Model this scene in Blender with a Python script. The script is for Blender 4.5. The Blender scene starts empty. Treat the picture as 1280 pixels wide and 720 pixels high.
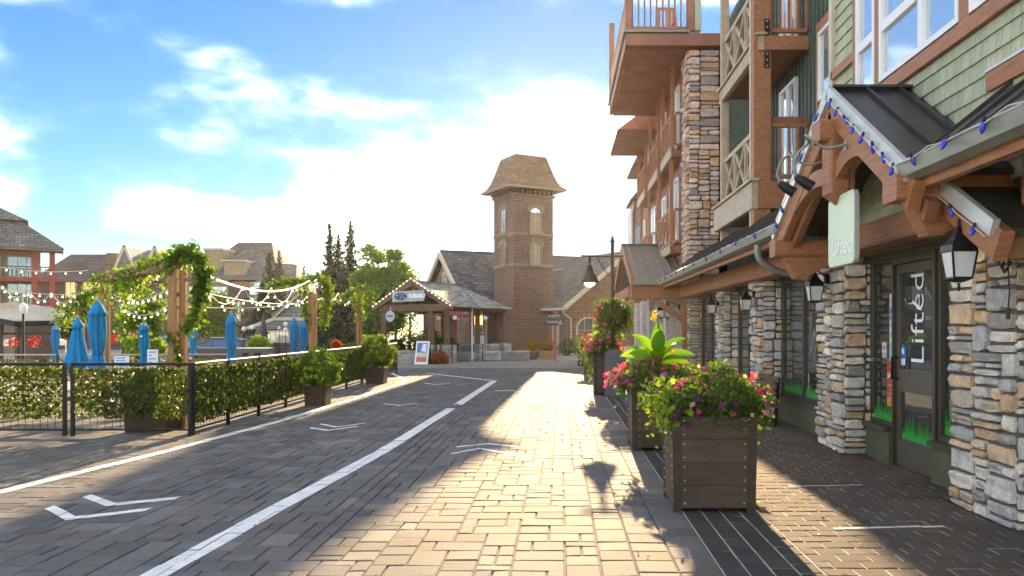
import bpy, math, random
import numpy as np
from mathutils import Vector, Matrix
R = math.radians
random.seed(11); RNG = np.random.default_rng(11)
scene = bpy.context.scene
COL = scene.collection
# ---------------------------------------------------------------- camera
CAM_H, F, VX, VY = 1.5, 1000.0, 700.0, 410.0        # eye height, focal length in px, street vanishing point
cam_d = bpy.data.cameras.new('camera'); cam = bpy.data.objects.new('camera', cam_d); COL.objects.link(cam)
cam.location = (0, 0, CAM_H); cam.rotation_euler = (R(90), 0, 0)
cam_d.sensor_width = 36; cam_d.lens = 36 * F / 1280
cam_d.shift_x = -(VX - 640) / 1280; cam_d.shift_y = (VY - 360) / 1280
cam_d.clip_start = .1; cam_d.clip_end = 3000
scene.camera = cam
# ---------------------------------------------------------------- light
SUN_DX, SUN_DZ = .026, .275                          # towards the sun, per metre along +Y
sun_v = Vector((SUN_DX, 1, SUN_DZ)).normalized()
sun_el = math.asin(sun_v.z); sun_az = math.atan2(sun_v.x, sun_v.y)
sd = bpy.data.lights.new('sun', 'SUN'); so = bpy.data.objects.new('sun', sd); COL.objects.link(so)
sd.energy = 2.0; sd.angle = R(.5); sd.color = (1, .72, .40)
so.rotation_euler = sun_v.to_track_quat('Z', 'Y').to_euler(); so.location = (4, 60, 30)
w = bpy.data.worlds.new('World'); scene.world = w; w.use_nodes = True
nt = w.node_tree; nt.nodes.clear()
def nn(tree, t, **kw):
    n = tree.nodes.new(t)
    for k, v in kw.items(): setattr(n, k, v)
    return n
out = nn(nt, 'ShaderNodeOutputWorld'); bg = nn(nt, 'ShaderNodeBackground'); nt.links.new(bg.outputs[0], out.inputs[0])
sky = nn(nt, 'ShaderNodeTexSky', sky_type='NISHITA', sun_disc=False, sun_elevation=sun_el, sun_rotation=sun_az,
         altitude=300, air_density=1.0, dust_density=.05, ozone_density=3.0)
bg.inputs[1].default_value = .15
tc = nn(nt, 'ShaderNodeTexCoord')
def cloud(scale, lo, hi, loc, stretch):
    mp = nn(nt, 'ShaderNodeMapping'); mp.inputs['Location'].default_value = loc; mp.inputs['Scale'].default_value = (1, 1, stretch)
    nt.links.new(tc.outputs['Generated'], mp.inputs[0])
    no = nn(nt, 'ShaderNodeTexNoise'); no.inputs['Scale'].default_value = scale; no.inputs['Detail'].default_value = 7; no.inputs['Roughness'].default_value = .53
    nt.links.new(mp.outputs[0], no.inputs[0])
    mr = nn(nt, 'ShaderNodeMapRange', interpolation_type='SMOOTHSTEP'); mr.inputs[1].default_value = lo; mr.inputs[2].default_value = hi
    nt.links.new(no.outputs[0], mr.inputs[0]); pw = nn(nt, 'ShaderNodeMath', operation='POWER'); nt.links.new(mr.outputs[0], pw.inputs[0]); pw.inputs[1].default_value = 1.8; return pw
CLOUD_LOC = (-16.93, -19.82, -18.74)
c1 = cloud(2.9, .44, .86, CLOUD_LOC, 2.2)
hs = nn(nt, 'ShaderNodeHueSaturation'); hs.inputs['Saturation'].default_value = 1.22; hs.inputs['Value'].default_value = .122; hs.inputs['Hue'].default_value = .505
nt.links.new(sky.outputs[0], hs.inputs['Color'])
mx = nn(nt, 'ShaderNodeMix', data_type='RGBA')
nt.links.new(c1.outputs[0], mx.inputs[0]); nt.links.new(hs.outputs[0], mx.inputs[6])
mx.inputs[7].default_value = (20.0, 19.5, 18.8, 1)
nt.links.new(mx.outputs[2], bg.inputs[0])
scene.view_settings.view_transform = 'Standard'; scene.view_settings.look = 'None'
scene.view_settings.exposure = 3.36; scene.view_settings.gamma = 1; scene.view_settings.use_curve_mapping = False
scene.render.engine = 'CYCLES'

# ---------------------------------------------------------------- helpers
ONE = (1, 1, 1)
def Yat(px, X): return F * X / (px - VX)
def Xat(px, Y): return (px - VX) * Y / F
def Zat(py, Y): return CAM_H + (VY - py) * Y / F
def ground(px, py):
    Y = F * CAM_H / (py - VY); return (Xat(px, Y), Y)
def rnd(a, b): return random.uniform(a, b)
def vary(a=.15, c=.05):
    k = 1 + rnd(-a, a); return (k * (1 + rnd(-c, c)), k, k * (1 + rnd(-c, c)))
def pick(cols, a=.12):
    k = 1 + rnd(-a, a); c = random.choice(cols); return tuple(x * k for x in c)

def link(o, parent=None, kind=None):
    COL.objects.link(o)
    if parent is not None: o.parent = parent
    if kind: o['kind'] = kind
    return o
def tag(o, label, cat=None, group=None, kind=None):
    o['label'] = label
    if cat: o['category'] = cat
    if group: o['group'] = group
    if kind: o['kind'] = kind
    return o
def thing(name, label, cat, loc=(0, 0, 0), rz=0, group=None):
    o = bpy.data.objects.new(name, None); o.empty_display_size = .2
    o.location = loc; o.rotation_euler = (0, 0, rz); COL.objects.link(o)
    return tag(o, label, cat, group)
def top(o):
    while o.parent: o = o.parent
    return o

class MB:
    def __init__(s): s.v = []; s.f = []; s.t = []; s.s = []
    def add(s, vs, fs, t=ONE, sm=False):
        b = len(s.v); s.v.extend(vs)
        for f in fs:
            s.f.append(tuple(i + b for i in f)); s.t.append(t); s.s.append(sm)
        return s
    def box(s, x0, x1, y0, y1, z0, z1, t=ONE):
        if x0 > x1: x0, x1 = x1, x0
        if y0 > y1: y0, y1 = y1, y0
        if z0 > z1: z0, z1 = z1, z0
        v = [(x, y, z) for z in (z0, z1) for y in (y0, y1) for x in (x0, x1)]
        return s.add(v, [(0, 2, 3, 1), (4, 5, 7, 6), (0, 1, 5, 4), (2, 6, 7, 3), (0, 4, 6, 2), (1, 3, 7, 5)], t)
    def bar(s, p, q, w, h, t=ONE, c=0, up=(0, 0, 1), ext=0):
        p = Vector(p); q = Vector(q); d = (q - p).normalized(); p = p - d * ext; q = q + d * ext
        u = Vector(up)
        if abs(d.dot(u)) > .98: u = Vector((0, 1, 0))
        sx = d.cross(u).normalized(); uy = sx.cross(d).normalized()
        a, b = w / 2, h / 2
        if c > 0: prof = [(-a + c, -b), (a - c, -b), (a, -b + c), (a, b - c), (a - c, b), (-a + c, b), (-a, b - c), (-a, -b + c)]
        else: prof = [(-a, -b), (a, -b), (a, b), (-a, b)]
        n = len(prof)
        vs = [tuple(e + sx * x + uy * y) for e in (p, q) for x, y in prof]
        fs = [(i, i + n, (i + 1) % n + n, (i + 1) % n) for i in range(n)] + [tuple(range(n)), tuple(range(2 * n - 1, n - 1, -1))]
        return s.add(vs, fs, t)
    def prism(s, pts, off, t=ONE):
        n = len(pts); o = Vector(off)
        vs = [tuple(p) for p in pts] + [tuple(Vector(p) + o) for p in pts]
        fs = [(i, (i + 1) % n, (i + 1) % n + n, i + n) for i in range(n)] + [tuple(range(n - 1, -1, -1)), tuple(range(n, 2 * n))]
        # orient outward
        nrm = (Vector(pts[1]) - Vector(pts[0])).cross(Vector(pts[2]) - Vector(pts[1]))
        if nrm.dot(o) < 0: fs = [tuple(reversed(f)) for f in fs]
        return s.add(vs, fs, t)
    def tube(s, path, r, n=8, t=ONE, sm=True):
        P = [Vector(p) for p in path]; rr = r if isinstance(r, (list, tuple)) else [r] * len(P)
        vs = []; ref = None
        for i, p in enumerate(P):
            d = (P[min(i + 1, len(P) - 1)] - P[max(i - 1, 0)]).normalized()
            if ref is None: ref = Vector((0, 0, 1)) if abs(d.z) < .9 else Vector((1, 0, 0))
            a = d.cross(ref).normalized(); b = d.cross(a).normalized(); ref = a.cross(d) if abs(d.dot(a.cross(d))) < .9 else ref
            ref = b * -1
            for k in range(n):
                g = 2 * math.pi * k / n
                vs.append(tuple(p + (a * math.cos(g) + b * math.sin(g)) * rr[i]))
        fs = []
        for i in range(len(P) - 1):
            for k in range(n):
                fs.append((i * n + k, i * n + (k + 1) % n, (i + 1) * n + (k + 1) % n, (i + 1) * n + k))
        s.add(vs, fs, t, sm)
        s.add([vs[k] for k in range(n)], [tuple(range(n - 1, -1, -1))], t); s.add([vs[(len(P) - 1) * n + k] for k in range(n)], [tuple(range(n))], t)
        return s
    def lathe(s, prof, c=(0, 0, 0), n=12, t=ONE, sm=True, rfn=None, rot=0):
        vs = []
        for j, (r, z) in enumerate(prof):
            for k in range(n):
                g = 2 * math.pi * k / n + rot; q = r * (rfn(g, j) if rfn else 1)
                vs.append((c[0] + q * math.cos(g), c[1] + q * math.sin(g), c[2] + z))
        fs = []
        for j in range(len(prof) - 1):
            for k in range(n):
                fs.append((j * n + k, j * n + (k + 1) % n, (j + 1) * n + (k + 1) % n, (j + 1) * n + k))
        fs.append(tuple(range(n - 1, -1, -1))); fs.append(tuple((len(prof) - 1) * n + k for k in range(n)))
        return s.add(vs, fs, t, sm)
    def ball(s, c, r, n=10, m=6, t=ONE, sz=1):
        return s.lathe([(max(r * math.sin(math.pi * j / m), r * .02), -r * sz * math.cos(math.pi * j / m)) for j in range(m + 1)], c, n, t)
    def build(s, name, mat, parent=None, kind=None, loc=None, uv=False):
        me = bpy.data.meshes.new(name)
        off = Vector(loc) if loc else (Vector(top(parent).location) if parent is not None and getattr(s, 'world', True) else Vector((0, 0, 0)))
        vs = s.v if off.length == 0 else [(x - off.x, y - off.y, z - off.z) for x, y, z in s.v]
        me.from_pydata(vs, [], s.f)
        at = me.attributes.new('tint', 'FLOAT_COLOR', 'FACE')
        arr = np.ones((len(s.f), 4), np.float32); arr[:, :3] = np.array(s.t, np.float32).reshape(-1, 3); at.data.foreach_set('color', arr.ravel())
        me.polygons.foreach_set('use_smooth', s.s)
        if uv:
            ul = me.uv_layers.new(name='UVMap'); me.update(); data = np.zeros((len(me.loops), 2), np.float32)
            for p in me.polygons:
                n = p.normal
                if abs(n.z) > .96: a = Vector((1, 0, 0)); b = Vector((0, 1, 0))
                else: a = Vector((0, 0, 1)).cross(n).normalized(); b = n.cross(a)
                for li in p.loop_indices:
                    co = me.vertices[me.loops[li].vertex_index].co + off
                    data[li] = (co.dot(a), co.dot(b))
            ul.data.foreach_set('uv', data.ravel())
        me.materials.append(mat); me.update()
        o = bpy.data.objects.new(name, me); link(o, parent, kind)
        if loc: o.location = loc
        return o

def copy_tree(o, parent=None):
    c = o.copy(); COL.objects.link(c)
    if parent is not None: c.parent = parent
    for ch in list(o.children): copy_tree(ch, c)
    return c

def leaves(name, P, size, mat, parent, tint, kind='stuff', aspect=.6, droop=0., flat=0., loc=None, nrm=None):
    """many small folded leaf faces: P (N,3) world points"""
    P = np.asarray(P, np.float32); N = len(P)
    d = RNG.normal(size=(N, 3)); d[:, 2] -= droop; d /= np.linalg.norm(d, axis=1)[:, None] + 1e-6
    e = RNG.normal(size=(N, 3))
    if nrm is not None: e = np.cross(d, np.asarray(nrm) + .35 * e)
    if flat: e[:, 2] *= (1 - flat); d[:, 2] *= (1 - flat)
    e -= (e * d).sum(1)[:, None] * d / ((d * d).sum(1)[:, None] + 1e-6); e /= np.linalg.norm(e, axis=1)[:, None] + 1e-6
    n = np.cross(d, e)
    sz = (np.asarray(size) * RNG.uniform(.65, 1.3, N)).reshape(-1, 1)
    off = np.array(loc if loc is not None else (top(parent).location if parent is not None else (0, 0, 0)), np.float32)
    P = P - off
    V = np.empty((N, 4, 3), np.float32)
    V[:, 0] = P - d * sz * .5; V[:, 1] = P + e * sz * .5 * aspect + n * sz * .12
    V[:, 2] = P + d * sz * .5; V[:, 3] = P - e * sz * .5 * aspect + n * sz * .12
    me = bpy.data.meshes.new(name)
    me.vertices.add(4 * N); me.loops.add(6 * N); me.polygons.add(2 * N)
    me.vertices.foreach_set('co', V.ravel())
    b = np.arange(N)[:, None] * 4
    me.loops.foreach_set('vertex_index', (b + np.array([0, 1, 2, 0, 2, 3])).ravel().astype(np.int32))
    me.polygons.foreach_set('loop_start', (np.arange(2 * N) * 3).astype(np.int32))
    T = np.ones((N, 2, 4), np.float32); T[:, :, :3] = np.asarray(tint, np.float32).reshape(-1, 1, 3) if np.ndim(tint) > 1 else np.asarray(tint, np.float32)
    at = me.attributes.new('tint', 'FLOAT_COLOR', 'FACE'); at.data.foreach_set('color', T.ravel())
    me.materials.append(mat); me.update(calc_edges=True); me.validate()
    o = bpy.data.objects.new(name, me); link(o, parent, kind)
    if loc is not None: o.location = loc
    return o
def tints(N, base, a=.3, warm=.15):
    k = RNG.uniform(1 - a, 1 + a, (N, 1)); t = np.repeat(np.array([base]), N, 0) * k
    t[:, 0] *= RNG.uniform(1 - warm, 1 + warm, N); return t

def text_mesh(name, s, size, mat, parent, M4, extrude=.002, align='CENTER', shear=0, bold=0, tint=ONE):
    cu = bpy.data.curves.new(name, 'FONT'); cu.body = s; cu.size = size; cu.extrude = extrude; cu.align_x = align; cu.align_y = 'CENTER'
    cu.shear = shear; cu.offset = bold; cu.resolution_u = 3
    to = bpy.data.objects.new(name, cu); COL.objects.link(to)
    dg = bpy.context.evaluated_depsgraph_get(); dg.update()
    me = bpy.data.meshes.new_from_object(to.evaluated_get(dg)); bpy.data.objects.remove(to); bpy.data.curves.remove(cu)
    off = Matrix.Translation(-Vector(top(parent).location)) if parent is not None else Matrix()
    me.transform(off @ M4); me.name = name
    at = me.attributes.new('tint', 'FLOAT_COLOR', 'FACE')
    at.data.foreach_set('color', np.tile(np.array([*tint, 1], np.float32), len(me.polygons)))
    me.materials.clear(); me.materials.append(mat)
    o = bpy.data.objects.new(name, me); return link(o, parent)
def frame_m(o, x, y):           # matrix: local x,y axes -> world
    x = Vector(x).normalized(); y = Vector(y).normalized(); z = x.cross(y)
    return Matrix(((x.x, y.x, z.x, o[0]), (x.y, y.y, z.y, o[1]), (x.z, y.z, z.z, o[2]), (0, 0, 0, 1)))

def smooth(path, n=6):
    P = [Vector(p) for p in path]; P = [P[0] * 2 - P[1]] + P + [P[-1] * 2 - P[-2]]; o = []
    for i in range(1, len(P) - 2):
        for k in range(n):
            t = k / n; a, b, c, d = P[i - 1:i + 3]
            o.append(tuple(.5 * (2 * b + (c - a) * t + (2 * a - 5 * b + 4 * c - d) * t * t + (3 * b - a - 3 * c + d) * t ** 3)))
    return o + [tuple(P[-2])]
# ---------------------------------------------------------------- materials
def mat(name, col, rough=.65, metal=0., spec=.4, ns=6., na=.3, bump=0., bs=60., stretch=(1, 1, 1), trans=0., emit=None, brick=None, ns2=None, na2=.25):
    m = bpy.data.materials.new(name); m.use_nodes = True; t = m.node_tree; L = t.links.new
    p = t.nodes['Principled BSDF']; o = t.nodes['Material Output']
    p.inputs['Roughness'].default_value = rough; p.inputs['Metallic'].default_value = metal
    p.inputs['Specular IOR Level'].default_value = spec
    at = nn(t, 'ShaderNodeAttribute', attribute_name='tint')
    geo = nn(t, 'ShaderNodeNewGeometry')
    mp = nn(t, 'ShaderNodeMapping'); mp.inputs['Scale'].default_value = stretch; L(geo.outputs['Position'], mp.inputs[0])
    def mul(a, b):
        x = nn(t, 'ShaderNodeMix', data_type='RGBA', blend_type='MULTIPLY'); x.inputs[0].default_value = 1
        for i, v in ((6, a), (7, b)):
            if isinstance(v, tuple): x.inputs[i].default_value = (*v[:3], 1)
            else: L(v, x.inputs[i])
        return x.outputs[2]
    c = mul(tuple(col), at.outputs['Color'])
    def noisemul(c, scale, amt):
        no = nn(t, 'ShaderNodeTexNoise'); no.inputs['Scale'].default_value = scale; no.inputs['Detail'].default_value = 5; no.inputs['Roughness'].default_value = .62
        L(mp.outputs[0], no.inputs[0])
        mr = nn(t, 'ShaderNodeMapRange'); mr.inputs[1].default_value = .3; mr.inputs[2].default_value = .7
        mr.inputs[3].default_value = 1 - amt; mr.inputs[4].default_value = 1 + amt; L(no.outputs[0], mr.inputs[0])
        return mul(c, mr.outputs[0]), no
    no = None
    if na: c, no = noisemul(c, ns, na)
    if ns2: c, _ = noisemul(c, ns2, na2)
    hgt = None
    if brick:
        bw, bh, mortar, mcol, jit = brick
        uv = nn(t, 'ShaderNodeUVMap'); bt = nn(t, 'ShaderNodeTexBrick'); L(uv.outputs[0], bt.inputs[0])
        bt.inputs['Scale'].default_value = 1; bt.inputs['Brick Width'].default_value = bw; bt.inputs['Row Height'].default_value = bh
        bt.inputs['Mortar Size'].default_value = mortar; bt.inputs['Mortar Smooth'].default_value = .1
        bt.inputs['Color1'].default_value = (1 - jit,) * 3 + (1,); bt.inputs['Color2'].default_value = (1 + jit,) * 3 + (1,)
        bt.inputs['Mortar'].default_value = tuple(mcol[i] / max(col[i], .01) for i in range(3)) + (1,)
        c = mul(c, bt.outputs['Color']); hgt = bt.outputs['Fac']
    L(c, p.inputs['Base Color'])
    if bump:
        b2 = nn(t, 'ShaderNodeTexNoise'); b2.inputs['Scale'].default_value = bs; b2.inputs['Detail'].default_value = 6; L(mp.outputs[0], b2.inputs[0])
        bp = nn(t, 'ShaderNodeBump'); bp.inputs['Strength'].default_value = bump; bp.inputs['Distance'].default_value = .01
        L(b2.outputs[0], bp.inputs['Height']); L(bp.outputs[0], p.inputs['Normal'])
    if trans:
        tr = nn(t, 'ShaderNodeBsdfTranslucent'); ms = nn(t, 'ShaderNodeMixShader'); ms.inputs[0].default_value = trans
        tm = mul(c, (1.5, 1.35, .55)); L(tm, tr.inputs[0]); L(p.outputs[0], ms.inputs[1]); L(tr.outputs[0], ms.inputs[2]); L(ms.outputs[0], o.inputs[0])
    if emit:
        L(c, p.inputs['Emission Color']); p.inputs['Emission Strength'].default_value = emit
    return m
def glass_mat(name, col, refl, rough=.02):
    m = bpy.data.materials.new(name); m.use_nodes = True; t = m.node_tree; L = t.links.new
    p = t.nodes['Principled BSDF']; o = t.nodes['Material Output']
    p.inputs['Base Color'].default_value = (*col, 1); p.inputs['Roughness'].default_value = .4
    g = nn(t, 'ShaderNodeBsdfGlossy'); g.inputs['Roughness'].default_value = rough; g.inputs[0].default_value = (.9, .93, .95, 1)
    no = nn(t, 'ShaderNodeTexNoise'); no.inputs['Scale'].default_value = .9; geo = nn(t, 'ShaderNodeNewGeometry'); L(geo.outputs['Position'], no.inputs[0])
    bp = nn(t, 'ShaderNodeBump'); bp.inputs['Strength'].default_value = .12; bp.inputs['Distance'].default_value = .05; L(no.outputs[0], bp.inputs['Height']); L(bp.outputs[0], g.inputs['Normal'])
    lw = nn(t, 'ShaderNodeFresnel'); lw.inputs[0].default_value = 1.5
    mr = nn(t, 'ShaderNodeMapRange'); mr.inputs[3].default_value = refl; mr.inputs[4].default_value = 1; L(lw.outputs[0], mr.inputs[0])
    ms = nn(t, 'ShaderNodeMixShader'); L(mr.outputs[0], ms.inputs[0]); L(p.outputs[0], ms.inputs[1]); L(g.outputs[0], ms.inputs[2]); L(ms.outputs[0], o.inputs[0])
    return m
m_paver = mat('paver_concrete', (.136, .131, .123), .8, spec=.12, ns=1.3, na=.2, bump=.5, bs=70, ns2=45, na2=.16)
m_side = mat('sidewalk_paver', (.112, .092, .075), .85, spec=.15, ns=2, na=.15, bump=.5, bs=90, ns2=120, na2=.3)
m_sand = mat('joint_sand', (.10, .085, .065), .9, ns=9, na=.25)
m_lsand = mat('pale_joint_sand', (.50, .44, .36), .9, ns=9, na=.2)
m_ground = mat('concrete_ground', (.34, .32, .28), .85, ns=.6, na=.15, bump=.3, bs=30, ns2=9, na2=.1)
m_asph = mat('distant_asphalt', (.12, .115, .105), .9, ns=.2, na=.2, ns2=6, na2=.15)
m_farpave = mat('far_paving', (.25, .23, .205), .85, spec=.1, ns=2, na=.15, brick=(.26, .22, .012, (.1, .085, .065), .14), ns2=30, na2=.12)
m_paint = mat('road_paint', (.74, .73, .70), .7, ns=5, na=.14, ns2=55, na2=.16)
m_wood = mat('cedar_timber', (.36, .155, .068), .6, ns=5, na=.28, bump=.25, bs=26, stretch=(3, .5, 6), ns2=22, na2=.18)
m_wood2 = mat('brown_trim', (.27, .12, .057), .6, ns=4, na=.2, bump=.2, bs=40)
m_post = mat('orange_post', (.36, .17, .055), .6, ns=5, na=.25, bump=.25, bs=30, stretch=(4, 4, .6), ns2=25, na2=.15)
m_lwood = mat('weathered_rail', (.46, .36, .24), .6, ns=5, na=.2, bump=.2, bs=40)
m_pale = mat('sunlit_edge_timber', (.58, .50, .39), .6, ns=5, na=.15)  # sunlight put into the colour, for the balcony post's edge
m_stone = mat('ledge_stone', (.60, .56, .50), .8, ns=9, na=.25, bump=.9, bs=28, ns2=60, na2=.2)
m_mortar = mat('dark_mortar', (.13, .115, .10), .9, ns=12, na=.2)
m_fstone = mat('grey_boulder', (.33, .33, .29), .85, ns=3, na=.3, bump=.8, bs=14, ns2=22, na2=.25)
m_shingle = mat('sage_shingle', (.42, .45, .32), .75, ns=4, na=.12, bump=.35, bs=60, stretch=(1, 3, .5), ns2=40, na2=.14)
m_batten = mat('dark_green_board', (.085, .115, .085), .6, ns=3, na=.2, bump=.15, bs=40)
m_knee = mat('green_stucco', (.115, .125, .065), .85, ns=3, na=.12, bump=.7, bs=150, ns2=110, na2=.25)
m_metal = mat('dark_metal_roof', (.06, .055, .05), .38, metal=.3, spec=.5, ns=3, na=.25)
m_dwood = mat('dark_brown_timber', (.13, .075, .042), .7, ns=5, na=.25, ns2=20, na2=.15)
m_twin = glass_mat('tower_glass', (.22, .24, .21), .25)
m_gal = mat('galvanised_roof', (.33, .32, .29), .36, metal=.55, ns=2, na=.15)
m_flash = mat('pale_flashing', (.56, .56, .52), .4, metal=.3, ns=4, na=.1)
m_gutter = mat('grey_green_gutter', (.26, .27, .22), .45, metal=.3, ns=4, na=.15)
m_white = mat('white_frame', (.82, .82, .80), .4, ns=4, na=.04)
m_cream = mat('cream_trim', (.55, .50, .36), .6, ns=4, na=.12)
m_bronze = mat('bronze_frame', (.10, .085, .06), .45, metal=.3, ns=5, na=.15)
m_black = mat('black_iron', (.018, .018, .018), .45, metal=.4, ns=9, na=.2)
m_dark = mat('dark_interior', (.02, .018, .016), .9, na=0)
m_glass = glass_mat('shop_glass', (.012, .014, .012), .17)
m_sglass = glass_mat('sky_glass', (.35, .38, .40), .55)
m_fglass = glass_mat('far_glass', (.05, .06, .07), .3)
m_frost = mat('frosted_glass', (.72, .73, .70), .35, ns=5, na=.05)
m_trim2 = mat('sandstone_trim', (.31, .235, .15), .8, ns=4, na=.15)
m_brick = mat('red_brick', (.14, .058, .033), .85, ns=.6, na=.12, brick=(.24, .09, .014, (.30, .24, .18), .30), ns2=5, na2=.15)
m_slate = mat('slate_roof', (.10, .10, .095), .75, ns=.8, na=.2, brick=(.42, .24, .02, (.04, .04, .04), .4), ns2=4, na2=.25)
m_slate2 = mat('silvered_shake', (.25, .245, .21), .75, ns=.8, na=.2, brick=(.30, .20, .02, (.07, .07, .06), .45), ns2=5, na2=.25)
m_caproof = mat('brown_slate', (.20, .115, .055), .7, ns=.8, na=.2, brick=(.25, .13, .012, (.07, .05, .03), .25), ns2=5, na2=.2)
m_broof = mat('brown_shingle_roof', (.125, .095, .075), .85, ns=.5, na=.25, brick=(.6, .3, .03, (.05, .04, .035), .2), ns2=2, na2=.2)
m_groof = mat('grey_shingle_roof', (.15, .14, .12), .85, ns=.5, na=.25, brick=(.6, .3, .03, (.06, .05, .045), .2), ns2=2, na2=.2)
m_red = mat('red_painted_wood', (.30, .055, .038), .6, ns=2, na=.15)
m_tan = mat('tan_siding', (.36, .27, .16), .8, ns=1, na=.15)
m_gsiding = mat('grey_siding', (.22, .22, .20), .8, ns=1, na=.12, brick=(3., .22, .02, (.1, .1, .095), .05))
m_dsiding = mat('brown_siding', (.12, .09, .07), .8, ns=1, na=.15)
m_leaf = mat('green_leaf', (.085, .15, .022), .5, na=0, trans=.5)
m_ivy = mat('ivy_leaf', (.085, .125, .018), .5, na=0, trans=.42)
m_bark = mat('bark', (.10, .07, .045), .9, ns=12, na=.35, bump=.6, bs=30)
m_needle = mat('spruce_needle', (.030, .050, .026), .7, na=0, trans=.25)
m_petal = mat('petal', (.8, .8, .8), .55, na=0, trans=.4)
m_blue = mat('blue_canvas', (.018, .28, .66), .8, ns=3, na=.12, trans=.30)
m_steel = mat('steel_planter', (.085, .054, .032), .62, metal=.2, ns=3, na=.3, bump=.15, bs=30, stretch=(1, 1, 4), ns2=25, na2=.18)
m_bolt = mat('zinc_bolt', (.45, .43, .38), .35, metal=.7, na=0)
m_soil = mat('potting_soil', (.04, .028, .018), .95, ns=30, na=.4)
m_sgreen = mat('sign_green', (.64, .75, .53), .5, ns=2, na=.04)
m_bulbb = mat('blue_bulb', (.035, .06, .50), .25, na=0, spec=.6)
m_bulbw = mat('lit_bulb', (1., .88, .66), .4, na=0, emit=.8)
m_rope = mat('lit_rope', (1., .80, .58), .4, na=0, emit=.6)
m_lamp = mat('lit_lamp', (1., .80, .40), .4, na=0, emit=1.6)
m_neon = mat('orange_lit_sign', (1., .42, .04), .4, na=0, emit=1.8)
m_cable = mat('pale_cable', (.60, .55, .45), .6, na=0)
m_dcable = mat('dark_cable', (.03, .03, .03), .6, na=0)
m_tint = mat('printed_colour', (1, 1, 1), .5, na=0)
m_canv = mat('white_canvas', (.78, .78, .76), .8, ns=2, na=.05, trans=.3)
m_car = mat('dark_car_paint', (.035, .042, .05), .25, metal=.3, spec=.6, na=0)
m_car2 = mat('silver_car_paint', (.16, .20, .24), .25, metal=.4, spec=.6, na=0)
m_tyre = mat('tyre', (.02, .02, .02), .8, na=0)
m_rust = mat('red_brown_panel', (.33, .14, .085), .6, ns=2, na=.25, ns2=20, na2=.12)
# ================================================================ GROUND
def gz(x, y):      # the parking level left of the terrace lies lower
    k = min(max((-x - 11.0) / 4.5, 0), 1) * min(max((y - 13) / 5, 0), 1)
    return -.78 * k * k * (3 - 2 * k)
mb = MB()
xs = [-220, -160, -120, -80, -50, -35, -25, -20, -17] + [-15.5 + i * .5 for i in range(10)] + [-10, -8, -4, 0, 4, 8, 20, 60, 120, 220]
ys = [-60, -10, 2, 8, 12, 13, 14, 15, 16, 17, 18, 22, 30, 45, 60, 90, 140, 200, 260]
vs = [(x, y, gz(x, y) - .03) for y in ys for x in xs]
nx = len(xs)
mb.add(vs, [(j * nx + i, j * nx + i + 1, (j + 1) * nx + i + 1, (j + 1) * nx + i) for j in range(len(ys) - 1) for i in range(nx - 1)])
g = mb.build('ground', m_ground, kind='structure')
FAR_Y = 30.0
mb = MB(); mb.add([(-11, FAR_Y, -.002), (8, FAR_Y, -.002), (8, 62, -.002), (-11, 62, -.002)], [(0, 1, 2, 3)])
mb.build('far_plaza', m_farpave, kind='structure', uv=True)
# beds of sand under the pavers
mb = MB(); mb.add([(-12, 2.5, -.012), (1.0, 2.5, -.012), (1.0, FAR_Y, -.012), (-12, FAR_Y, -.012)], [(0, 1, 2, 3)])
road = mb.build('road', m_sand, kind='structure')
mb = MB(); mb.add([(1.0, 2.5, -.006), (4.2, 2.5, -.006), (4.2, FAR_Y, -.006), (1.0, FAR_Y, -.006)], [(0, 1, 2, 3)])
side = mb.build('sidewalk', m_lsand, kind='structure')

def paver_geom(mb, x0, x1, y0, y1, t, j=.006, ch=.007, zj=.0025, sk=0):
    z = rnd(-zj, zj); tx = rnd(-.002, .002); ty = rnd(-.002, .002)
    a, b, c, d = x0 + j / 2, x1 - j / 2, y0 + j / 2, y1 - j / 2
    def q(i, zz): 
        A, B, C, D = a + i, b - i, c + i, d - i
        s = lambda x, y: (x + sk * (y - y0), y, zz + (tx if x > (x0 + x1) / 2 else -tx) + (ty if y > (y0 + y1) / 2 else -ty))
        return [s(A, C), s(B, C), s(B, D), s(A, D)]
    v = q(0, -.03) + q(0, z - ch * .7) + q(ch, z)
    f = [(8, 9, 10, 11)]
    for k in range(4):
        n = (k + 1) % 4
        f.append((k, n, 4 + n, 4 + k)); f.append((4 + k, 4 + n, 8 + n, 8 + k))
    mb.add(v, f, t)
    e = .0025; zz = z + .0005
    return [(x0 + e, y0 + e, zz), (x1 - e, y0 + e, zz), (x1 - e, y1 - e, zz), (x0 + e, y1 - e, zz)]
TOPS = []
def lay(rects, owner, material, name, stuffname, j, ch):
    def area(r):
        x0, x1, y0, y1 = r[:4]; ym = (y0 + y1) / 2; px = VX + F * (x0 + x1) / 2 / ym
        vis = -20 < px < 1300 and VY + F * CAM_H / ym < 735
        return (x1 - x0) * (y1 - y0) / ym ** 3 if vis else 0
    rects = sorted(rects, key=area, reverse=True)
    rest = MB()
    for i, (x0, x1, y0, y1, t) in enumerate(rects):
        if i < 300:
            m = MB(); TOPS.append(paver_geom(m, x0, x1, y0, y1, t, j, ch)); m.build(name, material, owner)
        else: TOPS.append(paver_geom(rest, x0, x1, y0, y1, t, j, ch))
    rest.build(stuffname, material, owner, kind='stuff')
greys = [(1.0, 1.0, 1.02), (1.06, 1.02, .96), (.94, .95, 1.0), (1.12, 1.08, 1.0), (.84, .86, .90), (1.02, .97, .9), (1.3, 1.26, 1.18), (.78, .78, .80), (1.0, 1.0, 1.0)]
rects = []; UN = .112; GX, GY = 82, int((FAR_Y - 3.6) / UN)      # three stone sizes fitted together on a modular grid
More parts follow.
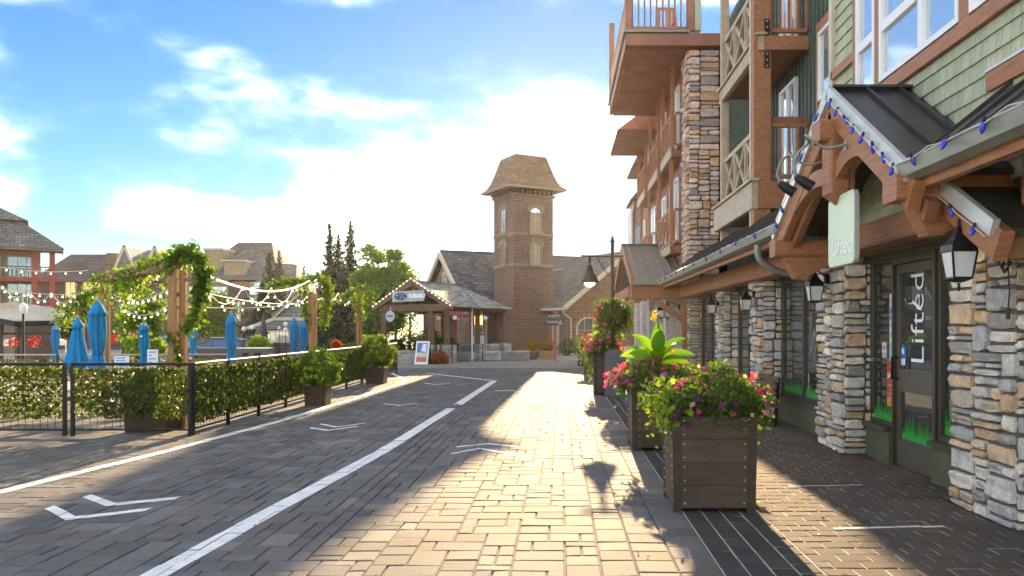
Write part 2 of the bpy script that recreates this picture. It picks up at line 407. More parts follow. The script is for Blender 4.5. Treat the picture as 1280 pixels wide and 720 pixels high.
occ = np.zeros((GY, GX), bool); SIZES = [(2, 2), (2, 2), (3, 2), (3, 2), (2, 2), (2, 1), (1, 2), (2, 3)]
for j in range(GY):
    yy = 3.6 + j * UN; stop = 82 if yy < 11 else (64 if yy < 13 else 57)
    for i in range(stop):
        if occ[j, i]: continue
        for (a, b) in random.sample(SIZES, len(SIZES)) + [(1, 1)]:
            if i + a <= GX and j + b <= GY and not occ[j:j + b, i:i + a].any(): break
        occ[j:j + b, i:i + a] = True
        rects.append((.48 - (i + a) * UN, .48 - i * UN, yy, yy + b * UN, pick(greys, .10)))
for xa, xb, st in ((.48, .735, .22), (.735, 1.0, .25)):
    y = 3.6
    while y < FAR_Y:
        d = st * rnd(.8, 1.2); rects.append((xa, xb, y, min(y + d, FAR_Y), pick(greys, .1))); y += d
lay(rects, road, m_paver, 'paver', 'distant_pavers', .009, .008)
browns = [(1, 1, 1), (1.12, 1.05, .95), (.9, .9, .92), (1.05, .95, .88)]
shade_tints = [(.55, .62, .72), (.5, .58, .68), (.6, .66, .74)]
rects = []; y = 3.6; r = 0
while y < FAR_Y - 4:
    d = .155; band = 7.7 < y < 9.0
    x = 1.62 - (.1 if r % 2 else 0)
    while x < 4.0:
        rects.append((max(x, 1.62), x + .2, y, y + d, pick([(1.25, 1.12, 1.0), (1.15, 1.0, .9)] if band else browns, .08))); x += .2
    y += d; r += 1
for k in range(4):          # four courses laid lengthwise along the edge, dark tint paints the planters' shadow
    xa = 1.004 + k * .154; y = 3.6 - (.1 if k % 2 else 0)
    while y < FAR_Y - 4:
        rects.append((xa, xa + .154, y, y + .2, pick(shade_tints, .1))); y += .2
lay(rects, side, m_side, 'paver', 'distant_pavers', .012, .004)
mb = MB(); mb.add([(1.0, FAR_Y - 4, .001), (5, FAR_Y - 4, .001), (5, 40, .001), (1.0, 40, .001)], [(0, 1, 2, 3)])
mb.build('far_sidewalk', m_farpave, kind='structure', uv=True)

# ---------------------------------------------------------------- painted marks, clipped to every stone they cover
def clip(poly, A, B):
    o = []; n = len(poly); ex, ey = B[0] - A[0], B[1] - A[1]
    side_ = lambda p: ex * (p[1] - A[1]) - ey * (p[0] - A[0])
    for i in range(n):
        p, q = poly[i], poly[(i + 1) % n]; a, b = side_(p), side_(q)
        if a >= 0: o.append(p)
        if a * b < 0:
            k = a / (a - b); o.append(tuple(p[m] + (q[m] - p[m]) * k for m in range(3)))
    return o
def paint(mb, quad):
    """quad: convex ccw ground polygon [(x,y)..]"""
    ar = sum(quad[i][0] * quad[(i + 1) % len(quad)][1] - quad[(i + 1) % len(quad)][0] * quad[i][1] for i in range(len(quad)))
    if ar < 0: quad = quad[::-1]
    bx0, bx1 = min(p[0] for p in quad), max(p[0] for p in quad); by0, by1 = min(p[1] for p in quad), max(p[1] for p in quad)
    for T in TOPS:
        if T[1][0] < bx0 or T[0][0] > bx1 or T[2][1] < by0 or T[0][1] > by1: continue
        p = T
        for i in range(len(quad)):
            p = clip(p, quad[i], quad[(i + 1) % len(quad)])
            if len(p) < 3: break
        if len(p) >= 3:
            mb.add([(a, b, c + .003) for a, b, c in p], [tuple(range(len(p)))], vary(.05, .01))
    if by1 > FAR_Y: mb.add([(a, b, .003) for a, b in quad], [tuple(range(len(quad)))])
def stripe(mb, pts, w):
    for i in range(len(pts) - 1):
        a, b = Vector(pts[i]), Vector(pts[i + 1]); d = (b - a).normalized(); n = Vector((-d.y, d.x)) * w / 2
        paint(mb, [tuple(a - n), tuple(b - n), tuple(b + n), tuple(a + n)])
G = ground
for pts, w_, lb in (([(-2.50, 3.9), (-2.36, 6.6), (-2.16, 9.6), (-2.03, 14.9)], .17, 'long near part of the white centre line, up to the drain grate'), ([(-2.0, 15.6), (-1.86, 22.5)], .18, 'shorter far part of the white centre line, beyond the drain grate'), ([(-1.80, 22.58), (-4.4, 26.5)], .14, 'thin white line turning left at the far end of the centre line')):
    mb = MB(); stripe(mb, pts, w_); tag(mb.build('painted_line', m_paint), lb, 'road marking', 'white road markings')
mb = MB(); stripe(mb, [(-5.75, 5.0), (-5.12, 7.3), (-4.78, 9.8), (-4.5, 13.), (-4.36, 17.), (-4.30, 22.6), (-5.6, 26.6)], .14)
tag(mb.build('painted_line', m_paint), 'white edge line along the ivy fence side of the road', 'road marking', 'white road markings')
def chevron(pxs, w, label):
    x_, y_ = G(*pxs[0][1]); th = thing('painted_chevron', label, 'road marking', (x_, y_, 0), group='white road markings')
    for tri in pxs:
        mb = MB(); q = [G(*p) for p in tri]
        for a, b in ((q[0], q[1]), (q[1], q[2])):
            a, b = Vector(a), Vector(b)
            n = Vector((0, w / 2)) if abs(b.x - a.x) > abs(b.y - a.y) * .4 else Vector((w / 2, 0))
            paint(mb, [tuple(a - n), tuple(b - n), tuple(b + n), tuple(a + n)])
        mb.build('chevron_stripe', m_paint, th)
chevron([[(62, 634), (88, 648), (186, 637)], [(108, 620), (138, 631), (222, 623)]], .13, 'nearest pair of white chevrons, left of the centre line')
chevron([[(400, 530), (420, 534), (457, 529)], [(388, 535), (410, 538), (448, 533)]], .12, 'second pair of white chevrons, beside the potted shrub by the fence')
chevron([[(480, 505), (500, 507), (522, 504)]], .12, 'faint white chevron left of the far end of the centre line')
chevron([[(530, 479), (546, 481), (563, 479)]], .14, 'faintest far white chevron, in the road before the pavilion')
chevron([[(570, 559), (610, 555), (648, 559)], [(564, 567), (600, 561), (645, 569)]], .09, 'pair of white chevrons right of the centre line, on the edge of the sunlight')
chevron([[(618, 489), (637, 488), (660, 490)]], .12, 'faint white bars right of the far end of the centre line')
mb = MB(); stripe(mb, [G(1042, 661), G(1180, 658)], .045)
tag(mb.build('painted_line', m_paint), 'short white line on the sidewalk, nearer the camera', 'road marking', 'sidewalk marks')
mb = MB(); stripe(mb, [G(985, 608), G(1078, 606.5)], .03)
tag(mb.build('painted_line', m_paint), 'thin short white line on the sidewalk nearer the shop door', 'road marking', 'sidewalk marks')
# drain grate
t = thing('drain_grate', 'dark iron drain grate set in the paving beside the gap in the centre line', 'drain', (*G(552, 507), 0))
x, y = G(552, 507)
mb = MB()
for dx in (-.28, .28): mb.box(x + dx - .02, x + dx + .02, y - .28, y + .28, -.004, .006)
for dy in (-.30, .30): mb.box(x - .3, x + .3, y + dy - .02, y + dy + .02, -.004, .0065)
mb.build('grate_frame', m_black, t)
for k in range(9):
    mb = MB(); mb.box(x - .25 + k * .0625 - .012, x - .25 + k * .0625 + .012, y - .275, y + .275, -.004, .0055); mb.build('grate_bar', m_black, t)
# ================================================================ RIGHT-HAND BUILDING
B = thing('timber_lodge', 'brown timber and stone lodge with sage shingles and ground floor shops, along the sidewalk', 'building', (3.4, 12, 0))
def stones(rect_list, u, v, n, o, out_list, wmin=.12, wmax=.42, hmin=.055, hmax=.215, dep=(.012, .060)):
    """guillotine-split a face (u right, v up, n out; origin o) into rubble stones"""
    u, v, n, o = Vector(u), Vector(v), Vector(n), Vector(o)
    def split(x0, x1, y0, y1):
        W, H = x1 - x0, y1 - y0
        if H > hmax or (H > hmin * 2.2 and rnd(0, 1) < .62 and W > H * 1.1):
            if H > hmin * 2 and not (W > wmax and rnd(0, 1) < .5):
                k = y0 + H * rnd(.35, .65); split(x0, x1, y0, k); split(x0, x1, k, y1); return
        if W > wmax or (W > wmin * 2.4 and W > H * 3.5 and rnd(0, 1) < .6):
            k = x0 + W * rnd(.3, .7); split(x0, k, y0, y1); split(k, x1, y0, y1); return
        out_list.append((u, v, n, o, x0, x1, y0, y1, rnd(*dep)))
    for r in rect_list: split(*r)
scol = [(1.0, .98, .95), (1.0, .98, .95), (.82, .84, .88), (.70, .72, .76), (1.15, 1.1, 1.0), (1.12, .86, .60), (1.0, .72, .46), (.9, .8, .68), (1.25, 1.2, 1.1), (.62, .60, .58)]
def stone_geom(mb, s, t):
    u, v, n, o, x0, x1, y0, y1, d = s
    m = min(.008, (x1 - x0) * .06); W, H = x1 - x0 - 2 * m, y1 - y0 - 2 * m; x0 += m; y0 += m
    jx, jy = min(.03, W * .12), min(.02, H * .16)
    base = [(x0 + rnd(0, jx), y0 + rnd(0, jy)), (x0 + W * rnd(.35, .65), y0 + rnd(-.3, .6) * jy), (x0 + W - rnd(0, jx), y0 + rnd(0, jy)), (x0 + W - rnd(-.3, .4) * jx, y0 + H * rnd(.4, .6)),
            (x0 + W - rnd(0, jx), y0 + H - rnd(0, jy)), (x0 + W * rnd(.35, .65), y0 + H - rnd(-.3, .6) * jy), (x0 + rnd(0, jx), y0 + H - rnd(0, jy)), (x0 + rnd(-.3, .4) * jx, y0 + H * rnd(.4, .6))]
    cx, cy = x0 + W / 2, y0 + H / 2; P = lambda p, z: tuple(o + u * p[0] + v * p[1] + n * z)
    e = min(.016, W * .12, H * .18)
    ins = [(p[0] + (e if p[0] < cx else -e), p[1] + (e if p[1] < cy else -e)) for p in base]
    tl, tb = rnd(-.012, .012), rnd(-.012, .012)
    vs = [P(p, -.03) for p in base] + [P(p, d * .75) for p in base] + [P(p, d + rnd(-.005, .005) + (tl if p[0] > cx else -tl) + (tb if p[1] > cy else -tb)) for p in ins]
    fs = []
    for k in range(8):
        q = (k + 1) % 8; fs += [(k, q, 8 + q, 8 + k), (8 + k, 8 + q, 16 + q, 16 + k)]
    fs.append(tuple(range(16, 24)))
    mb.add(vs, fs, t)
EX, EY, EZ = (1, 0, 0), (0, 1, 0), (0, 0, 1)
XS, XC, XW = 3.71, 3.37, 3.40           # shop glass, column face, upper wall
COLS = [(5.91, 6.86), (9.49, 10.42), (13.3, 14.05), (16.5, 17.15), (20.8, 21.5)]
cnt = 0; far_st = MB()
for ci, (ya, yb) in enumerate(COLS):
    mb = MB(); zt = 2.42
    mb.box(XC + .012, XS + .3, ya + .012, yb - .012, -.02, zt)
    core = mb.build('stone_column', m_mortar, B)
    L = []
    fl = .05 if ci == 0 else .02
    stones([(0, yb - ya, 0, zt)], (0, -1, 0), EZ, (-1, 0, 0), (XC, yb, 0), L)       # street face
    stones([(0, XS - XC + .25, 0, zt)], EX, EZ, (0, -1, 0), (XC, ya, 0), L, wmax=.30)  # camera face
    for s in L:
        if ci < 2: 
            m = MB(); stone_geom(m, s, pick(scol, .12)); m.build('stone', m_stone, core)
        else: stone_geom(far_st, s, pick(scol, .12))
# tall stone pier carrying the upper balcony
PX0, PX1, PY0, PY1, PZ = 3.22, 3.98, 20.0, 20.9, 8.45
mb = MB(); mb.box(PX0 + .02, PX1 - .02, PY0 + .02, PY1 - .02, 2.6, PZ); pier = mb.build('stone_pier', m_mortar, B)
L = []
stones([(0, PX1 - PX0, 0, PZ - 2.6)], EX, EZ, (0, -1, 0), (PX0, PY0, 2.6), L, wmin=.16, wmax=.5, hmin=.08, hmax=.24, dep=(.02, .07))
stones([(0, PY1 - PY0, 0, PZ - 2.6)], (0, -1, 0), EZ, (-1, 0, 0), (PX0, PY1, 2.6), L, wmin=.16, wmax=.5, hmin=.08, hmax=.24, dep=(.02, .07))
pst = MB()
for s in L: stone_geom(pst, s, tuple(a * b for a, b in zip(pick(scol, .1), (1.0, .84, .80))))
pst.build('stonework', m_stone, pier, kind='stuff'); far_st.build('stonework', m_stone, B, kind='stuff')

# ---- solid body of the building behind the shopfronts
mb = MB(); mb.box(XS + .14, 12, 4.2, 34.7, -.02, 2.6); mb.box(4.3, 12, 9.9, 34.7, 2.6, 9.4); mb.box(XW + .06, 12, 1.5, 9.9, 2.6, 7.5)
mb.build('core_wall', m_dark, B)
# ---- shop windows
def glaze(ya, yb, za, zb, frame_w=.05, X=XS, mull=(), grass=True, fm=m_bronze, gm=m_glass, name='window', dep=.09):
    f = MB()
    f.box(X - dep / 2, X + dep / 2, ya, ya + frame_w, za, zb); f.box(X - dep / 2, X + dep / 2, yb - frame_w, yb, za, zb)
    f.box(X - dep / 2 + .002, X + dep / 2, ya + frame_w, yb - frame_w, za, za + frame_w); f.box(X - dep / 2 + .002, X + dep / 2, ya + frame_w, yb - frame_w, zb - frame_w, zb)
    for m in mull: f.box(X - dep / 2 + .004, X + dep / 2, m - frame_w / 2, m + frame_w / 2, za + frame_w, zb - frame_w)
    fr = f.build(name, fm, B)
    p = MB(); ed = [ya + frame_w, *mull, yb - frame_w]
    for i in range(len(ed) - 1):
        a = ed[i] + (frame_w / 2 if i else 0); b = ed[i + 1] - (frame_w / 2 if i < len(ed) - 2 else 0)
        m = MB(); m.box(X - .004, X + .01, a, b, za + frame_w, zb - frame_w); m.build('pane', gm, fr)
        if grass:
            g = MB(); y = a + .01; zz = za + frame_w + .004; tc_ = (.05, .38, .05)
            g.box(X - .0075, X - .006, a, b, zz, zz + .05, tc_)
            while y < b - .03:
                h = rnd(.09, .22) if rnd(0, 1) < .5 else rnd(.06, .12); wd = rnd(.018, .03)
                g.prism([(X - .0078, y, zz + .048), (X - .0078, y + wd, zz + .048), (X - .0078, y + wd * .5, zz + .05 + h)], (.001, 0, 0), tc_); y += wd * .95
            g.build('grass_decal', m_tint, fr)
    return fr
zt = 2.27
for (ya, yb, mull) in ((10.42, 13.3, (11.4, 12.1)), (14.05, 16.5, (14.8, 15.6)), (17.15, 20.8, (18.3, 19.5)), (21.5, 26., (22.6, 23.8, 25.)), (3.6, 5.91, (4.6,))):
    mb = MB(); mb.box(XS - .10, XS + .14, ya + .003, yb - .003, -.02, .36); k = mb.build('knee_wall', m_knee, B)
    mb = MB(); mb.box(XS - .14, XS + .10, ya + .004, yb - .004, .362, .405); mb.build('sill', m_bronze, k)
    glaze(ya + .03, yb - .03, .41, zt, .055, mull=mull, grass=ya < 16)
# entrance bay: side light, door, side light
for ya, yb in ((8.785, 9.49), (6.86, 7.78)):
    mb = MB(); mb.box(XS - .10, XS + .14, ya + .003, yb - .003, -.02, .36); k = mb.build('knee_wall', m_knee, B)
    mb = MB(); mb.box(XS - .15, XS + .10, ya + .004, yb - .004, .362, .41); mb.build('sill', m_bronze, k)
glaze(8.79, 9.47, .412, zt, .035, mull=()); glaze(6.88, 7.76, .412, zt, .06, mull=())
mb = MB()
for y, q in ((7.80, .03), (8.768, .018)): mb.box(XS - .07, XS + .09, y - q, y + q, 0, zt)
mb.box(XS - .068, XS + .09, 7.83, 8.75, 2.19, zt); mb.build('door_frame', m_bronze, B)
D0, D1 = 7.835, 8.745
mb = MB(); st = .075
mb.box(XS - .03, XS + .03, D0, D0 + st, .01, 2.185); mb.box(XS - .03, XS + .03, D1 - st, D1, .01, 2.185)
for a, b in ((.012, .30), (.82, 1.06), (2.09, 2.183)): mb.box(XS - .028, XS + .03, D0 + st, D1 - st, a, b)
door = mb.build('shop_door', mat('door_bronze', (.15, .125, .09), .45, metal=.3, ns=5, na=.12), B)
for a, b in ((.30, .82), (1.06, 2.09)):
    m = MB(); m.box(XS - .002, XS + .008, D0 + st, D1 - st, a, b); m.build('pane', m_glass, door)
m = MB(); m.tube([(XS - .03, D1 - .04, .95), (XS - .10, D1 - .04, .95), (XS - .10, D1 - .04, 1.18), (XS - .03, D1 - .04, 1.18)], .014, 8); m.build('door_handle', m_black, door)
for z in (.28, 1.15, 1.95):
    m = MB(); m.box(XS - .045, XS - .03, D0 - .02, D0 + .02, z - .07, z + .07); m.build('hinge', m_black, door)
g = MB(); y = D0 + st; tc_ = (.05, .38, .05); g.box(XS - .006, XS - .0045, D0 + st, D1 - st, .305, .35, tc_)
while y < D1 - st - .03:
    h = rnd(.07, .24); wd = rnd(.022, .035); g.prism([(XS - .0062, y, .348), (XS - .0062, y + wd, .348), (XS - .0062, y + wd / 2, .35 + h)], (.001, 0, 0), tc_); y += wd
g.build('grass_decal', m_tint, door)
# vertical door lettering: reads upwards, seen from the street (-X side)
Mt = frame_m((XS - .009, (D0 + D1) / 2 - .02, 1.60), (0, 0, 1), (0, 1, 0))
text_mesh('lettering', 'Lifted', .43, m_tint, door, Mt, .001, bold=-.004)
# slash through the round letter e
m = MB(); m.bar((XS - .011, 8.19, 1.69), (XS - .011, 8.40, 1.78), .002, .03); m.build('lettering', m_tint, door)
m = MB(); m.lathe([(.002, 0), (.10, 0), (.10, .002), (.002, .002)], (0, 0, 0), 20, (.05, .2, .5))
m.v = [(XS - .008 - z, 8.63 + x * .8, 1.20 + y * 1.3) for x, y, z in m.v]; m.box(XS - .0125, XS - .0115, 8.57, 8.69, 1.10, 1.17, (.8, .8, .8)); m.box(XS - .0125, XS - .0115, 8.60, 8.66, 1.22, 1.28, (.8, .85, .9)); m.build('round_sticker', m_tint, door)
def sticker(name, ya, yb, za, zb, bits):
    m = MB(); X = XS - .007; m.box(X, X + .0015, ya, yb, za, zb, bits[0])
    for i, (a, b, c, d, t) in enumerate(bits[1:]):
        m.box(X - .001 - i * .0004, X - .0003, ya + (yb - ya) * a, ya + (yb - ya) * b, za + (zb - za) * c, za + (zb - za) * d, t)
    tag(m.build(name, m_tint, B), {'notice': 'tall white and blue notice strip on the shop window', 'sale_poster': 'red and orange sale poster on the shop window', 'small_card': 'small grey card on the shop window'}[name])
sticker('notice', 8.83, 8.985, 1.13, 1.88, [(.85, .87, .9), (.08, .92, .62, .80, (.06, .22, .50)), (.08, .80, .36, .58, (.10, .25, .50)), (.5, .9, .05, .28, (.35, .55, .75)), (.05, .4, .06, .26, (.75, .55, .25)), (.2, .7, .88, .94, (.2, .3, .6)), (.25, .75, .67, .70, (.8, .85, .9)), (.25, .75, .44, .50, (.7, .8, .9))])
sticker('sale_poster', 8.835, 9.06, .62, 1.13, [(.55, .07, .035), (.02, .98, .0, .22, (.75, .30, .04)), (.1, .6, .86, .90, (.85, .6, .5)), (.1, .75, .45, .48, (.8, .55, .45)), (.1, .6, .36, .39, (.8, .5, .4)), (.1, .7, .27, .30, (.8, .5, .4))])
Mt = frame_m((XS - .0105, 8.95, .965), (0, -1, 0), (0, 0, 1)); text_mesh('lettering', 'SALE', .085, m_tint, B, Mt, .0006, bold=.002)
sticker('small_card', 9.07, 9.20, 1.16, 1.34, [(.45, .48, .46), (.1, .9, .35, .92, (.75, .72, .70)), (.25, .75, .5, .8, (.5, .2, .2))])
# ---- header, beam and canopy all along the shops
YN, YF = 3.2, 22.0
mb = MB(); mb.box(XS - .08, XS + .2, YN, YF, 2.272, 2.45); mb.build('header', m_batten, B)
mb = MB(); mb.bar((3.30, 9.6, 2.44), (3.30, YF, 2.44), .30, .30, c=.02); mb.bar((3.36, YN, 2.47), (3.36, 5.6, 2.47), .26, .24, c=.02); mb.build('long_beam', m_wood, B)
XE, ZE, ZTOP = 2.65, 2.70, 3.30
def lean(y0, y1, name):
    mb = MB(); mb.prism([(XE - .02, y0, ZE), (XW + .02, y0, ZTOP), (XW + .02, y0, ZTOP + .04), (XE - .02, y0, ZE + .04)], (0, y1 - y0, 0)); r = mb.build(name, m_metal, B)
    y = y0 + .05
    while y < y1:
        m = MB(); m.bar((XE, y, ZE + .055), (XW, y, ZTOP + .055), .018, .03); m.build('roof_seam', m_metal, r); y += .42
    m = MB(); m.prism([(XE + .08, y0 + .01, ZE - .03), (XW, y0 + .01, ZTOP - .25), (XW, y0 + .01, ZTOP - .02), (XE + .08, y0 + .01, ZE - .002)], (0, y1 - y0 - .02, 0)); m.build('soffit', m_wood2, r)
    m = MB(); m.box(XE + .03, XE + .10, y0 + .004, y1 - .004, ZE - .16, ZE - .012); m.build('fascia', m_wood, r)
    m = MB(); prof = [(XE - .11, ZE + .03), (XE - .09, ZE - .07), (XE - .02, ZE - .10), (XE + .028, ZE - .10), (XE + .028, ZE + .03), (XE + .012, ZE + .03), (XE + .012, ZE - .08), (XE - .02, ZE - .08), (XE - .075, ZE - .055), (XE - .095, ZE + .03)]
    m.prism([(a, y0, b) for a, b in prof], (0, y1 - y0, 0)); m.build('gutter', m_gutter, r)
    m = MB(); m.tube([(XE - .105, y0, ZE + .032), (XE - .105, y1, ZE + .032)], .010, 6); m.build('gutter_lip', m_flash, r)
    return r
lean(3.0, 6.05, 'canopy_roof'); lean(9.55, 20.9, 'canopy_roof')
mb = MB(); mb.box(XW - .05, XW + .0, 3, 6.3, ZTOP + .055, ZTOP + .20); mb.build('wall_trim', m_wood, B)
mb = MB(); mb.box(XW - .06, XW - .002, 3, 6.3, ZTOP + .203, ZTOP + .225); mb.build('flashing', m_flash, B)
# rafters under the canopy
y = 10.6
while y < 20.6:
    m = MB(); m.bar((XE + .12, y, ZE - .06), (XW - .05, y, ZE + .16), .08, .12); m.build('rafter', m_wood2, B); y += .62
# ---- entrance gable: ridge across, gable faces the street
PKY, PKZ, GE0, GE1, GEZ, XG = 7.72, 3.80, 6.00, 9.60, 2.72, 2.62
def slab(a, b, x0, x1, th, mt, name, par, z_off=0):    # roof plane between ridge line (y,z)=a and eave (y,z)=b
    m = MB(); ya, za = a; yb, zb = b
    m.prism([(x0, ya, za + z_off), (x0, yb, zb + z_off), (x0, yb, zb + z_off - th), (x0, ya, za + z_off - th)], (x1 - x0, 0, 0)); return m.build(name, mt, par)
gr = slab((PKY, PKZ), (GE0 - .05, GEZ - .03), XG, XW + .3, .05, m_metal, 'gable_roof', B)
gr2 = slab((PKY + .001, PKZ), (GE1 + .1, GEZ - .06), XG, XW + .3, .05, m_metal, 'gable_roof', B)
for x in (XG + .32, XG + .64, XG + .90):
    m = MB(); m.bar((x, PKY - .03, PKZ + .008), (x, GE0, GEZ + .02), .02, .035); m.build('roof_seam', m_metal, gr)
m = MB(); m.bar((XG - .01, PKY, PKZ + .015), (XW + .25, PKY, PKZ + .015), .16, .025); m.build('ridge_cap', m_metal, gr)
sl = (PKZ - GEZ) / (PKY - GE0); sl2 = (PKZ - GEZ) / (GE1 - PKY)
def rake(y0, z0, y1, z1, X, w, h, dz, mt, name, c=.012):
    m = MB(); m.bar((X, y0, z0 + dz), (X, y1, z1 + dz), w, h, c=c, up=(0, 0, 1)); return m.build(name, mt, B)
for (y1, z1) in ((GE0 - .06, GEZ - .04), (GE1 + .12, GEZ - .07)):
    rake(PKY, PKZ, y1, z1, XG - .025, .05, .13, -.035, m_flash, 'rake_flashing', .004)
    rake(PKY, PKZ - .06, y1, z1 - .06, XG + .03, .10, .24, -.14, m_wood, 'rake_beam')
    rake(PKY, PKZ - .12, y1, z1 - .12, XG + .14, .09, .16, -.20, m_wood2, 'rake_beam')
m = MB(); m.box(XG + .12, XW - .03, PKY - 1.5, PKY + 1.6, PKZ - 1.02, PKZ - .98); 
# ridge-beam end block, king post, struts
m = MB(); m.bar((XG - .16, PKY - .02, PKZ - .42), (XW, PKY - .02, PKZ - .42), .26, .20, c=.02); m.build('ridge_beam', m_wood, B)
m = MB(); kx, ky = XG + .06, PKY - .02
m.bar((kx, ky, 2.78), (kx, ky, PKZ - .50), .24, .26, c=.02)
m.add([(kx - .11, ky - .12, 2.78), (kx + .11, ky - .12, 2.78), (kx + .11, ky + .12, 2.78), (kx - .11, ky + .12, 2.78), (kx, ky, 2.66)], [(0, 4, 1), (1, 4, 2), (2, 4, 3), (3, 4, 0)])
m.build('king_post', m_wood, B)
def arc(y0, z0, y1, z1, sag, X, w, h, mt, name, n=8):
    pts = []
    for i in range(n + 1):
        k = i / n; pts.append((y0 + (y1 - y0) * k, z0 + (z1 - z0) * k + sag * 4 * k * (1 - k)))
    m = MB(); vs = []
    for (y, z) in pts:
        for dx in (-w / 2, w / 2):
            for dz in (-h / 2, h / 2): vs.append((X + dx, y, z + dz))
    fs = []
    for i in range(n):
        a = 4 * i; b = a + 4
        fs += [(a, a + 1, b + 1, b), (a + 2, b + 2, b + 3, a + 3), (a, b, b + 2, a + 2), (a + 1, a + 3, b + 3, b + 1)]
    fs += [(0, 2, 3, 1), (4 * n, 4 * n + 1, 4 * n + 3, 4 * n + 2)]
    m.add(vs, fs); return m.build(name, mt, B)
arc(PKY - .13, 2.98, GE0 + .62, 2.90, .17, XG + .06, .14, .17, m_wood, 'curved_brace'); arc(PKY + .13, 2.98, GE1 - .3, 2.66, .16, XG + .06, .14, .17, m_wood, 'curved_brace')
# plates running from the gable to the wall, with shaped ends and brackets
for Y, z in ((GE0 + .12, 2.56), (GE1 - .10, 2.44)):
    m = MB(); m.bar((XG - .10, Y, z), (XW + .1, Y, z), .26, .20, c=.02); m.build('plate_beam', m_wood, B)
    m = MB(); m.prism([(XG + .02, Y - .09, z - .10), (XG + .16, Y - .09, z - .36), (XG + .26, Y - .09, z - .36), (XG + .7, Y - .09, z - .10)], (0, .18, 0)); m.build('bracket', m_wood, B)
m = MB(); m.bar((3.22, GE0 + .3, 2.46), (3.22, GE1 - .2, 2.46), .16, .24, c=.015); m.build('tie_beam', m_wood, B)
m = MB(); m.box(XE + .5, XS, GE0 + .3, GE1 - .2, 2.33, 2.36); m.build('soffit', m_wood2, B)
# lower continuation of the near roof slope, set back under the gutter
X2 = 2.90; sA = (6.28, 2.72); sB = (5.28, 2.16)
r2 = slab(sA, sB, X2, 4.6, .05, m_metal, 'lower_roof', B)
m = MB(); m.bar((X2 - .03, *sA), (X2 - .03, *sB), .05, .12, c=.004); m.build('rake_flashing', m_flash, r2)
m = MB(); m.bar((X2 + .03, sA[0], sA[1] - .12), (X2 + .03, sB[0], sB[1] - .12), .10, .22, c=.012); m.build('rake_beam', m_wood, r2)
m = MB(); m.bar((X2 + .09, sB[0] + .12, sB[1] - .10), (4.6, sB[0] + .12, sB[1] - .10), .14, .20, c=.012); m.build('eave_beam', m_wood2, r2)
# downspout
m = MB(); y = 10.6; m.tube(smooth([(XE - .03, y, ZE - .10), (XE - .03, y, ZE - .22), (XE + .03, y, ZE - .33), (XE + .25, y, 2.25), (XE + .62, y, 2.16), (XC - .1, 10.52, 2.05), (XC + .05, 10.55, 1.95), (XC + .12, 10.55, 1.6), (XC + .12, 10.55, 0)]), .045, 8); m.build('downspout', m_gutter, B)

# ---- shingle wall
mb = MB(); mb.box(XW, XW + .05, 1.6, 9.85, 2.3, 6.2); sw = mb.build('shingle_wall', m_knee, B)
WZ0 = 4.06; row = .148; rects = []
z = 2.62; r = 0
def hidden(y0, y1, z0, z1):
    if z0 > WZ0 - .17 and 2.0 < (y0 + y1) / 2 < 9.02: return True
    return False
while z < 6.0:
    y = 1.8 + rnd(0, .1)
    while y < 9.8:
        wd = rnd(.08, .155)
        if not hidden(y, y + wd, z, z + row): rects.append((y, min(y + wd, 9.84), z))
        y += wd
    z += row; r += 1
def shg(m, y0, y1, z, t):
    lo = z - rnd(0, .004); m.add([(XW - .028, y0 + .003, lo), (XW - .028, y1 - .003, lo), (XW - .006, y1 - .003, z + row + .02), (XW - .006, y0 + .003, z + row + .02), (XW, y0 + .003, lo), (XW, y1 - .003, lo), (XW, y1 - .003, z + row + .02), (XW, y0 + .003, z + row + .02)],
          [(0, 3, 2, 1), (0, 1, 5, 4), (0, 4, 7, 3), (1, 2, 6, 5)], t)
def vis(rc):
    y0, y1, z = rc; px = VX + F * XW / ((y0 + y1) / 2); py = VY - F * (z - CAM_H) / ((y0 + y1) / 2)
    return (y1 - y0) / y0 ** 3 if (px < 1290 and py > -10 and z > 2.62) else 0
rects.sort(key=vis, reverse=True); rest = MB()
gr_ = [(1, 1, 1), (1.06, 1.03, .95), (.94, .97, .98), (.96, 1.03, .95), (1.1, 1.06, 1.0)]
for i, (y0, y1, z) in enumerate(rects):
    if i < 300: m = MB(); shg(m, y0, y1, z, pick(gr_, .08)); m.build('shingle', m_shingle, sw)
    else: shg(rest, y0, y1, z, pick(gr_, .08))
rest.build('distant_shingles', m_shingle, sw, kind='stuff')
# window band above
m = MB(); m.box(XW - .07, XW - .03, 2.0, 9.02, WZ0 - .15, WZ0 - .02); m.build('window_trim', m_wood, B)
for a, b in ((9.02, 9.12), (8.36, 8.47), (6.52, 6.68), (4.9, 5.06)):
    m = MB(); m.box(XW - .068, XW - .03, a, b, WZ0 - .02, 6.2); m.build('window_trim', m_wood, B)
def white_window(ya, yb, za, zb, X, mull=(), trans=()):
    f = MB(); fw = .055; X0, X1 = X - .075, X - .01
    f.box(X0, X1, ya, ya + fw, za, zb); f.box(X0, X1, yb - fw, yb, za, zb); f.box(X0 + .002, X1, ya + fw, yb - fw, za, za + fw); f.box(X0 + .002, X1, ya + fw, yb - fw, zb - fw, zb)
    for q in mull: f.box(X0 + .004, X1, q - .05, q + .05, za + fw, zb - fw)
    for q in trans: f.box(X0 + .006, X1, ya + fw, yb - fw, q - .05, q + .05)
    fr = f.build('window', m_white, B); p = MB()
    ys_ = [ya + fw, *mull, yb - fw]; zs_ = [za + fw, *trans, zb - fw]
    for i in range(len(ys_) - 1):
        for j in range(len(zs_) - 1):
            p = MB(); p.box(X - .035, X - .025, ys_[i] + .005, ys_[i + 1] - .005, zs_[j] + .005, zs_[j + 1] - .005); p.build('pane', m_sglass, fr)
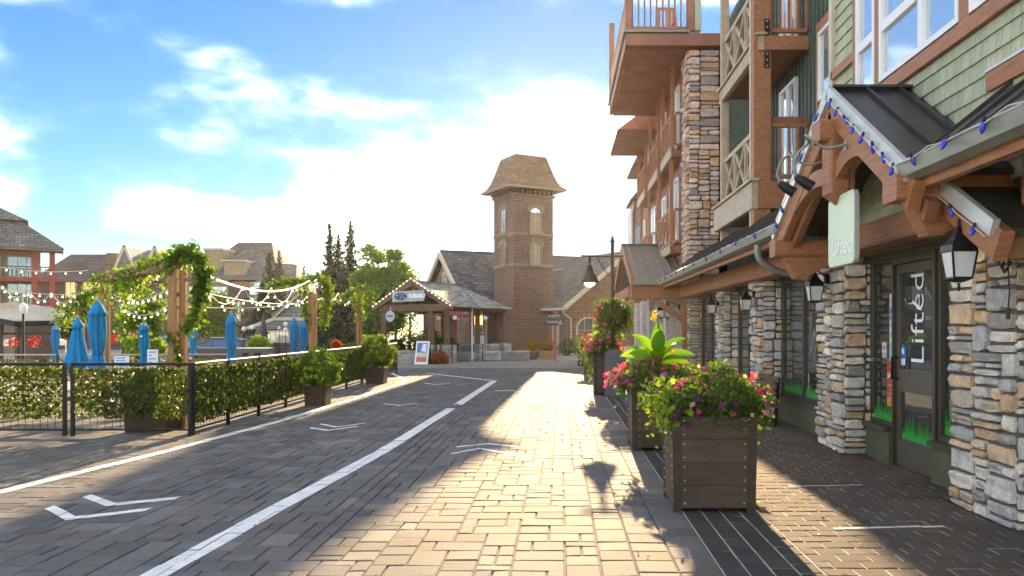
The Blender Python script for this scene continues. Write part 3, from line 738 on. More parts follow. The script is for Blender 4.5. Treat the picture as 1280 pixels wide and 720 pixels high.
white_window(8.48, 9.01, WZ0 - .0, 6.1, XW, (), (4.62,)); white_window(6.69, 8.35, WZ0, 6.1, XW, (7.40,), (4.62,)); white_window(5.07, 6.51, WZ0, 6.1, XW, (5.8,), (4.62,))
for z in (4.55, 5.7):
    m = MB(); m.box(XW - .06, XW - .03, 9.125, 9.88, z, z + .11); m.build('band_trim', m_wood, B)
m = MB(); m.box(XW - .06, XW + .06, 9.84, 9.95, 2.7, 6.3); m.build('corner_board', m_cream, B)
# ---- recessed board-and-batten wall
XR = 4.2
m = MB(); m.box(XR, XR + .08, 9.9, 20.0, 2.6, 9.2); bw = m.build('batten_wall', m_batten, B)
y = 10.0
while y < 20:
    m = MB(); m.box(XR - .03, XR, y, y + .05, 2.6, 9.1); m.build('batten', m_batten, bw); y += .21
white_window(12.15, 12.75, 5.1, 6.2, XR - .02, (), ()); 
m = MB(); m.box(XR - .09, XR - .035, 12.05, 12.85, 6.21, 6.36); m.box(XR - .09, XR - .035, 12.76, 12.86, 5.0, 6.208); m.build('window_trim', m_wood, B)
white_window(14.0, 15.0, 4.1, 5.9, XR - .02, (14.5,), ()); white_window(14.0, 15.0, 6.5, 8.4, XR - .02, (14.5,), ())
# ---- timber balcony stack
BX, BY0, BY1 = 3.40, 13.5, 16.6
for z0, z1, Xf in ((3.50, 3.96, BX - .14), (6.16, 6.40, BX - .03)):
    m = MB(); m.box(Xf + .05, XR - .035, BY0 + .03, BY1, z0 + .08, z1 - .03); dk = m.build('balcony_deck', m_wood2, B)
    m = MB(); m.bar((Xf, BY0 - .10, (z0 + z1) / 2), (Xf, BY1 + .1, (z0 + z1) / 2), .10, z1 - z0, c=.01); m.build('fascia', m_lwood, dk)
    m = MB(); m.bar((Xf + .053, BY0 - .06, (z0 + z1) / 2 - .002), (XR - .04, BY0 - .06, (z0 + z1) / 2 - .002), .10, z1 - z0 - .004, c=.01); m.build('fascia', m_wood, dk)
    m = MB(); m.box(Xf - .09, Xf + .06, BY0 - .16, BY1 + .14, z1 + .002, z1 + .045); m.build('edge_cap', m_lwood, dk)
m = MB(); m.bar((BX, BY0 + .06, 2.8), (BX, BY0 + .06, 9.2), .30, .26, c=.012); m.build('balcony_post', m_wood, B)
m = MB(); m.bar((BX, BY1 - .08, 2.8), (BX, BY1 - .08, 9.2), .16, .14, c=.008); m.build('balcony_post', m_lwood, B)
m = MB(); m.bar((BX - .155, BY0 + .14, 3.0), (BX - .155, BY0 + .14, 9.2), .02, .07); m.build('painted_lit_edge', m_pale, B)  # pale strip paints the sunlit edge of the post
for z in (5.0, 7.5, 9.0):
    m = MB(); m.bar((BX + .16, BY0 + .05, z), (XR, BY0 + .05, z), .10, .14, c=.008); m.build('cross_beam', m_wood2, B)
for z in (6.0, 6.55):
    m = MB()
    for dz in (-.12, 0, .12):
        pass
    m.box(BX + .03, BX + .12, BY0 - .076, BY0 - .062, z - .14, z + .14); pl = m.build('bolt_plate', m_black, B)
    for dz in (-.1, 0, .1):
        m = MB(); m.box(BX + .06, BX + .09, BY0 - .084, BY0 - .0765, z + dz - .015, z + dz + .015); m.build('bolt', m_bolt, pl)
def xrail(X, ya, yb, z0, z1, bays, mt, par):
    h = .07
    for z in (z0, z1): m = MB(); m.bar((X, ya, z), (X, yb, z), .06, .09, c=.006); m.build('rail', mt, par)
    st = (yb - ya) / bays
    for i in range(bays):
        a, b = ya + i * st, ya + (i + 1) * st
        for (q, w_) in (((a, z0), (b, z1)), ((a, z1), (b, z0))):
            m = MB(); m.bar((X + (.006 if q[1] == z0 else -.006), q[0], q[1]), (X + (.006 if q[1] == z0 else -.006), w_[0], w_[1]), .04, .06); m.build('lattice_bar', mt, par)
        if i: m = MB(); m.bar((X, a, z0), (X, a, z1), .055, .055); m.build('baluster', mt, par)
def pickets(p, q, z0, z1, step, mt, par, w_=.04):
    p, q = Vector(p), Vector(q); n = max(1, int((q - p).length / step))
    for z in (z0, z1): m = MB(); m.bar((*p, z), (*q, z), .06, .07, c=.005); m.build('rail', mt, par)
    for i in range(n + 1):
        c = p + (q - p) * (i / n); m = MB(); m.bar((*c, z0 + .03), (*c, z1 - .03), w_, w_); m.build('picket', mt, par)
for zb in (4.06, 6.52):
    e = thing_part = bpy.data.objects.new('balcony_railing', None); link(e, B)
    xrail(BX, BY0 + .20, BY1 - .16, zb, zb + .86, 3, m_lwood, e)
    pickets((BX + .17, BY0 + .02), (XR - .03, BY0 + .02), zb, zb + .86, .13, m_wood, e)
# ---- big upper balcony on the stone pier
ux0, uy0, uy1, uz = 1.68, 19.9, 26.4, 8.52
m = MB(); m.box(ux0 + .06, 4.2, uy0 + .06, uy1, uz, uz + .2); up = m.build('upper_balcony', m_rust, B)
m = MB(); m.bar((ux0, uy0 - .04, uz + .14), (ux0, uy1, uz + .14), .10, .30, c=.01); m.build('fascia', m_rust, up)
m = MB(); m.bar((ux0 - .05, uy0, uz + .145), (PX0 + .9, uy0, uz + .145), .10, .31, c=.01); m.build('fascia', m_rust, up)
m = MB(); m.bar((ux0 - .1, uy0 - .02, uz + .33), (3.2, uy0 - .02, uz + .33), .20, .05); m.bar((ux0 - .03, uy0 + .09, uz + .33), (ux0 - .03, uy1, uz + .33), .16, .05); m.build('edge_cap', m_gutter, up)
for i in range(16):
    m = MB(); m.box(ux0 + .08, 4.1, uy0 + .14 + i * .4, uy0 + .14 + i * .4 + .38, uz - .022, uz - .002); m.build('soffit_board', m_rust, up)
e = bpy.data.objects.new('balcony_railing', None); link(e, B)
pickets((ux0 + .12, uy0), (3.16, uy0), uz + .44, uz + 1.30, .145, m_rust, e); pickets((ux0, uy0 + .12), (ux0, uy1), uz + .44, uz + 1.30, .30, m_lwood, e)
for (x, y) in ((ux0 + .02, uy0), (3.25, uy0), (ux0 + .02, uy1 - .1)):
    m = MB(); m.bar((x, y, uz + .36), (x, y, 11.5), .17, .17, c=.01); m.build('balcony_post', m_rust, up)
m = MB(); m.bar((3.42, uy0 + .05, uz + .36), (3.42, uy0 + .05, 11.5), .16, .3); m.build('wall_return', m_shingle, up)
# ---- far wing: brown clad wall with bays, windows, lattice balconies, small roofs
XF_ = 3.35
m = MB(); m.box(XF_, XF_ + .1, 20.9, 34.8, 2.6, 9.2); fw_ = m.build('clad_wall', m_rust, B)
for i in range(32):
    m = MB(); z = 2.8 + i * .2; m.box(XF_ - .025, XF_, 20.95, 34.75, z, z + .17); m.build('clapboard', m_rust, fw_)
m = MB(); m.box(XF_, 12, 34.75, 34.85, -.02, 9.2); m.build('end_wall', m_dsiding, B)
def bayrail(y0, y1, z):
    e = bpy.data.objects.new('balcony_railing', None); link(e, B)
    X = XF_ - .34
    m = MB(); m.box(X - .03, XF_ - .03, y0, y1, z - .22, z - .02); m.build('balcony_deck', m_wood2, e)
    m = MB(); m.box(X - .07, X - .032, y0 - .05, y1 + .05, z - .24, z); m.build('fascia', m_lwood, e)
    xrail(X, y0, y1, z + .1, z + .95, 3, m_wood, e)
    for y in (y0, y1): m = MB(); m.bar((X, y, z), (X, y, z + 2.6), .10, .10); m.build('balcony_post', m_wood, e)
    pickets((X + .08, y0), (XF_ - .03, y0), z + .1, z + .95, .15, m_wood, e)
bayrail(21.6, 24.2, 3.75); bayrail(27.0, 29.6, 3.75); bayrail(24.4, 26.6, 6.3); bayrail(28., 30.5, 6.3); bayrail(21.4, 23.4, 6.3)
for (ya, yb, za, zb) in ((22.2, 23.8, 3.9, 5.7), (24.8, 26.4, 3.9, 5.6), (27.4, 29.2, 3.9, 5.7), (22.0, 23.2, 6.5, 8.2), (24.8, 26.2, 6.5, 8.2), (28.4, 30., 6.5, 8.2), (30.8, 32.4, 3.9, 5.7)):
    white_window(ya, yb, za, zb, XF_ - .03, ((ya + yb) / 2,), ())
# bay window with its little roof at the far end
m = MB(); m.box(3.0, XF_, 32.6, 34.6, 2.4, 6.7); bay = m.build('bay', m_rust, B)
m = MB(); m.prism([(2.85, 32.3, 6.7), (XF_, 32.3, 7.3), (XF_, 32.3, 6.7)], (0, 2.6, 0)); m.build('bay_roof', m_groof, bay)
for z0, z1 in ((3.2, 4.5), (4.9, 6.4)):
    white_window(32.8, 34.4, z0, z1, 2.985, (33.6,), ())
for x in (2.95,):
    m = MB(); m.box(3.06, 3.3, 32.56, 32.595, 4.9, 6.3); m.build('pane', m_sglass, bay)
m = MB(); m.prism([(1.95, 27.2, 8.25), (XF_, 27.2, 8.25), (XF_, 27.2, 9.3)], (0, 4.2, 0)); m.build('eave_roof', m_rust, B)
m = MB(); m.prism([(2.9, 31.6, 8.0), (XF_, 31.6, 8.0), (XF_, 31.6, 9.0)], (0, 3.4, 0)); m.build('eave_roof', m_rust, B)
# ---- second porch with galvanised standing seam roof
qy0, qz0, qy1, qz1, qx = 20.9, 2.76, 24.4, 4.02, 1.92
r3 = slab((qy1, qz1), (qy0, qz0), qx, XF_, .05, m_gal, 'porch_roof', B)
slab((qy1 + .002, qz1), (qy1 + 3.5, qz0), qx, XF_, .05, m_gal, 'porch_roof', B)
for k in range(6):
    x = qx + .14 + k * .235; m = MB(); m.bar((x, qy1 - .02, qz1 + .012), (x, qy0, qz0 + .012), .02, .05); m.build('roof_seam', m_gal, r3)
m = MB(); m.bar((qx - .05, qy1, qz1 + .02), (XF_ - .03, qy1, qz1 + .02), .20, .04); m.build('ridge_cap', m_bronze, r3)
m = MB(); m.box(qx - .02, XF_ + .3, qy0 - .10, qy0 - .02, qz0 - .13, qz0 + .01); m.build('gutter', m_gutter, r3)
for a, b in (((qy1, qz1), (qy0 + .02, qz0)), ((qy1, qz1), (qy1 + 3.5, qz0))):
    m = MB(); m.bar((qx - .02, a[0], a[1] - .10), (qx - .02, b[0], b[1] - .10), .08, .24, c=.01); m.build('rake_beam', m_wood, r3)
m = MB(); m.bar((qx - .05, qy0 + .2, qz0 - .32), (XF_ + .2, qy0 + .2, qz0 - .32), .25, .36, c=.02); m.build('porch_beam', m_wood, B)
m = MB(); m.bar((qx + .0, qy0 + .35, qz0 - .3), (qx + .0, qy1 + 3, qz0 - .3), .22, .28, c=.02); m.build('porch_beam', m_wood, B)
for y in (qy1 + 2.9,):
    m = MB(); m.bar((qx + .05, y, -.02), (qx + .05, y, qz0 - .44), .24, .24, c=.02); m.build('porch_post', m_wood, B)
m = MB(); m.bar((XF_ - .1, qy0 + .22, qz0 - 1.05), (qx + .55, qy0 + .22, qz0 - .5), .12, .14); m.build('porch_brace', m_wood, B)
m = MB(); m.bar((XF_ - .02, qy0 + .22, -.02), (XF_ - .02, qy0 + .22, qz0 - .5), .24, .24, c=.02); m.build('porch_post', m_wood, B)
for k, y in enumerate((23.0, 25.2, 27.4, 29.8, 32.2)):
    m = MB(); m.box(XF_ - .3, XF_ + .3, y, y + .6, -.02, 2.5); m.build('far_column', m_stone, B)
# ================================================================ STATION WITH TOWER
TH = R(30); AX = Vector((math.cos(TH), math.sin(TH), 0)); BXV = Vector((-math.sin(TH), math.cos(TH), 0)); SO = Vector((-6.75, 45, 0))
def S(a, b, z): return tuple(SO + AX * a + BXV * b + Vector((0, 0, z)))
ST = thing('brick_station', 'red brick station with slate roofs and a square tower at the end of the street', 'building', (SO.x, SO.y, 0))
def sbox(mb, a0, a1, b0, b1, z0, z1, t=ONE):
    v = [S(a, b, z) for z in (z0, z1) for b in (b0, b1) for a in (a0, a1)]
    return mb.add(v, [(0, 2, 3, 1), (4, 5, 7, 6), (0, 1, 5, 4), (2, 6, 7, 3), (0, 4, 6, 2), (1, 3, 7, 5)], t)
RZ, EZ_, HD = 5.72, 2.5, 3.75
def wallprism(pts, off, name, mt, par=ST, uv=True): 
    m = MB(); m.prism(pts, off); return m.build(name, mt, par, uv=uv)
LEN = 12.5
# main block walls with left gable
wallprism([S(.3, -3.5, -.02), S(.3, 3.5, -.02), S(.3, 3.5, EZ_ + .1), S(.3, 0, RZ - .25), S(.3, -3.5, EZ_ + .1)], AX * (LEN - .3), 'wall', m_brick)
for s in (-1, 1):
    m = MB(); m.prism([S(0, 0, RZ), S(0, s * (HD + .25), EZ_ - .2), S(0, s * (HD + .25), EZ_ - .08), S(0, 0, RZ + .14)], AX * LEN); m.build('roof', m_slate, ST, uv=True)
    m = MB(); m.bar(S(-.06, 0, RZ - .04), S(-.06, s * (HD + .25), EZ_ - .25), .10, .26); m.build('barge_board', m_cream, ST)
m = MB(); m.bar(S(0, 0, RZ + .16), S(LEN, 0, RZ + .16), .2, .06); m.build('ridge_cap', m_broof, ST)
m = MB(); m.tube([S(1.6, 0, RZ + .1), S(1.6, 0, RZ + .75)], .025, 6); m.tube([S(1.6, 0, RZ + .5), S(1.6, 0, RZ + .58)], .07, 6); m.build('finial', m_red, ST)
# right cross wing, gable to the right-front
a0, a1, bF = 3.5, 11.2, -7.8; am = (a0 + a1) / 2; WZ = EZ_ + (am - a0) * .76
wallprism([S(a0 + .3, bF + .3, -.02), S(a1 - .3, bF + .3, -.02), S(a1 - .3, bF + .3, EZ_ + .15), S(am, bF + .3, WZ - .1), S(a0 + .3, bF + .3, EZ_ + .15)], BXV * 7.5, 'wall', m_brick)
for q in (a0, a1):
    m = MB(); m.prism([S(am, bF, WZ), S(q, bF, EZ_), S(q, bF, EZ_ + .13), S(am, bF, WZ + .14)], BXV * 7.9); m.build('roof', m_slate, ST, uv=True)
    m = MB(); m.bar(S(am, bF - .04, WZ - .02), S(q, bF - .04, EZ_ - .03), .08, .22); m.build('barge_board', m_cream, ST)
m = MB(); m.bar(S(a0 - .06, bF, EZ_ - .04), S(a0 - .06, bF + 5.2, EZ_ - .04), .12, .13); m.build('gutter', m_cream, ST)
m = MB(); m.tube([S(a0, bF + .1, EZ_ - .08), S(a0 + .2, bF + .2, EZ_ - .35), S(a0 + .55, bF + .2, EZ_ - .5), S(a0 + .55, bF + .22, 0)], .045, 6); m.build('downspout', m_cream, ST)
# dormer on the right slope
m = MB(); c0 = S(6.8, -2.6, 3.9)
sbox(m, 6.4, 7.0, -2.9, -1.2, 3.6, 4.9); d_ = m.build('dormer', m_cream, ST)
m = MB(); sbox(m, 6.47, 6.93, -2.93, -2.905, 4.05, 4.75); m.build('pane', m_sglass, d_)
# stone plinth
m = MB(); sbox(m, a0 + .22, a0 + .29, bF + .24, bF + 5, -.01, .55); m.build('plinth', m_fstone, ST)
m = MB(); sbox(m, a0 + .22, a1 - .2, bF + .20, bF + .28, -.01, .55); m.build('plinth', m_fstone, ST)
# arched windows / doors
def arched(o, ex, en, w, h, mt=m_twin, rows=4, cols=2, arch=True, sill=True, fr_m=m_cream, t=.09, brickarch=True, name='window'):
    """o: bottom-centre on wall, ex: along wall, en: outward"""
    o, ex, en = Vector(o), Vector(ex).normalized(), Vector(en).normalized(); z = Vector((0, 0, 1)); r = w / 2; hs_ = h - (r * .8 if arch else 0)
    def prof(r_, hh, base=0): 
        p = [(-r_, base), (r_, base), (r_, hh)]
        if arch: p += [(r_ * math.cos(math.pi * k / 10), hh + r_ * .8 * math.sin(math.pi * k / 10)) for k in range(1, 10)]
        return p + [(-r_, hh)]
    W = lambda p, d: tuple(o + ex * p[0] + z * p[1] + en * d)
    inn = prof(r - t, hs_, t); outp = prof(r, hs_)
    n = len(inn); m = MB()
    vs = [W(p, .05) for p in outp] + [W(p, .05) for p in inn] + [W(p, -.02) for p in outp] + [W(p, -.02) for p in inn]
    fs = []
    for k in range(n):
        q = (k + 1) % n; fs += [(k, q, n + q, n + k), (k, 2 * n + k, 2 * n + q, q), (n + k, n + q, 3 * n + q, 3 * n + k)]
    m.add(vs, fs)
    for k in range(1, cols): x = -r + w * k / cols; m.bar(W((x, t), .02), W((x, hs_ + (r * .7 if arch else -t)), .02), .03, .03)
    for k in range(1, rows): y = h * k / rows; m.bar(W((-r + t, y), .021), W((r - t, y), .021), .03, .05 if k == rows // 2 else .03)
    f = m.build(name, fr_m, ST)
    m = MB(); m.prism([W(p, .0) for p in inn], en * .012); m.build('pane', mt, f)
    if arch and brickarch:
        for k in range(9):
            g = math.pi * (k + .5) / 9; c = (r + .10) * math.cos(g), hs_ + (r * .8 + .10) * math.sin(g); e2 = (r - .0 + .01) * math.cos(g), hs_ + (r * .8 + .01) * math.sin(g)
            m = MB(); m.bar(W(e2, .03), W((e2[0] + .17 * math.cos(g), e2[1] + .17 * math.sin(g)), .03), .11, .06, up=tuple(en)); m.build('arch_stone', m_trim2, f)
    if sill: m = MB(); m.bar(W((-r - .08, -.05), .06), W((r + .08, -.05), .06), .14, .09); m.build('sill', m_trim2, f)
nA = -AX; nB = -BXV
arched(S(.9, -3.5, .55), AX, nB, .75, 1.75, rows=5, cols=3)
arched(S(a0 + .3, -4.4, .3), BXV, nA, .72, 1.85, rows=5, cols=3); arched(S(a0 + .3, -6.5, .55), BXV, nA, .68, 1.55, rows=4, cols=3, mt=m_sglass)
arched(S(.3, 0, 3.45), BXV, nA, .6, 1.2, rows=3, cols=2)
m = MB(); 
arched(S(am - 2.2, bF + .3, .02), AX, nB, 1.5, 2.05, rows=3, cols=3, mt=m_batten, sill=False, fr_m=m_cream)
arched(S(am + 1.2, bF + .3, .5), AX, nB, .9, 1.7, rows=3, cols=2, mt=m_batten, fr_m=m_cream)
# --- tower
t0, t1, u0, u1 = 1.78, 4.10, -5.65, -3.33; ta, ub = (t0 + t1) / 2, (u0 + u1) / 2; hw = (t1 - t0) / 2; TZ = 8.66
m = MB(); sbox(m, t0, t1, u0, u1, -.02, TZ); tw = m.build('tower', m_brick, ST, uv=True)
for z in (6.32, 4.72):
    m = MB(); sbox(m, t0 - .05, t1 + .05, u0 - .05, u1 + .05, z, z + .10); m.build('string_course', m_trim2, tw)
    for side_ in range(2):
        for k in range(14):
            q = (k + .5) / 14; m = MB()
            if side_ == 0: sbox(m, t0 + (t1 - t0) * q - .05, t0 + (t1 - t0) * q + .03, u0 - .045, u0 - .002, z - .09, z - .002)
            else: sbox(m, t0 - .045, t0 - .002, u0 + (u1 - u0) * q - .05, u0 + (u1 - u0) * q + .03, z - .09, z - .002)
            m.build('dentil', m_trim2, tw)
m = MB(); sbox(m, t0 - .09, t1 + .09, u0 - .09, u1 + .09, TZ - .32, TZ - .22); m.build('corbel_band', m_brick, tw, uv=True)
for k in range(9):
    q = (k + .5) / 9
    m = MB(); sbox(m, t0 + (t1 - t0) * q - .05, t0 + (t1 - t0) * q + .05, u0 - .2, u0 - .003, TZ - .2, TZ - .02); m.build('corbel', m_brick, tw, uv=True)
    m = MB(); sbox(m, t0 - .2, t0 - .003, u0 + (u1 - u0) * q - .05, u0 + (u1 - u0) * q + .05, TZ - .2, TZ - .02); m.build('corbel', m_brick, tw, uv=True)
for z in (6.45, 4.80):
    arched(S(ta + .12, u0, z), AX, nB, .72, 1.35 if z > 6 else 1.2, rows=4, cols=3, name='tower_window', fr_m=m_trim2); arched(S(t0, ub, z), BXV, nA, .66, 1.35 if z > 6 else 1.2, rows=4, cols=2, mt=m_sglass if z > 6 else m_twin, name='tower_window', fr_m=m_trim2)
prof = [(hw + .48, TZ), (hw + .50, TZ + .10), (hw + .30, TZ + .28), (hw + .14, TZ + .55), (hw + .02, TZ + .90), (hw - .10, TZ + 1.3), (hw - .22, TZ + 1.74), (hw - .28, TZ + 1.86)]
vs = []; fs = []
for r_, z in prof: vs += [S(ta - r_, ub - r_, z), S(ta + r_, ub - r_, z), S(ta + r_, ub + r_, z), S(ta - r_, ub + r_, z)]
for j in range(len(prof) - 1):
    for k in range(4): fs.append((4 * j + k, 4 * j + (k + 1) % 4, 4 * j + 4 + (k + 1) % 4, 4 * j + 4 + k))
fs += [(3, 2, 1, 0), tuple(4 * len(prof) - 4 + k for k in range(4))]
m = MB(); m.add(vs, fs); cap = m.build('tower_roof', m_caproof, ST, uv=True)
m = MB()
r_ = hw + .52
for p, q in (((-r_, -r_), (r_, -r_)), ((-r_, -r_), (-r_, r_))): m.bar(S(ta + p[0], ub + p[1], TZ + .05), S(ta + q[0], ub + q[1], TZ + .05), .05, .10)
m.build('cornice', m_trim2, cap)
for k in range(16):
    r_ = hw - .3; q = -r_ + 2 * r_ * (k % 8) / 7; p = (ta + q, ub - r_) if k < 8 else (ta - r_, ub + q)
    m = MB(); m.tube([S(*p, TZ + 1.84), S(*p, TZ + 1.95)], .010, 5); m.build('cresting', m_black, cap)
# awning and lit sign over the main entrance
m = MB(); m.prism([S(-.0, -4.3, 2.15), S(-.0, -3.5, 2.4), S(0, -3.5, 2.1)], AX * -1.7); 
aw = m.build('awning', m_red, ST)
m = MB(); sbox(m, -1.35, -.45, -3.56, -3.45, .1, 2.05); m.build('entrance_door', m_rust, ST)

# ================================================================ PAVILION
AL = R(25); U = Vector((-math.cos(AL), math.sin(AL), 0)); V = Vector((math.sin(AL), math.cos(AL), 0)); PC = Vector((-4.59, 34, 0))
def Pv(u, v, z): return tuple(PC + U * u + V * v + Vector((0, 0, z)))
PV = thing('timber_pavilion', 'open timber pavilion with silvery shake roof on stone piers, before the brick station', 'pavilion', (PC.x, PC.y, 0))
W_, L_, PE, PR = 4.05, 5.4, 2.46, 3.55
for (ua, vb) in ((0, 0), (W_, 0)):
    sgn = 1 if ua == 0 else -1; rid0, rid1 = Pv(W_ / 2, -.02, PR), Pv(W_ / 2, L_ - 1.9, PR); e0, e1 = Pv(ua - .0, 0, PE - .02), Pv(ua, L_, PE - .02)
    m = MB(); v4 = [rid0, rid1, e1, e0]; lo = [(x, y, z - .07) for x, y, z in v4]
    m.add(v4 + lo, [(0, 1, 2, 3) if sgn < 0 else (3, 2, 1, 0), (4, 7, 6, 5) if sgn < 0 else (5, 6, 7, 4), (0, 3, 7, 4), (1, 5, 6, 2), (3, 2, 6, 7)]); rf = m.build('roof', m_slate2, PV, uv=True)
    m = MB(); m.bar(Pv(W_ / 2, -.06, PR - .06), Pv(ua - .1 * sgn, -.06, PE - .12), .10, .26, c=.01); m.build('barge_board', m_dwood, PV)
m = MB(); m.add([Pv(W_ / 2, L_ - 1.9, PR), Pv(0, L_, PE - .02), Pv(W_, L_, PE - .02)], [(0, 2, 1)]); m.build('roof', m_slate2, PV, uv=True)
m = MB(); m.bar(Pv(W_ / 2, -.1, PR + .02), Pv(W_ / 2, L_ - 1.9, PR + .02), .16, .05); m.build('ridge_cap', m_slate2, PV, uv=True)
m = MB(); m.bar(Pv(.25, .12, 2.38), Pv(W_ - .25, .12, 2.38), .18, .32, c=.02); m.build('tie_beam', m_dwood, PV)
for uu in (.35, W_ - .35): m = MB(); m.bar(Pv(uu, .1, 2.36), Pv(uu, L_ - .2, 2.36), .16, .28, c=.02); m.build('plate_beam', m_dwood, PV)
m = MB(); m.bar(Pv(W_ / 2, .1, 2.55), Pv(W_ / 2, .1, PR - .1), .18, .14); m.build('king_post', m_dwood, PV)
for s in (-.8, .8): m = MB(); m.bar(Pv(W_ / 2, .1, 2.6), Pv(W_ / 2 + s, .1, 3.02), .12, .12); m.build('strut', m_dwood, PV)
for (u, v) in ((.35, .15), (1.15, .15), (W_ - .4, .15), (.35, L_ - .5), (W_ - .4, L_ - .5), (.35, 2.7)):
    m = MB(); m.bar(Pv(u, v, .78), Pv(u, v, 2.3), .24, .24, c=.02); m.build('timber_post', m_dwood, PV)
    m = MB(); m.bar(Pv(u, v, -.02), Pv(u, v, .78), .56, .56); pr_ = m.build('stone_pier', m_mortar, PV)
    for lv in range(4):
        for fc in range(2):
            k = 0
            while k < .56:
                wd = rnd(.16, .3); wd = min(wd, .56 - k)
                m = MB(); uu, vv = (u + .28 - k - wd / 2, v - .28) if fc == 0 else (u - .28, v - .28 + k + wd / 2)
                d = U if fc == 0 else V; nn_ = -V if fc == 0 else -U
                c = Vector(Pv(uu, vv, .10 + lv * .195)) + nn_ * .01
                m.bar(tuple(c - d * (wd / 2 - .008)), tuple(c + d * (wd / 2 - .008)), .05 + rnd(0, .03), .18, vary(.25)); m.build('stone', m_fstone, pr_); k += wd
# low walls between the piers
for (uA, uB) in ((.7, .9), (1.5, W_ - .75)):
    n = max(1, int((uB - uA) / .55))
    for k in range(n):
        m = MB(); ua = uA + (uB - uA) * k / n; ub_ = uA + (uB - uA) * (k + 1) / n; m.bar(Pv(ua + .01, .15, .26), Pv(ub_ - .01, .15, .26), .42, .54 + rnd(-.08, .05), vary(.2), c=.04); m.build('boulder', m_fstone, PV)
# sign with oval emblem
m = MB(); m.bar(Pv(W_ / 2 + .95, -.16, 2.86), Pv(W_ / 2 - .72, -.16, 2.90), .05, .46, (.40, .40, .38)); 
sg = tag(m.build('gable_sign', m_tint, None, loc=Pv(W_ / 2, -.16, 2.6)), 'grey board with blue oval emblem and white letters in the pavilion gable', 'sign')
sc = Vector(Pv(W_ / 2, 0, 2.88)); ux = -U; fwd = -V
def on_sign(u, z, d): return tuple(sc + ux * u + Vector((0, 0, z)) + fwd * (.19 + d))
m = MB(); m.prism([on_sign(-.48 + .36 * math.cos(2 * math.pi * k / 28), .0 + .20 * math.sin(2 * math.pi * k / 28), .012) for k in range(28)], fwd * .006, (.5, .54, .58)); m.build('emblem_rim', m_tint, sg)
m = MB(); m.prism([on_sign(-.48 + .33 * math.cos(2 * math.pi * k / 28), .0 + .175 * math.sin(2 * math.pi * k / 28), .019) for k in range(28)], fwd * .006, (.02, .05, .12)); em = m.build('emblem', m_tint, sg)
for (x, z, s) in ((-.66, .04, .085), (-.50, .10, .05), (-.36, .08, .05), (-.44, -.02, .05), (-.30, -.05, .05), (-.50, -.10, .05)):
    m = MB(); m.prism([on_sign(x + s * (1 if k % 2 == 0 else .25) * math.cos(math.pi * k / 4), z + s * (1 if k % 2 == 0 else .25) * math.sin(math.pi * k / 4), .027) for k in range(8)], fwd * .004, (.55, .62, .70)); m.build('emblem_star', m_tint, em)
text_mesh('lettering', 'SUBARU', .23, m_tint, sg, frame_m(on_sign(.36, 0, .012), ux, (0, 0, 1)), .004, bold=.012, tint=(.9, .92, .95))
# lights along the pavilion gable
e = thing('light_string', 'row of small lit bulbs along the pavilion gable edge', 'string lights', Pv(0, 0, 2.4)); e['group'] = 'light strings'
m = MB(); m.tube([Pv(0, -.14, PE), Pv(W_ / 2, -.14, PR + .1), Pv(W_, -.14, PE)], .008, 5); m.build('cable', m_cable, e)
blb = None
def bulbs(pts, r, mt, par, base=None):
    me = None
    for p in pts:
        if me is None:
            m = MB(); m.ball((0, 0, 0), r, 8, 5, sz=1.15); o = m.build('bulb', mt, None); me = o.data; o.parent = par
        else: o = bpy.data.objects.new('bulb', me); link(o, par)
        o.location = Vector(p) - Vector(top(par).location)
for s in (0, 1):
    bulbs([Pv(W_ / 2 + (W_ / 2 * k / 11) * (-1 if s else 1), -.15, PR + .1 - (PR + .1 - PE) * k / 11) for k in range(s, 12)], .02, m_bulbw, e)
# round sign, globes, signs hung in the pavilion
o = MB(); c = Vector(Pv(W_ - .85, .0, 2.02)); o.prism([tuple(c + U * .24 * math.cos(2 * math.pi * k / 20) + Vector((0, 0, .24 * math.sin(2 * math.pi * k / 20)))) for k in range(20)], -V * .04, (.45, .47, .5))
o.bar(tuple(c + U * .15 - V * .045), tuple(c - U * .15 - V * .045), .008, .09, (.12, .13, .16)); o.tube([tuple(c + Vector((0, 0, .22))), tuple(c + Vector((0, 0, .4)))], .01, 5)
tag(o.build('round_sign', m_tint, None, loc=tuple(c)), 'round grey sign hanging under the left side of the pavilion roof', 'sign')
for k, (u, v) in enumerate(((.9, .35), (.05, .3), (-.35, 2.2), (2.6, 4.8), (2.2, 4.8), (1.7, 4.8))):
    t = thing('globe_light', ['white globe light by the right front post of the pavilion', 'white globe light right of the pavilion corner post', 'white globe light beyond the pavilion eave', 'left one of three globe lights at the back of the pavilion', 'middle one of three globe lights at the back of the pavilion', 'right one of three globe lights at the back of the pavilion'][k], 'lamp', Pv(u, v, 1.8), group='globe lights of the pavilion')
    m = MB(); m.ball(Pv(u, v, 1.93), .10, 12, 8); m.build('globe', m_frost, t); m = MB(); m.tube([Pv(u, v, 2.02), Pv(u, v, 2.3)], .012, 5); m.build('stem', m_black, t)
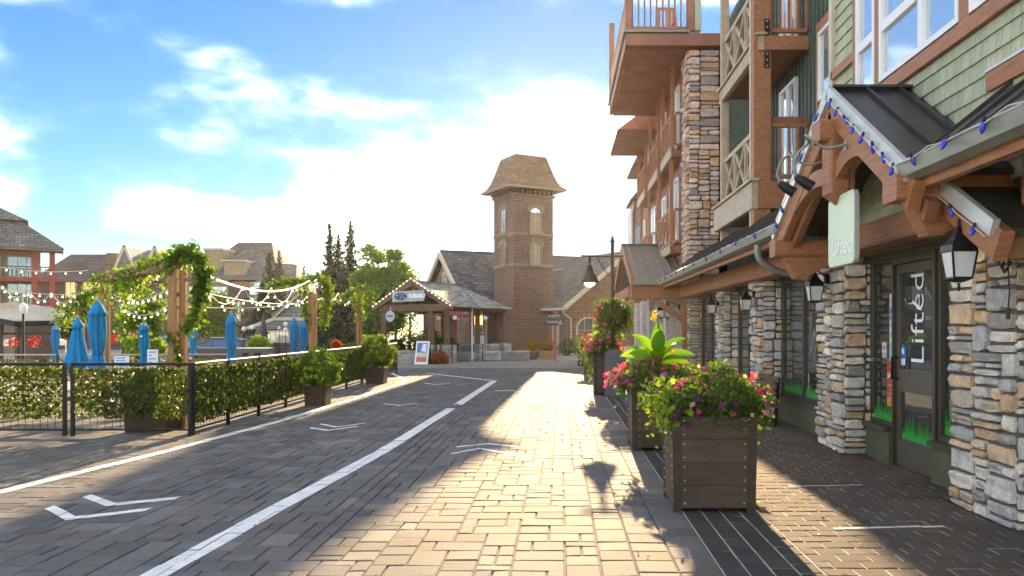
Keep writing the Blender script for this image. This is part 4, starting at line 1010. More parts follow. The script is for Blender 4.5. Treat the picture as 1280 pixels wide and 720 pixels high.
# shrubs inside
def bush(name, label, c, r, n, tint, size=.12, mt=None, cat='shrub', group=None, sz=.8, parent_z=0, trunk=True):
    t = thing(name, label, cat, (c[0], c[1], parent_z), group=group)
    d = RNG.normal(size=(n, 3)); d /= np.linalg.norm(d, axis=1)[:, None]; rr = RNG.uniform(.45, 1.0, (n, 1)) ** .5
    lump = 1 + .22 * np.sin(d[:, :1] * 5 + c[0] * 3) * np.cos(d[:, 1:2] * 4 + c[1]) + .12 * np.sin(d[:, 2:] * 9)
    P = d * rr * lump * np.array([r, r, r * sz]) + np.array(c)
    P = P[P[:, 2] > parent_z - .0]
    T = tints(len(P), tint, .4); 
    leaves('foliage', P, size, mt or m_leaf, t, T)
    if trunk:
        m = MB()
        for k in range(5): a = k * 1.26; m.tube([(c[0] + .03 * math.cos(a), c[1] + .03 * math.sin(a), parent_z), (c[0] + r * .45 * math.cos(a), c[1] + r * .45 * math.sin(a), c[2])], [.02, .008], 5)
        m.build('stem', m_bark, t)
    return t
for k, (u, v, r, z) in enumerate(((2.9, 1.0, .62, .75), (2.0, 1.1, .68, .85), (1.15, 1.3, .5, .7), (3.6, .9, .45, .6))):
    p = Pv(u, v, 0); bush('shrub', ['dark shrub inside the pavilion, second from its left post', 'tallest shrub inside the pavilion, behind the low stones', 'shrub inside the pavilion near its right posts', 'small shrub inside the pavilion against its left post'][k], (p[0], p[1], z), r, 1500, (.8, .85, .6), .10, group='shrubs in the pavilion')
p = Pv(W_ + .75, .3, 0); bush('shrub', 'pale flowering shrub left of the pavilion', (p[0], p[1], .75), .5, 1200, (1.4, 1.3, 1.2), .10)
# stone seat wall before the station
SWL = thing('boulder_wall', 'low wall of grey stone blocks in front of the brick station', 'wall', (-3.4, 36.4, 0))
px_ = 566
while px_ < 652:
    wd = rnd(12, 22); Y = 36.2 + (px_ - 566) * .012; m = MB(); h = .42 if px_ < 640 else .28
    m.bar((Xat(px_ + .4, Y), Y, h / 2 + .0), (Xat(px_ + wd - .4, Y), Y + .2, h / 2 + .0), .5, h + rnd(-.05, .05), vary(.2), c=.05); m.build('stone_block', m_fstone, SWL)
    m = MB(); m.bar((Xat(px_ + 2, Y + .7), Y + .75, .38), (Xat(px_ + wd - 3, Y + .7), Y + .9, .38), .5, .75, vary(.2), c=.06)
    if px_ < 635: m.build('stone_block', m_fstone, SWL)
    px_ += wd
m = MB()
t = thing('stone_steps', 'pale stone steps left of the sandwich board before the pavilion', 'steps', (-7.4, 33.5, 0))
for k in range(3):
    m = MB(); m.bar((Xat(484, 33.6), 33.6 + k * .35, .06 + k * .12), (Xat(528, 33.6), 33.4 + k * .35, .06 + k * .12), .36, .12, vary(.08), c=.012); m.build('step', m_fstone, t)
# sandwich board
c = Vector((*G(526, 455.5), 0)); t = thing('sandwich_board', 'white framed sandwich board with a blue and orange poster, before the pavilion', 'sign', tuple(c))
rt = Vector((.96, -.28, 0)); bk = Vector((.28, .96, 0))
def SBp(x, z, d): return tuple(c + rt * x + bk * (d + z * .22) + Vector((0, 0, z)))
m = MB(); m.prism([SBp(-.30, 0, 0), SBp(.30, 0, 0), SBp(.30, .95, 0), SBp(-.30, .95, 0)], bk * .03, (.8, .8, .8)); m.build('front_panel', m_tint, t)
for (z0, z1, tt) in ((.48, .88, (.10, .18, .42)), (.30, .47, (.65, .55, .42)), (.10, .30, (.50, .16, .10))):
    m = MB(); m.prism([SBp(-.23, z0, -.008), SBp(.23, z0, -.008), SBp(.23, z1, -.008), SBp(-.23, z1, -.008)], bk * .004, tt); m.build('poster', m_tint, t)
m = MB(); m.prism([SBp(-.05, .55, -.014), SBp(.2, .5, -.014), SBp(.18, .84, -.014), SBp(.02, .84, -.014)], bk * .004, (.7, .76, .9)); m.build('poster', m_tint, t)
q = c + bk * .42
m = MB(); m.prism([tuple(q - rt * .3), tuple(q + rt * .3), SBp(.30, .93, .04), SBp(-.30, .93, .04)], bk * .03, (.05, .08, .03)); m.build('back_panel', m_tint, t)
x, y = G(549, 455); bush('flower_bed', 'low dark red flowers beside the sandwich board', (x, y, .22), .42, 1500, (3.4, .45, .8), .07, cat='flowers', sz=.75)
x, y = G(552, 452); bush('flower_bed', 'small green plant standing above the dark red flowers', (x, y + .3, .72), .26, 500, (1, 1, .7), .09, cat='flowers')
# flagpole, orange lit sign, dark sign on red post, pots in front of the station
m = MB(); x = Xat(590, 36); m.tube([(x, 36, 0), (x, 36, 2.45)], .035, 8); tag(m.build('white_pole', m_white, None, loc=(x, 36, 0)), 'slim pale pole at the right of the pavilion', 'pole')
x = Xat(598, 36.6); t = thing('lit_sign', 'glowing orange sign hung beside the pale pole', 'sign', (x, 36.6, 1.5))
m = MB(); m.box(x - .17, x + .17, 36.6, 36.68, 1.66, 2.05, (1, 1, 1)); m.build('lit_face', m_neon, t)
m = MB(); m.box(x - .18, x + .18, 36.6, 36.68, 2.052, 2.30, (.45, .12, .08)); m.box(x - .12, x + .12, 36.6, 36.68, 1.50, 1.658, (.5, .2, .2)); m.build('sign_panel', m_tint, t)
m = MB(); m.tube([(x, 36.64, 2.29), (x, 36.64, 2.5)], .012, 5); m.build('hanger', m_black, t)
x = Xat(597, 36.2); t = thing('notice_board', 'small white notice board on a stone block by the pale pole', 'sign', (x, 36.6, .74)); m = MB(); m.box(x - .25, x + .25, 36.6, 36.66, .76, 1.15, (.62, .66, .72)); m.build('board', m_tint, t); m = MB(); m.box(x - .27, x + .27, 36.61, 36.69, .73, .76, (.05, .05, .05)); m.build('ledge', m_tint, t)
x = Xat(694, 36.5); t = thing('street_sign', 'black double sign with white lettering on a red post before the station', 'sign', (x, 36.5, 0))
m = MB(); m.bar((x - .02, 36.5, 0), (x - .02, 36.5, 2.2), .10, .10, (.45, .05, .04)); m.build('sign_post', m_tint, t)
m = MB(); m.box(x - .34, x + .24, 36.40, 36.44, 1.93, 2.16, (.02, .028, .026)); m.build('sign_board', m_tint, t)
m = MB(); m.box(x - .34, x + .33, 36.405, 36.445, 1.62, 1.915, (.02, .028, .026)); m.build('sign_board', m_tint, t)
m = MB(); m.prism([(x + .16, 36.397, 1.67), (x + .31, 36.397, 1.67), (x + .235, 36.397, 1.87)], (0, .004, 0), (.75, .78, .75)); m.prism([(x + .195, 36.394, 1.69), (x + .275, 36.394, 1.69), (x + .235, 36.394, 1.80)], (0, .002, 0), (.02, .03, .03)); m.build('symbol', m_tint, t)
text_mesh('lettering', 'ALLEY\'S', .15, m_tint, t, frame_m((x - .06, 36.39, 2.04), (1, 0, 0), (0, 0, 1)), .002, tint=(.8, .82, .8)); text_mesh('lettering', 'DOCK', .17, m_tint, t, frame_m((x - .10, 36.39, 1.765), (1, 0, 0), (0, 0, 1)), .002, tint=(.8, .82, .8))
m = MB(); m.box(x - .06, x + .06, 36.40, 36.45, 2.16, 2.30, (.45, .05, .04)); m.build('post_cap', m_tint, t)
for k, (px_, w_, h_, tn, lb) in enumerate(((666, .34, .55, (4., 1.3, .35), 'orange autumn flowers in a pot by the station door'), (684, .32, .5, (3.0, .9, .5), 'russet flowers in a wooden tub left of the red signpost'), (709, .42, .45, (.55, .7, .5), 'clipped round shrub in a stone planter right of the red signpost'))):
    Y = 38.2 if k < 2 else 37.2; x = Xat(px_, Y); t = thing('flower_tub', lb.replace('flowers in', 'planted').split(' in ')[0] + ' tub' if False else ['round dark pot holding orange flowers by the station door', 'square wooden tub of russet flowers left of the red signpost', 'low stone planter under a clipped round shrub'][k], 'planter', (x, Y, 0))
    m = MB()
    if k == 0: m.lathe([(.2, 0), (.3, .35), (.32, .4), (.27, .4), (.25, .3)], (x, Y, 0), 12, (.25, .2, .15))
    elif k == 1: m.box(x - .36, x + .36, Y - .3, Y + .3, 0, .42, (.35, .2, .08))
    else: m.box(x - .5, x + .5, Y - .35, Y + .35, 0, .22, (.45, .42, .34))
    m.build('tub', m_tint, t)
    m = MB(); m.lathe([(.05, .0), (.24, .0), (.24, .02), (.05, .02)], (x, Y, (.37, .42, .22)[k]), 10); m.build('soil', m_soil, t)
    bush('shrub' if k == 2 else 'flowers', lb, (x, Y, (.62, .70, .60)[k]), w_, 1300, tn, .07, cat='shrub' if k == 2 else 'flowers', sz=.9, parent_z=(.38, .43, .23)[k])

# ================================================================ LEFT: FAR BUILDINGS
def far_window(par, o, ex, w, h, mt=m_fglass, fr=m_cream):
    o = Vector(o); ex = Vector(ex).normalized(); n = ex.cross(Vector((0, 0, 1))); z = Vector((0, 0, 1))
    m = MB(); m.prism([tuple(o), tuple(o + ex * w), tuple(o + ex * w + z * h), tuple(o + z * h)], n * .08); f = m.build('window', fr, par)
    a = o + ex * .12 + z * .12 + n * .085
    for k in range(2):
        ww = (w - .30) / 2; b = a + ex * (ww + .06) * k
        m = MB(); m.prism([tuple(b), tuple(b + ex * ww), tuple(b + ex * ww + z * (h - .24)), tuple(b + z * (h - .24))], n * .02); m.build('pane', mt, f)
AB = thing('balcony_building', 'tan building with red timber balconies and grey hipped roof at the left edge', 'building', (-52, 75, gz(-52, 75)))
Y = 74.; X1 = Xat(70, Y); X0 = -75; zz = lambda p: Zat(p, Y)
m = MB(); m.box(X0, X1 - 1.2, Y + 2.2, Y + 4.6, -1.2, zz(308)); m.build('wall', m_tan, AB)
m = MB(); m.box(X0, X1 - 1.0, Y + 2.15, Y + 2.19, zz(395), zz(383)); m.build('band', mat('ochre', (.5, .36, .10), .8, ns=1, na=.1), AB)
for py in (309, 348, 382):
    m = MB(); m.box(X0, X1 + .2, Y - .1, Y + 2.2, zz(py) - .35, zz(py)); m.build('balcony_deck', m_red, AB)
for px_ in (66, 47.5, 2):
    x = Xat(px_, Y); m = MB(); m.box(x - .22, x + .22, Y - .15, Y + .3, -1.2, zz(309) - .36); m.build('timber_column', m_red, AB)
for py in (348, 382):
    m = MB(); m.box(X0, X1, Y + .02, Y + .10, zz(py) + .95, zz(py) + 1.05); m.build('rail', m_batten, AB)
    for k in range(56):
        x = X1 - .2 - k * .32; m = MB(); m.box(x - .03, x + .03, Y + .03, Y + .09, zz(py), zz(py) + .95); m.build('baluster', m_batten, AB)
    for px_ in (10, 38): far_window(AB, (Xat(px_, Y + 2.2), Y + 2.19, zz(py) + .1), (1, 0, 0), 1.7, 2.0)
    far_window(AB, (Xat(56, Y + 2.2), Y + 2.19, zz(py) + .1), (1, 0, 0), 1.0, 2.0)
ex0, ex1, ey0 = X0 - 1, Xat(78, Y), Y - .9
m = MB(); ze = zz(311); zr = zz(232)
m.add([(ex0, ey0, ze), (ex1, ey0, ze), (ex1 - 8., ey0 + 3.4, zr), (ex0, ey0 + 3.4, zr), (ex1, ey0 + 6.4, ze), (ex0, ey0 + 6.4, ze), (ex0, ey0, ze - .3), (ex1, ey0, ze - .3), (ex1, ey0 + 6.4, ze - .3)], [(0, 1, 2, 3), (1, 4, 2), (4, 5, 3, 2), (6, 7, 1, 0), (7, 8, 4, 1)]); m.build('roof', m_groof, AB, uv=True)
# upper dormer block at the left edge
xd = Xat(34, Y + 2); m = MB(); m.box(X0, xd - 1, Y + 1, Y + 3.6, zz(310), zz(277)); m.build('dormer', m_tan, AB)
m = MB(); ze = zz(278); zr = zz(235); xd = Xat(41, Y)
m.add([(X0, Y, ze), (xd, Y, ze), (xd - 6, Y + 2.5, zr), (X0, Y + 2.5, zr), (xd, Y + 4.4, ze), (X0, Y + 4.4, ze)], [(0, 1, 2, 3), (1, 4, 2), (4, 5, 3, 2)]); m.build('roof', m_groof, AB, uv=True)
_mv = Vector((X1, Y, 0)) - AB.location
for ch in AB.children: ch.location = ch.location - _mv
AB.location = AB.location + _mv; AB.rotation_euler = (0, 0, R(33))
# long brown-roofed lodge
LB = thing('brown_lodge', 'long dark lodge with stepped brown and grey roofs behind the pergola', 'building', (-40, 88, gz(-40, 88)))
Y = 86.; zz = lambda p: Zat(p, Y); xx = lambda p: Xat(p, Y)
m = MB(); m.box(xx(50), xx(345), Y, Y + 14, -1.3, zz(352)); m.build('wall', m_dsiding, LB)
def hip(pa, pb, pe, pr, mt, dy=0, inset=.28, depth=12, name='roof'):
    x0, x1 = Xat(pa, Y + dy), Xat(pb, Y + dy); y0 = Y - .8 + dy; ze, zr = Zat(pe, y0), Zat(pr, y0 + depth * .5); i = (x1 - x0) * inset
    m = MB(); m.add([(x0, y0, ze), (x1, y0, ze), (x1 - i, y0 + depth / 2, zr), (x0 + i, y0 + depth / 2, zr), (x1, y0 + depth, ze), (x0, y0 + depth, ze)], [(0, 1, 2, 3), (1, 4, 2), (4, 5, 3, 2), (5, 0, 3), (5, 4, 1, 0)])
    return m.build(name, mt, LB, uv=True)
hip(40, 240, 352, 318, m_broof, inset=.06); hip(228, 352, 356, 303, m_broof, dy=2, inset=.32, depth=15); hip(300, 372, 372, 330, m_groof, dy=-3, inset=.3); hip(262, 330, 350, 312, m_groof, dy=1, inset=.35, depth=10)
m = MB(); m.box(xx(252), xx(350), Y - 3.2, Y + 2, -1.3, zz(371)); m.build('wall', m_dsiding, LB)
m = MB(); m.box(xx(240), xx(264), Y + 3, Y + 6, zz(335), zz(309)); m.build('chimney', m_tan, LB); m = MB(); m.box(xx(239), xx(265), Y + 2.8, Y + 6.2, zz(309) + .01, zz(308) + .1); m.build('chimney_cap', m_cream, LB)
m = MB(); m.box(xx(113), xx(125), Y + 3, Y + 5, zz(335), zz(313)); m.build('chimney', m_brick, LB, uv=True)
m = MB(); m.box(xx(275), xx(302), Y + 1, Y + 4, zz(345), zz(326)); m.build('dormer', m_tan, LB); m = MB(); m.box(xx(272), xx(303), Y + .7, Y + 4.2, zz(326) + .01, zz(324)); m.build('dormer_cap', m_cream, LB)
for (pa, pb, pe, pk) in ((150, 175, 338, 309), (190, 210, 332, 310)):
    x0, x1 = xx(pa), xx(pb); m = MB(); m.prism([(x0, Y - 1, zz(pe)), (x1, Y - 1, zz(pe)), ((x0 + x1) / 2, Y - 1, zz(pk))], (0, 8, 0)); gb = m.build('gable', m_gsiding, LB, uv=True)
    for s in (x0, x1): m = MB(); m.bar(((x0 + x1) / 2, Y - 1.1, zz(pk) + .1), (s, Y - 1.1, zz(pe)), .12, .3); m.build('barge_board', m_cream, gb)
m = MB(); m.add([(xx(150), Y - .6, zz(332)), (xx(206), Y - .6, zz(332)), (xx(202), Y + 4, zz(308)), (xx(160), Y + 4, zz(308))], [(0, 1, 2, 3)]); m.prism([(xx(165), Y + 4.05, zz(332)), (xx(200), Y + 4.05, zz(332)), (xx(200), Y + 4.05, zz(309)), (xx(165), Y + 4.05, zz(309))], (0, .3, 0)); m.build('roof', mat('blue_slate', (.12, .14, .16), .7, ns=1, na=.2), LB)
for (px_, py, w_, h_) in ((82, 372, 1.2, 2.), (104, 372, 1.2, 2.), (92, 402, 1.3, 2.2), (148, 378, 1.6, 2.2), (160, 405, 1.6, 2.2), (193, 400, 1.6, 2.2), (210, 376, 1.3, 2.), (236, 376, 1.5, 2.)): far_window(LB, (xx(px_), Y - .001, zz(py)), (1, 0, 0), w_, h_, m_sglass)
for (px_, py) in ((254, 376), (268, 376), (262, 405), (284, 402), (312, 378), (322, 402)): far_window(LB, (Xat(px_, Y - 3.2), Y - 3.21, Zat(py, Y - 3.2)), (1, 0, 0), 1.4, 2.1, m_sglass)
m = MB(); m.box(xx(240), xx(330), Y - 3.9, Y - 3.2, zz(360), zz(355)); m.build('band', m_wood2, LB)
m = MB(); m.box(xx(240), xx(300), Y - 4.4, Y - 3.2, zz(386), zz(382)); m.build('balcony_deck', m_wood2, LB)
# grey gabled house by the spruces
Y = 58.; GH = thing('grey_house', 'grey clapboard house with pale barge boards behind the twin blue umbrellas', 'building', (Xat(375, Y), Y, gz(Xat(375, Y), Y)))
x0, x1, xp = Xat(346, Y), Xat(402, Y), Xat(376, Y); zz = lambda p: Zat(p, Y)
m = MB(); m.prism([(x0, Y, -1.2), (x1, Y, -1.2), (x1, Y, zz(395)), (xp, Y, zz(366)), (x0, Y, zz(395))], (0, 8, 0)); m.build('wall', m_gsiding, GH, uv=True)
for s in (x0 - .2, x1 + .2): 
    m = MB(); m.bar((xp, Y - .2, zz(365)), (s, Y - .2, zz(396)), .1, .28); m.build('barge_board', m_cream, GH)
    m = MB(); m.prism([(xp, Y - .3, zz(364)), (s, Y - .3, zz(396)), (s, Y - .3, zz(396) + .15), (xp, Y - .3, zz(364) + .15)], (0, 8.5, 0)); m.build('roof', m_groof, GH, uv=True)
m = MB(); m.prism([(Xat(322, Y), Y - 1.5, zz(411)), (Xat(352, Y), Y - 1.5, zz(399)), (x1, Y - 1.5, zz(399)), (x1, Y - 1.5, zz(411))], (0, 1.4, 0)); m.build('porch_gable', m_gsiding, GH, uv=True)
m = MB(); m.bar((Xat(320, Y), Y - 1.6, zz(410)), (Xat(352, Y), Y - 1.6, zz(399)), .1, .22); m.bar((Xat(352, Y), Y - 1.6, zz(399)), (x1, Y - 1.6, zz(399)), .1, .22); m.build('barge_board', m_cream, GH)
m = MB(); m.box(Xat(326, Y), x0 - .01, Y - 1, Y + 3, -1.2, zz(409)); m.build('wall', m_gsiding, GH, uv=True)
for px_ in (330, 348, 384): far_window(GH, (Xat(px_, Y - 1.0), Y - 1.55 if px_ > 346 else Y - 1.01, zz(428)), (1, 0, 0), 1.0, .9, m_sglass)

# ================================================================ TREES
def spruce(label, px_, Y, ptop, pbase_w, n=26, dens=1., dark=1., group='dark spruces', z0=None, blunt=.0):
    x = Xat(px_, Y); zb = gz(x, Y) if z0 is None else z0; H = Zat(ptop, Y) - zb; Rb = pbase_w * Y / F / 2
    t = thing('spruce_tree', label, 'tree', (x, Y, zb), group=group)
    m = MB(); m.tube([(x, Y, zb), (x, Y, zb + H * .5), (x, Y, zb + H)], [Rb * .12 + .05, Rb * .06 + .03, .012], 7); m.build('trunk', m_bark, t)
    P = []
    lv = int(n * 1.25); dzl = H / lv
    for i in range(lv):
        k = i / lv; z = zb + H * (.06 + .94 * k); rad = 1.4 * Rb * ((1 - k) ** .8) * rnd(.75, 1.2) + .05; nb = int(8 + 6 * (1 - k))
        for b in range(nb):
            a = 2 * math.pi * (b + rnd(-.4, .4)) / nb + i; rl = rad * rnd(.55, 1.2); q = max(5, int(rl * 34 * dens))
            for s in range(q):
                f = (s + rnd(0, 1)) / q; sp = .16 * rl * f + .04
                P.append((x + math.cos(a) * rl * f + rnd(-sp, sp), Y + math.sin(a) * rl * f + rnd(-sp, sp), z - rl * f * .38 + rl * .12 * f * f - rnd(-.2, .8) * dzl))
    leaves('crown', P, .17 + .03 * Rb, m_needle, t, tints(len(P), (dark, dark, dark), .4), aspect=.5, droop=.5)
spruce('tallest dark spruce, right of the three behind the pergola post', 438, 55, 272, 44, 34); spruce('dark spruce, left of the three tall ones', 412, 55, 276, 40, 34); spruce('dark spruce, lowest and middle of the three tall ones', 423, 56, 289, 40, 30)
for k, (p_, w_) in enumerate(((404, 40), (428, 50), (446, 38))): spruce(['broad low spruce at the left foot of the tall three', 'broad low spruce between the feet of the tall three', 'broad low spruce at the right foot of the tall three'][k], p_, 53.5, 335 + k * 4, w_, 22, 1.2)
spruce('left one of the two far spruces above the lodge roof', 337, 72, 313, 30, 24); spruce('right one of the two far spruces above the lodge roof', 349, 72, 309, 30, 24); spruce('small far spruce right of the pair above the lodge', 380, 74, 325, 20, 16); spruce('wide dark spruce beside the grey house', 328, 64, 350, 50, 20, 1.2)
def tree(label, px_, Y, ptop, wpx, zlow, n=9000, tint=(1, 1, 1), leaf=.16, clumps=26, name='leafy_tree', seed=1, group='leafy trees', z0=None, trunk_r=.12):
    x = Xat(px_, Y); zb = gz(x, Y) if z0 is None else z0; H = Zat(ptop, Y) - zb; Rr = wpx * Y / F / 2; zl = zb + zlow * H
    t = thing(name, label, 'tree', (x, Y, zb), group=group); r2 = np.random.default_rng(seed)
    cz = (zl + zb + H) / 2; hz = (zb + H - zl) / 2
    C = []
    while len(C) < clumps:
        d = r2.normal(size=3); d /= np.linalg.norm(d); q = r2.uniform(.35, .88); c = d * q
        if c[2] > 0: c[:2] *= (1 - .35 * c[2])
        C.append((x + c[0] * Rr, Y + c[1] * Rr, cz + c[2] * hz))
    m = MB(); m.tube([(x, Y, zb), (x + .05, Y, zl), (x, Y, cz + hz * .6)], [trunk_r, trunk_r * .75, trunk_r * .2], 8); m.build('trunk', m_bark, t)
    m = MB()
    for c in C[::2]: m.tube([(x, Y, zl + (c[2] - zl) * .3), ((x + c[0]) / 2, (Y + c[1]) / 2, (zl + c[2]) / 2 + .1), c], [trunk_r * .4, trunk_r * .25, .015], 5)
    m.build('limbs', m_bark, t)
    P = []; T = []
    for c in C:
        k = int(n / clumps * r2.uniform(.5, 1.5)); rr = min(Rr, hz) * r2.uniform(.32, .62)
        g = r2.normal(size=(k, 3)); g /= np.linalg.norm(g, axis=1)[:, None]; g *= (r2.uniform(.2, 1, (k, 1)) ** .5) * rr * np.array([1.15, 1.15, .8])
        P.append(g + np.array(c)); T.append(tints(k, np.array(tint) * r2.uniform(.7, 1.25), .25))
    leaves('crown', np.concatenate(P), leaf, m_leaf, t, np.concatenate(T), aspect=.75)
tree('bright leafy tree behind the pavilion, right crown', 494, 50, 304, 62, .22, 14000, (1.4, 1.4, .9), .17, 34, seed=3); tree('bright leafy tree right of the tall spruces', 466, 51, 299, 52, .2, 15000, (1.3, 1.35, .9), .17, 34, seed=5); tree('low dark leafy tree behind the pavilion posts', 478, 47, 352, 70, .12, 9000, (.7, .85, .7), .16, 26, seed=8)
tree('thin leafy tree at the back of the pavilion roof', 512, 54, 330, 24, .3, 3500, (1.1, 1.1, .8), .15, 12, seed=18)
tree('leafy tree framed by the vine arch', 186, 30, 352, 56, .42, 3600, (1.25, 1.3, .7), .13, 22, seed=9, trunk_r=.06); tree('small leafy tree left inside the vine arch', 160, 32, 365, 30, .45, 1300, (1.25, 1.3, .7), .13, 14, seed=10, trunk_r=.05)
tree('yellow green tree behind the grey car', 268, 62, 364, 62, .1, 9000, (1.5, 1.25, .7), .2, 30, seed=12); tree('dark leafy tree at the left behind the umbrellas', 92, 60, 372, 40, .2, 5000, (.8, .95, .7), .2, 18, seed=13)
# ================================================================ TERRACE FENCE
FY, FX = 11.1, -5.13
def ivy_points(p, q, z0, z1, dens=1.0, hz=.085):
    p, q = np.array(p), np.array(q); L = np.linalg.norm(q - p); P = []
    H = z1 - z0; s = hz
    n = int(dens * L * H * 3900)
    u = RNG.uniform(0, L, n); v = RNG.uniform(0, H, n)
    # keep what lies near the diagonal laths of the expanding trellis
    a = np.abs(((u + v) / s) % 1 - .5); b = np.abs(((u - v) / s) % 1 - .5)
    keep = (np.minimum(a, b) < .17) | (RNG.uniform(0, 1, n) < .22)
    edge = (v < .05 + .04 * np.sin(u * 9)); keep &= ~(edge & (RNG.uniform(0, 1, n) < .6))
    u, v = u[keep], v[keep]; d = (q - p) / L
    pts = np.stack([p[0] + d[0] * u, p[1] + d[1] * u, z0 + v], 1); pts[:, :2] += RNG.normal(size=(len(u), 2)) * .018
    return pts
def fence(name, label, posts, zt, zi0, zi1, dens, rail_m, group='terrace fences', leaf=.055):
    t = thing(name, label, 'fence', (posts[0][0], posts[0][1], 0), group=group)
    for (x, y) in posts:
        m = MB(); m.bar((x, y, -.03), (x, y, zt + .02), .05, .05, c=.006); po = m.build('post', m_black, t)
        m = MB(); m.box(x - .06, x + .06, y - .06, y + .06, -.028, -.005); m.build('foot_plate', m_black, po)
    P = []
    for i in range(len(posts) - 1):
        (x0, y0), (x1, y1) = posts[i], posts[i + 1]; d = Vector((x1 - x0, y1 - y0, 0)).normalized()
        a = (x0 + d.x * .03, y0 + d.y * .03); b = (x1 - d.x * .03, y1 - d.y * .03)
        m = MB(); m.tube([(*a, zt), (*b, zt)], .021, 8); m.build('top_rail', rail_m, t)
        m = MB(); m.tube([(*a, .09), (*b, .09)], .015, 6); m.build('bottom_rail', m_black, t)
        m = MB(); n = int((Vector(b) - Vector(a)).length / .10)
        for k in range(1, n): m.bar((a[0] + (b[0] - a[0]) * k / n, a[1] + (b[1] - a[1]) * k / n, .10), (a[0] + (b[0] - a[0]) * k / n, a[1] + (b[1] - a[1]) * k / n, zt - .02), .005, .005)
        for z in (.2, .3): m.bar((*a, z), (*b, z), .004, .004)
        m.build('wire_mesh', m_black, t)
        pp = ivy_points(a, b, zi0, zi1, dens); P.append(pp)
        # diagonal laths that carry the ivy
        m = MB(); L = (Vector(b) - Vector(a)).length; s = .15; H = zi1 - zi0
        for sgn in (1, -1):
            k = -H
            while k < L:
                u0, u1 = max(k, 0), min(k + H, L)
                if u1 > u0:
                    v0, v1 = u0 - k, u1 - k
                    if sgn < 0: v0, v1 = H - v0, H - v1
                    m.bar((a[0] + d.x * u0, a[1] + d.y * u0, zi0 + v0), (a[0] + d.x * u1, a[1] + d.y * u1, zi0 + v1), .008, .006)
                k += s
        m.build('trellis', m_bark, t, kind='stuff')
    P = np.concatenate(P); leaves('ivy_screen', P, leaf, m_ivy, t, tints(len(P), (1, 1, 1), .45, .3), aspect=.75)
    return t
ZF = 1.0
fence('ivy_fence', 'metal fence with leafy trellis screen facing the camera at the far left', [(-11.5, FY), (-9.2, FY), (-6.87, FY)], ZF, .24, .94, 1.0, m_black)
fence('ivy_fence', 'metal fence with leafy trellis screen left of the corner post, facing the camera', [(-6.76, FY), (FX, FY)], ZF, .24, .94, 1.15, m_black)
ys_ = [11.1, 12.4, 13.7, 15.1, 16.5, 18.0, 19.6, 21.2, 22.8, 24.4, 26.0]
fence('ivy_fence', 'metal fence with leafy trellis screen running along the road edge', [(FX - .012 * (y - 11.1), y + (.0 if y > 11.2 else .08)) for y in ys_], ZF, .16, .94, 1.15, m_lwood)
fence('ivy_fence', 'metal fence with thin ivy at the back of the terrace', [(-16., 21.5), (-13.5, 21.5), (-11., 21.5), (-8.9, 21.8)], .78, .1, .66, .7, m_lwood, leaf=.06)
# pale boarded planters along the terrace rear
tr = thing('terrace_bench', 'low pale timber bench behind the corner of the ivy fence', 'bench', (-6.6, 13.2, 0))
m = MB(); m.bar((-7.6, 13.6, .80), (-5.6, 13.6, .80), .12, .06, c=.01); m.build('seat', m_lwood, tr)
for x in (-7.4, -5.8): m = MB(); m.bar((x, 13.6, -.03), (x, 13.6, .77), .06, .06); m.build('leg', m_lwood, tr)

# ================================================================ POTTED SHRUBS BY THE FENCE
def pot(label, x, y, w_, h_, mt=m_steel):
    t = thing('square_pot', label, 'planter', (x, y, 0), group='square pots by the fence')
    m = MB(); a, b = w_ / 2 * .92, w_ / 2
    v = [(x - a, y - a, -.01), (x + a, y - a, -.01), (x + a, y + a, -.01), (x - a, y + a, -.01), (x - b, y - b, h_), (x + b, y - b, h_), (x + b, y + b, h_), (x - b, y + b, h_)]
    m.add(v, [(0, 1, 5, 4), (1, 2, 6, 5), (2, 3, 7, 6), (3, 0, 4, 7), (3, 2, 1, 0)]); m.build('tub', mt, t)
    m = MB(); c = b - .03
    for p, q in (((-b, -b), (b, -b)), ((b, -b), (b, b)), ((b, b), (-b, b)), ((-b, b), (-b, -b))): m.bar((x + p[0], y + p[1], h_), (x + q[0], y + q[1], h_), .04, .05)
    m.build('rim', mt, t)
    m = MB(); m.add([(x - c, y - c, h_ - .04), (x + c, y - c, h_ - .04), (x + c, y + c, h_ - .04), (x - c, y + c, h_ - .04)], [(0, 1, 2, 3)]); m.build('soil', m_soil, t)
x, y = -4.72, 15.6; pot('dark square pot at the road edge, nearer one along the ivy fence', x, y, .42, .36)
bush('shrub', 'round leafy shrub in the nearer pot along the fence', (x, y, .68), .44, 2600, (.95, 1.1, .8), .075, parent_z=.33, sz=.85)
x, y = -4.95, 21.6; pot('dark square pot at the road edge, farther one along the ivy fence', x, y, .5, .42)
bush('shrub', 'leafy shrub with purple foliage in the farther pot along the fence', (x, y, .82), .52, 2600, (1.05, 1.0, .7), .085, parent_z=.4, sz=.85)
x, y = -5.95, 11.75; pot('broad dark tub behind the ivy fence near the corner post', x, y, .62, .5)
bush('shrub', 'dark shrub in the tub behind the ivy fence', (x, y, .65), .38, 2000, (.45, .6, .45), .06, parent_z=.47, sz=.6)

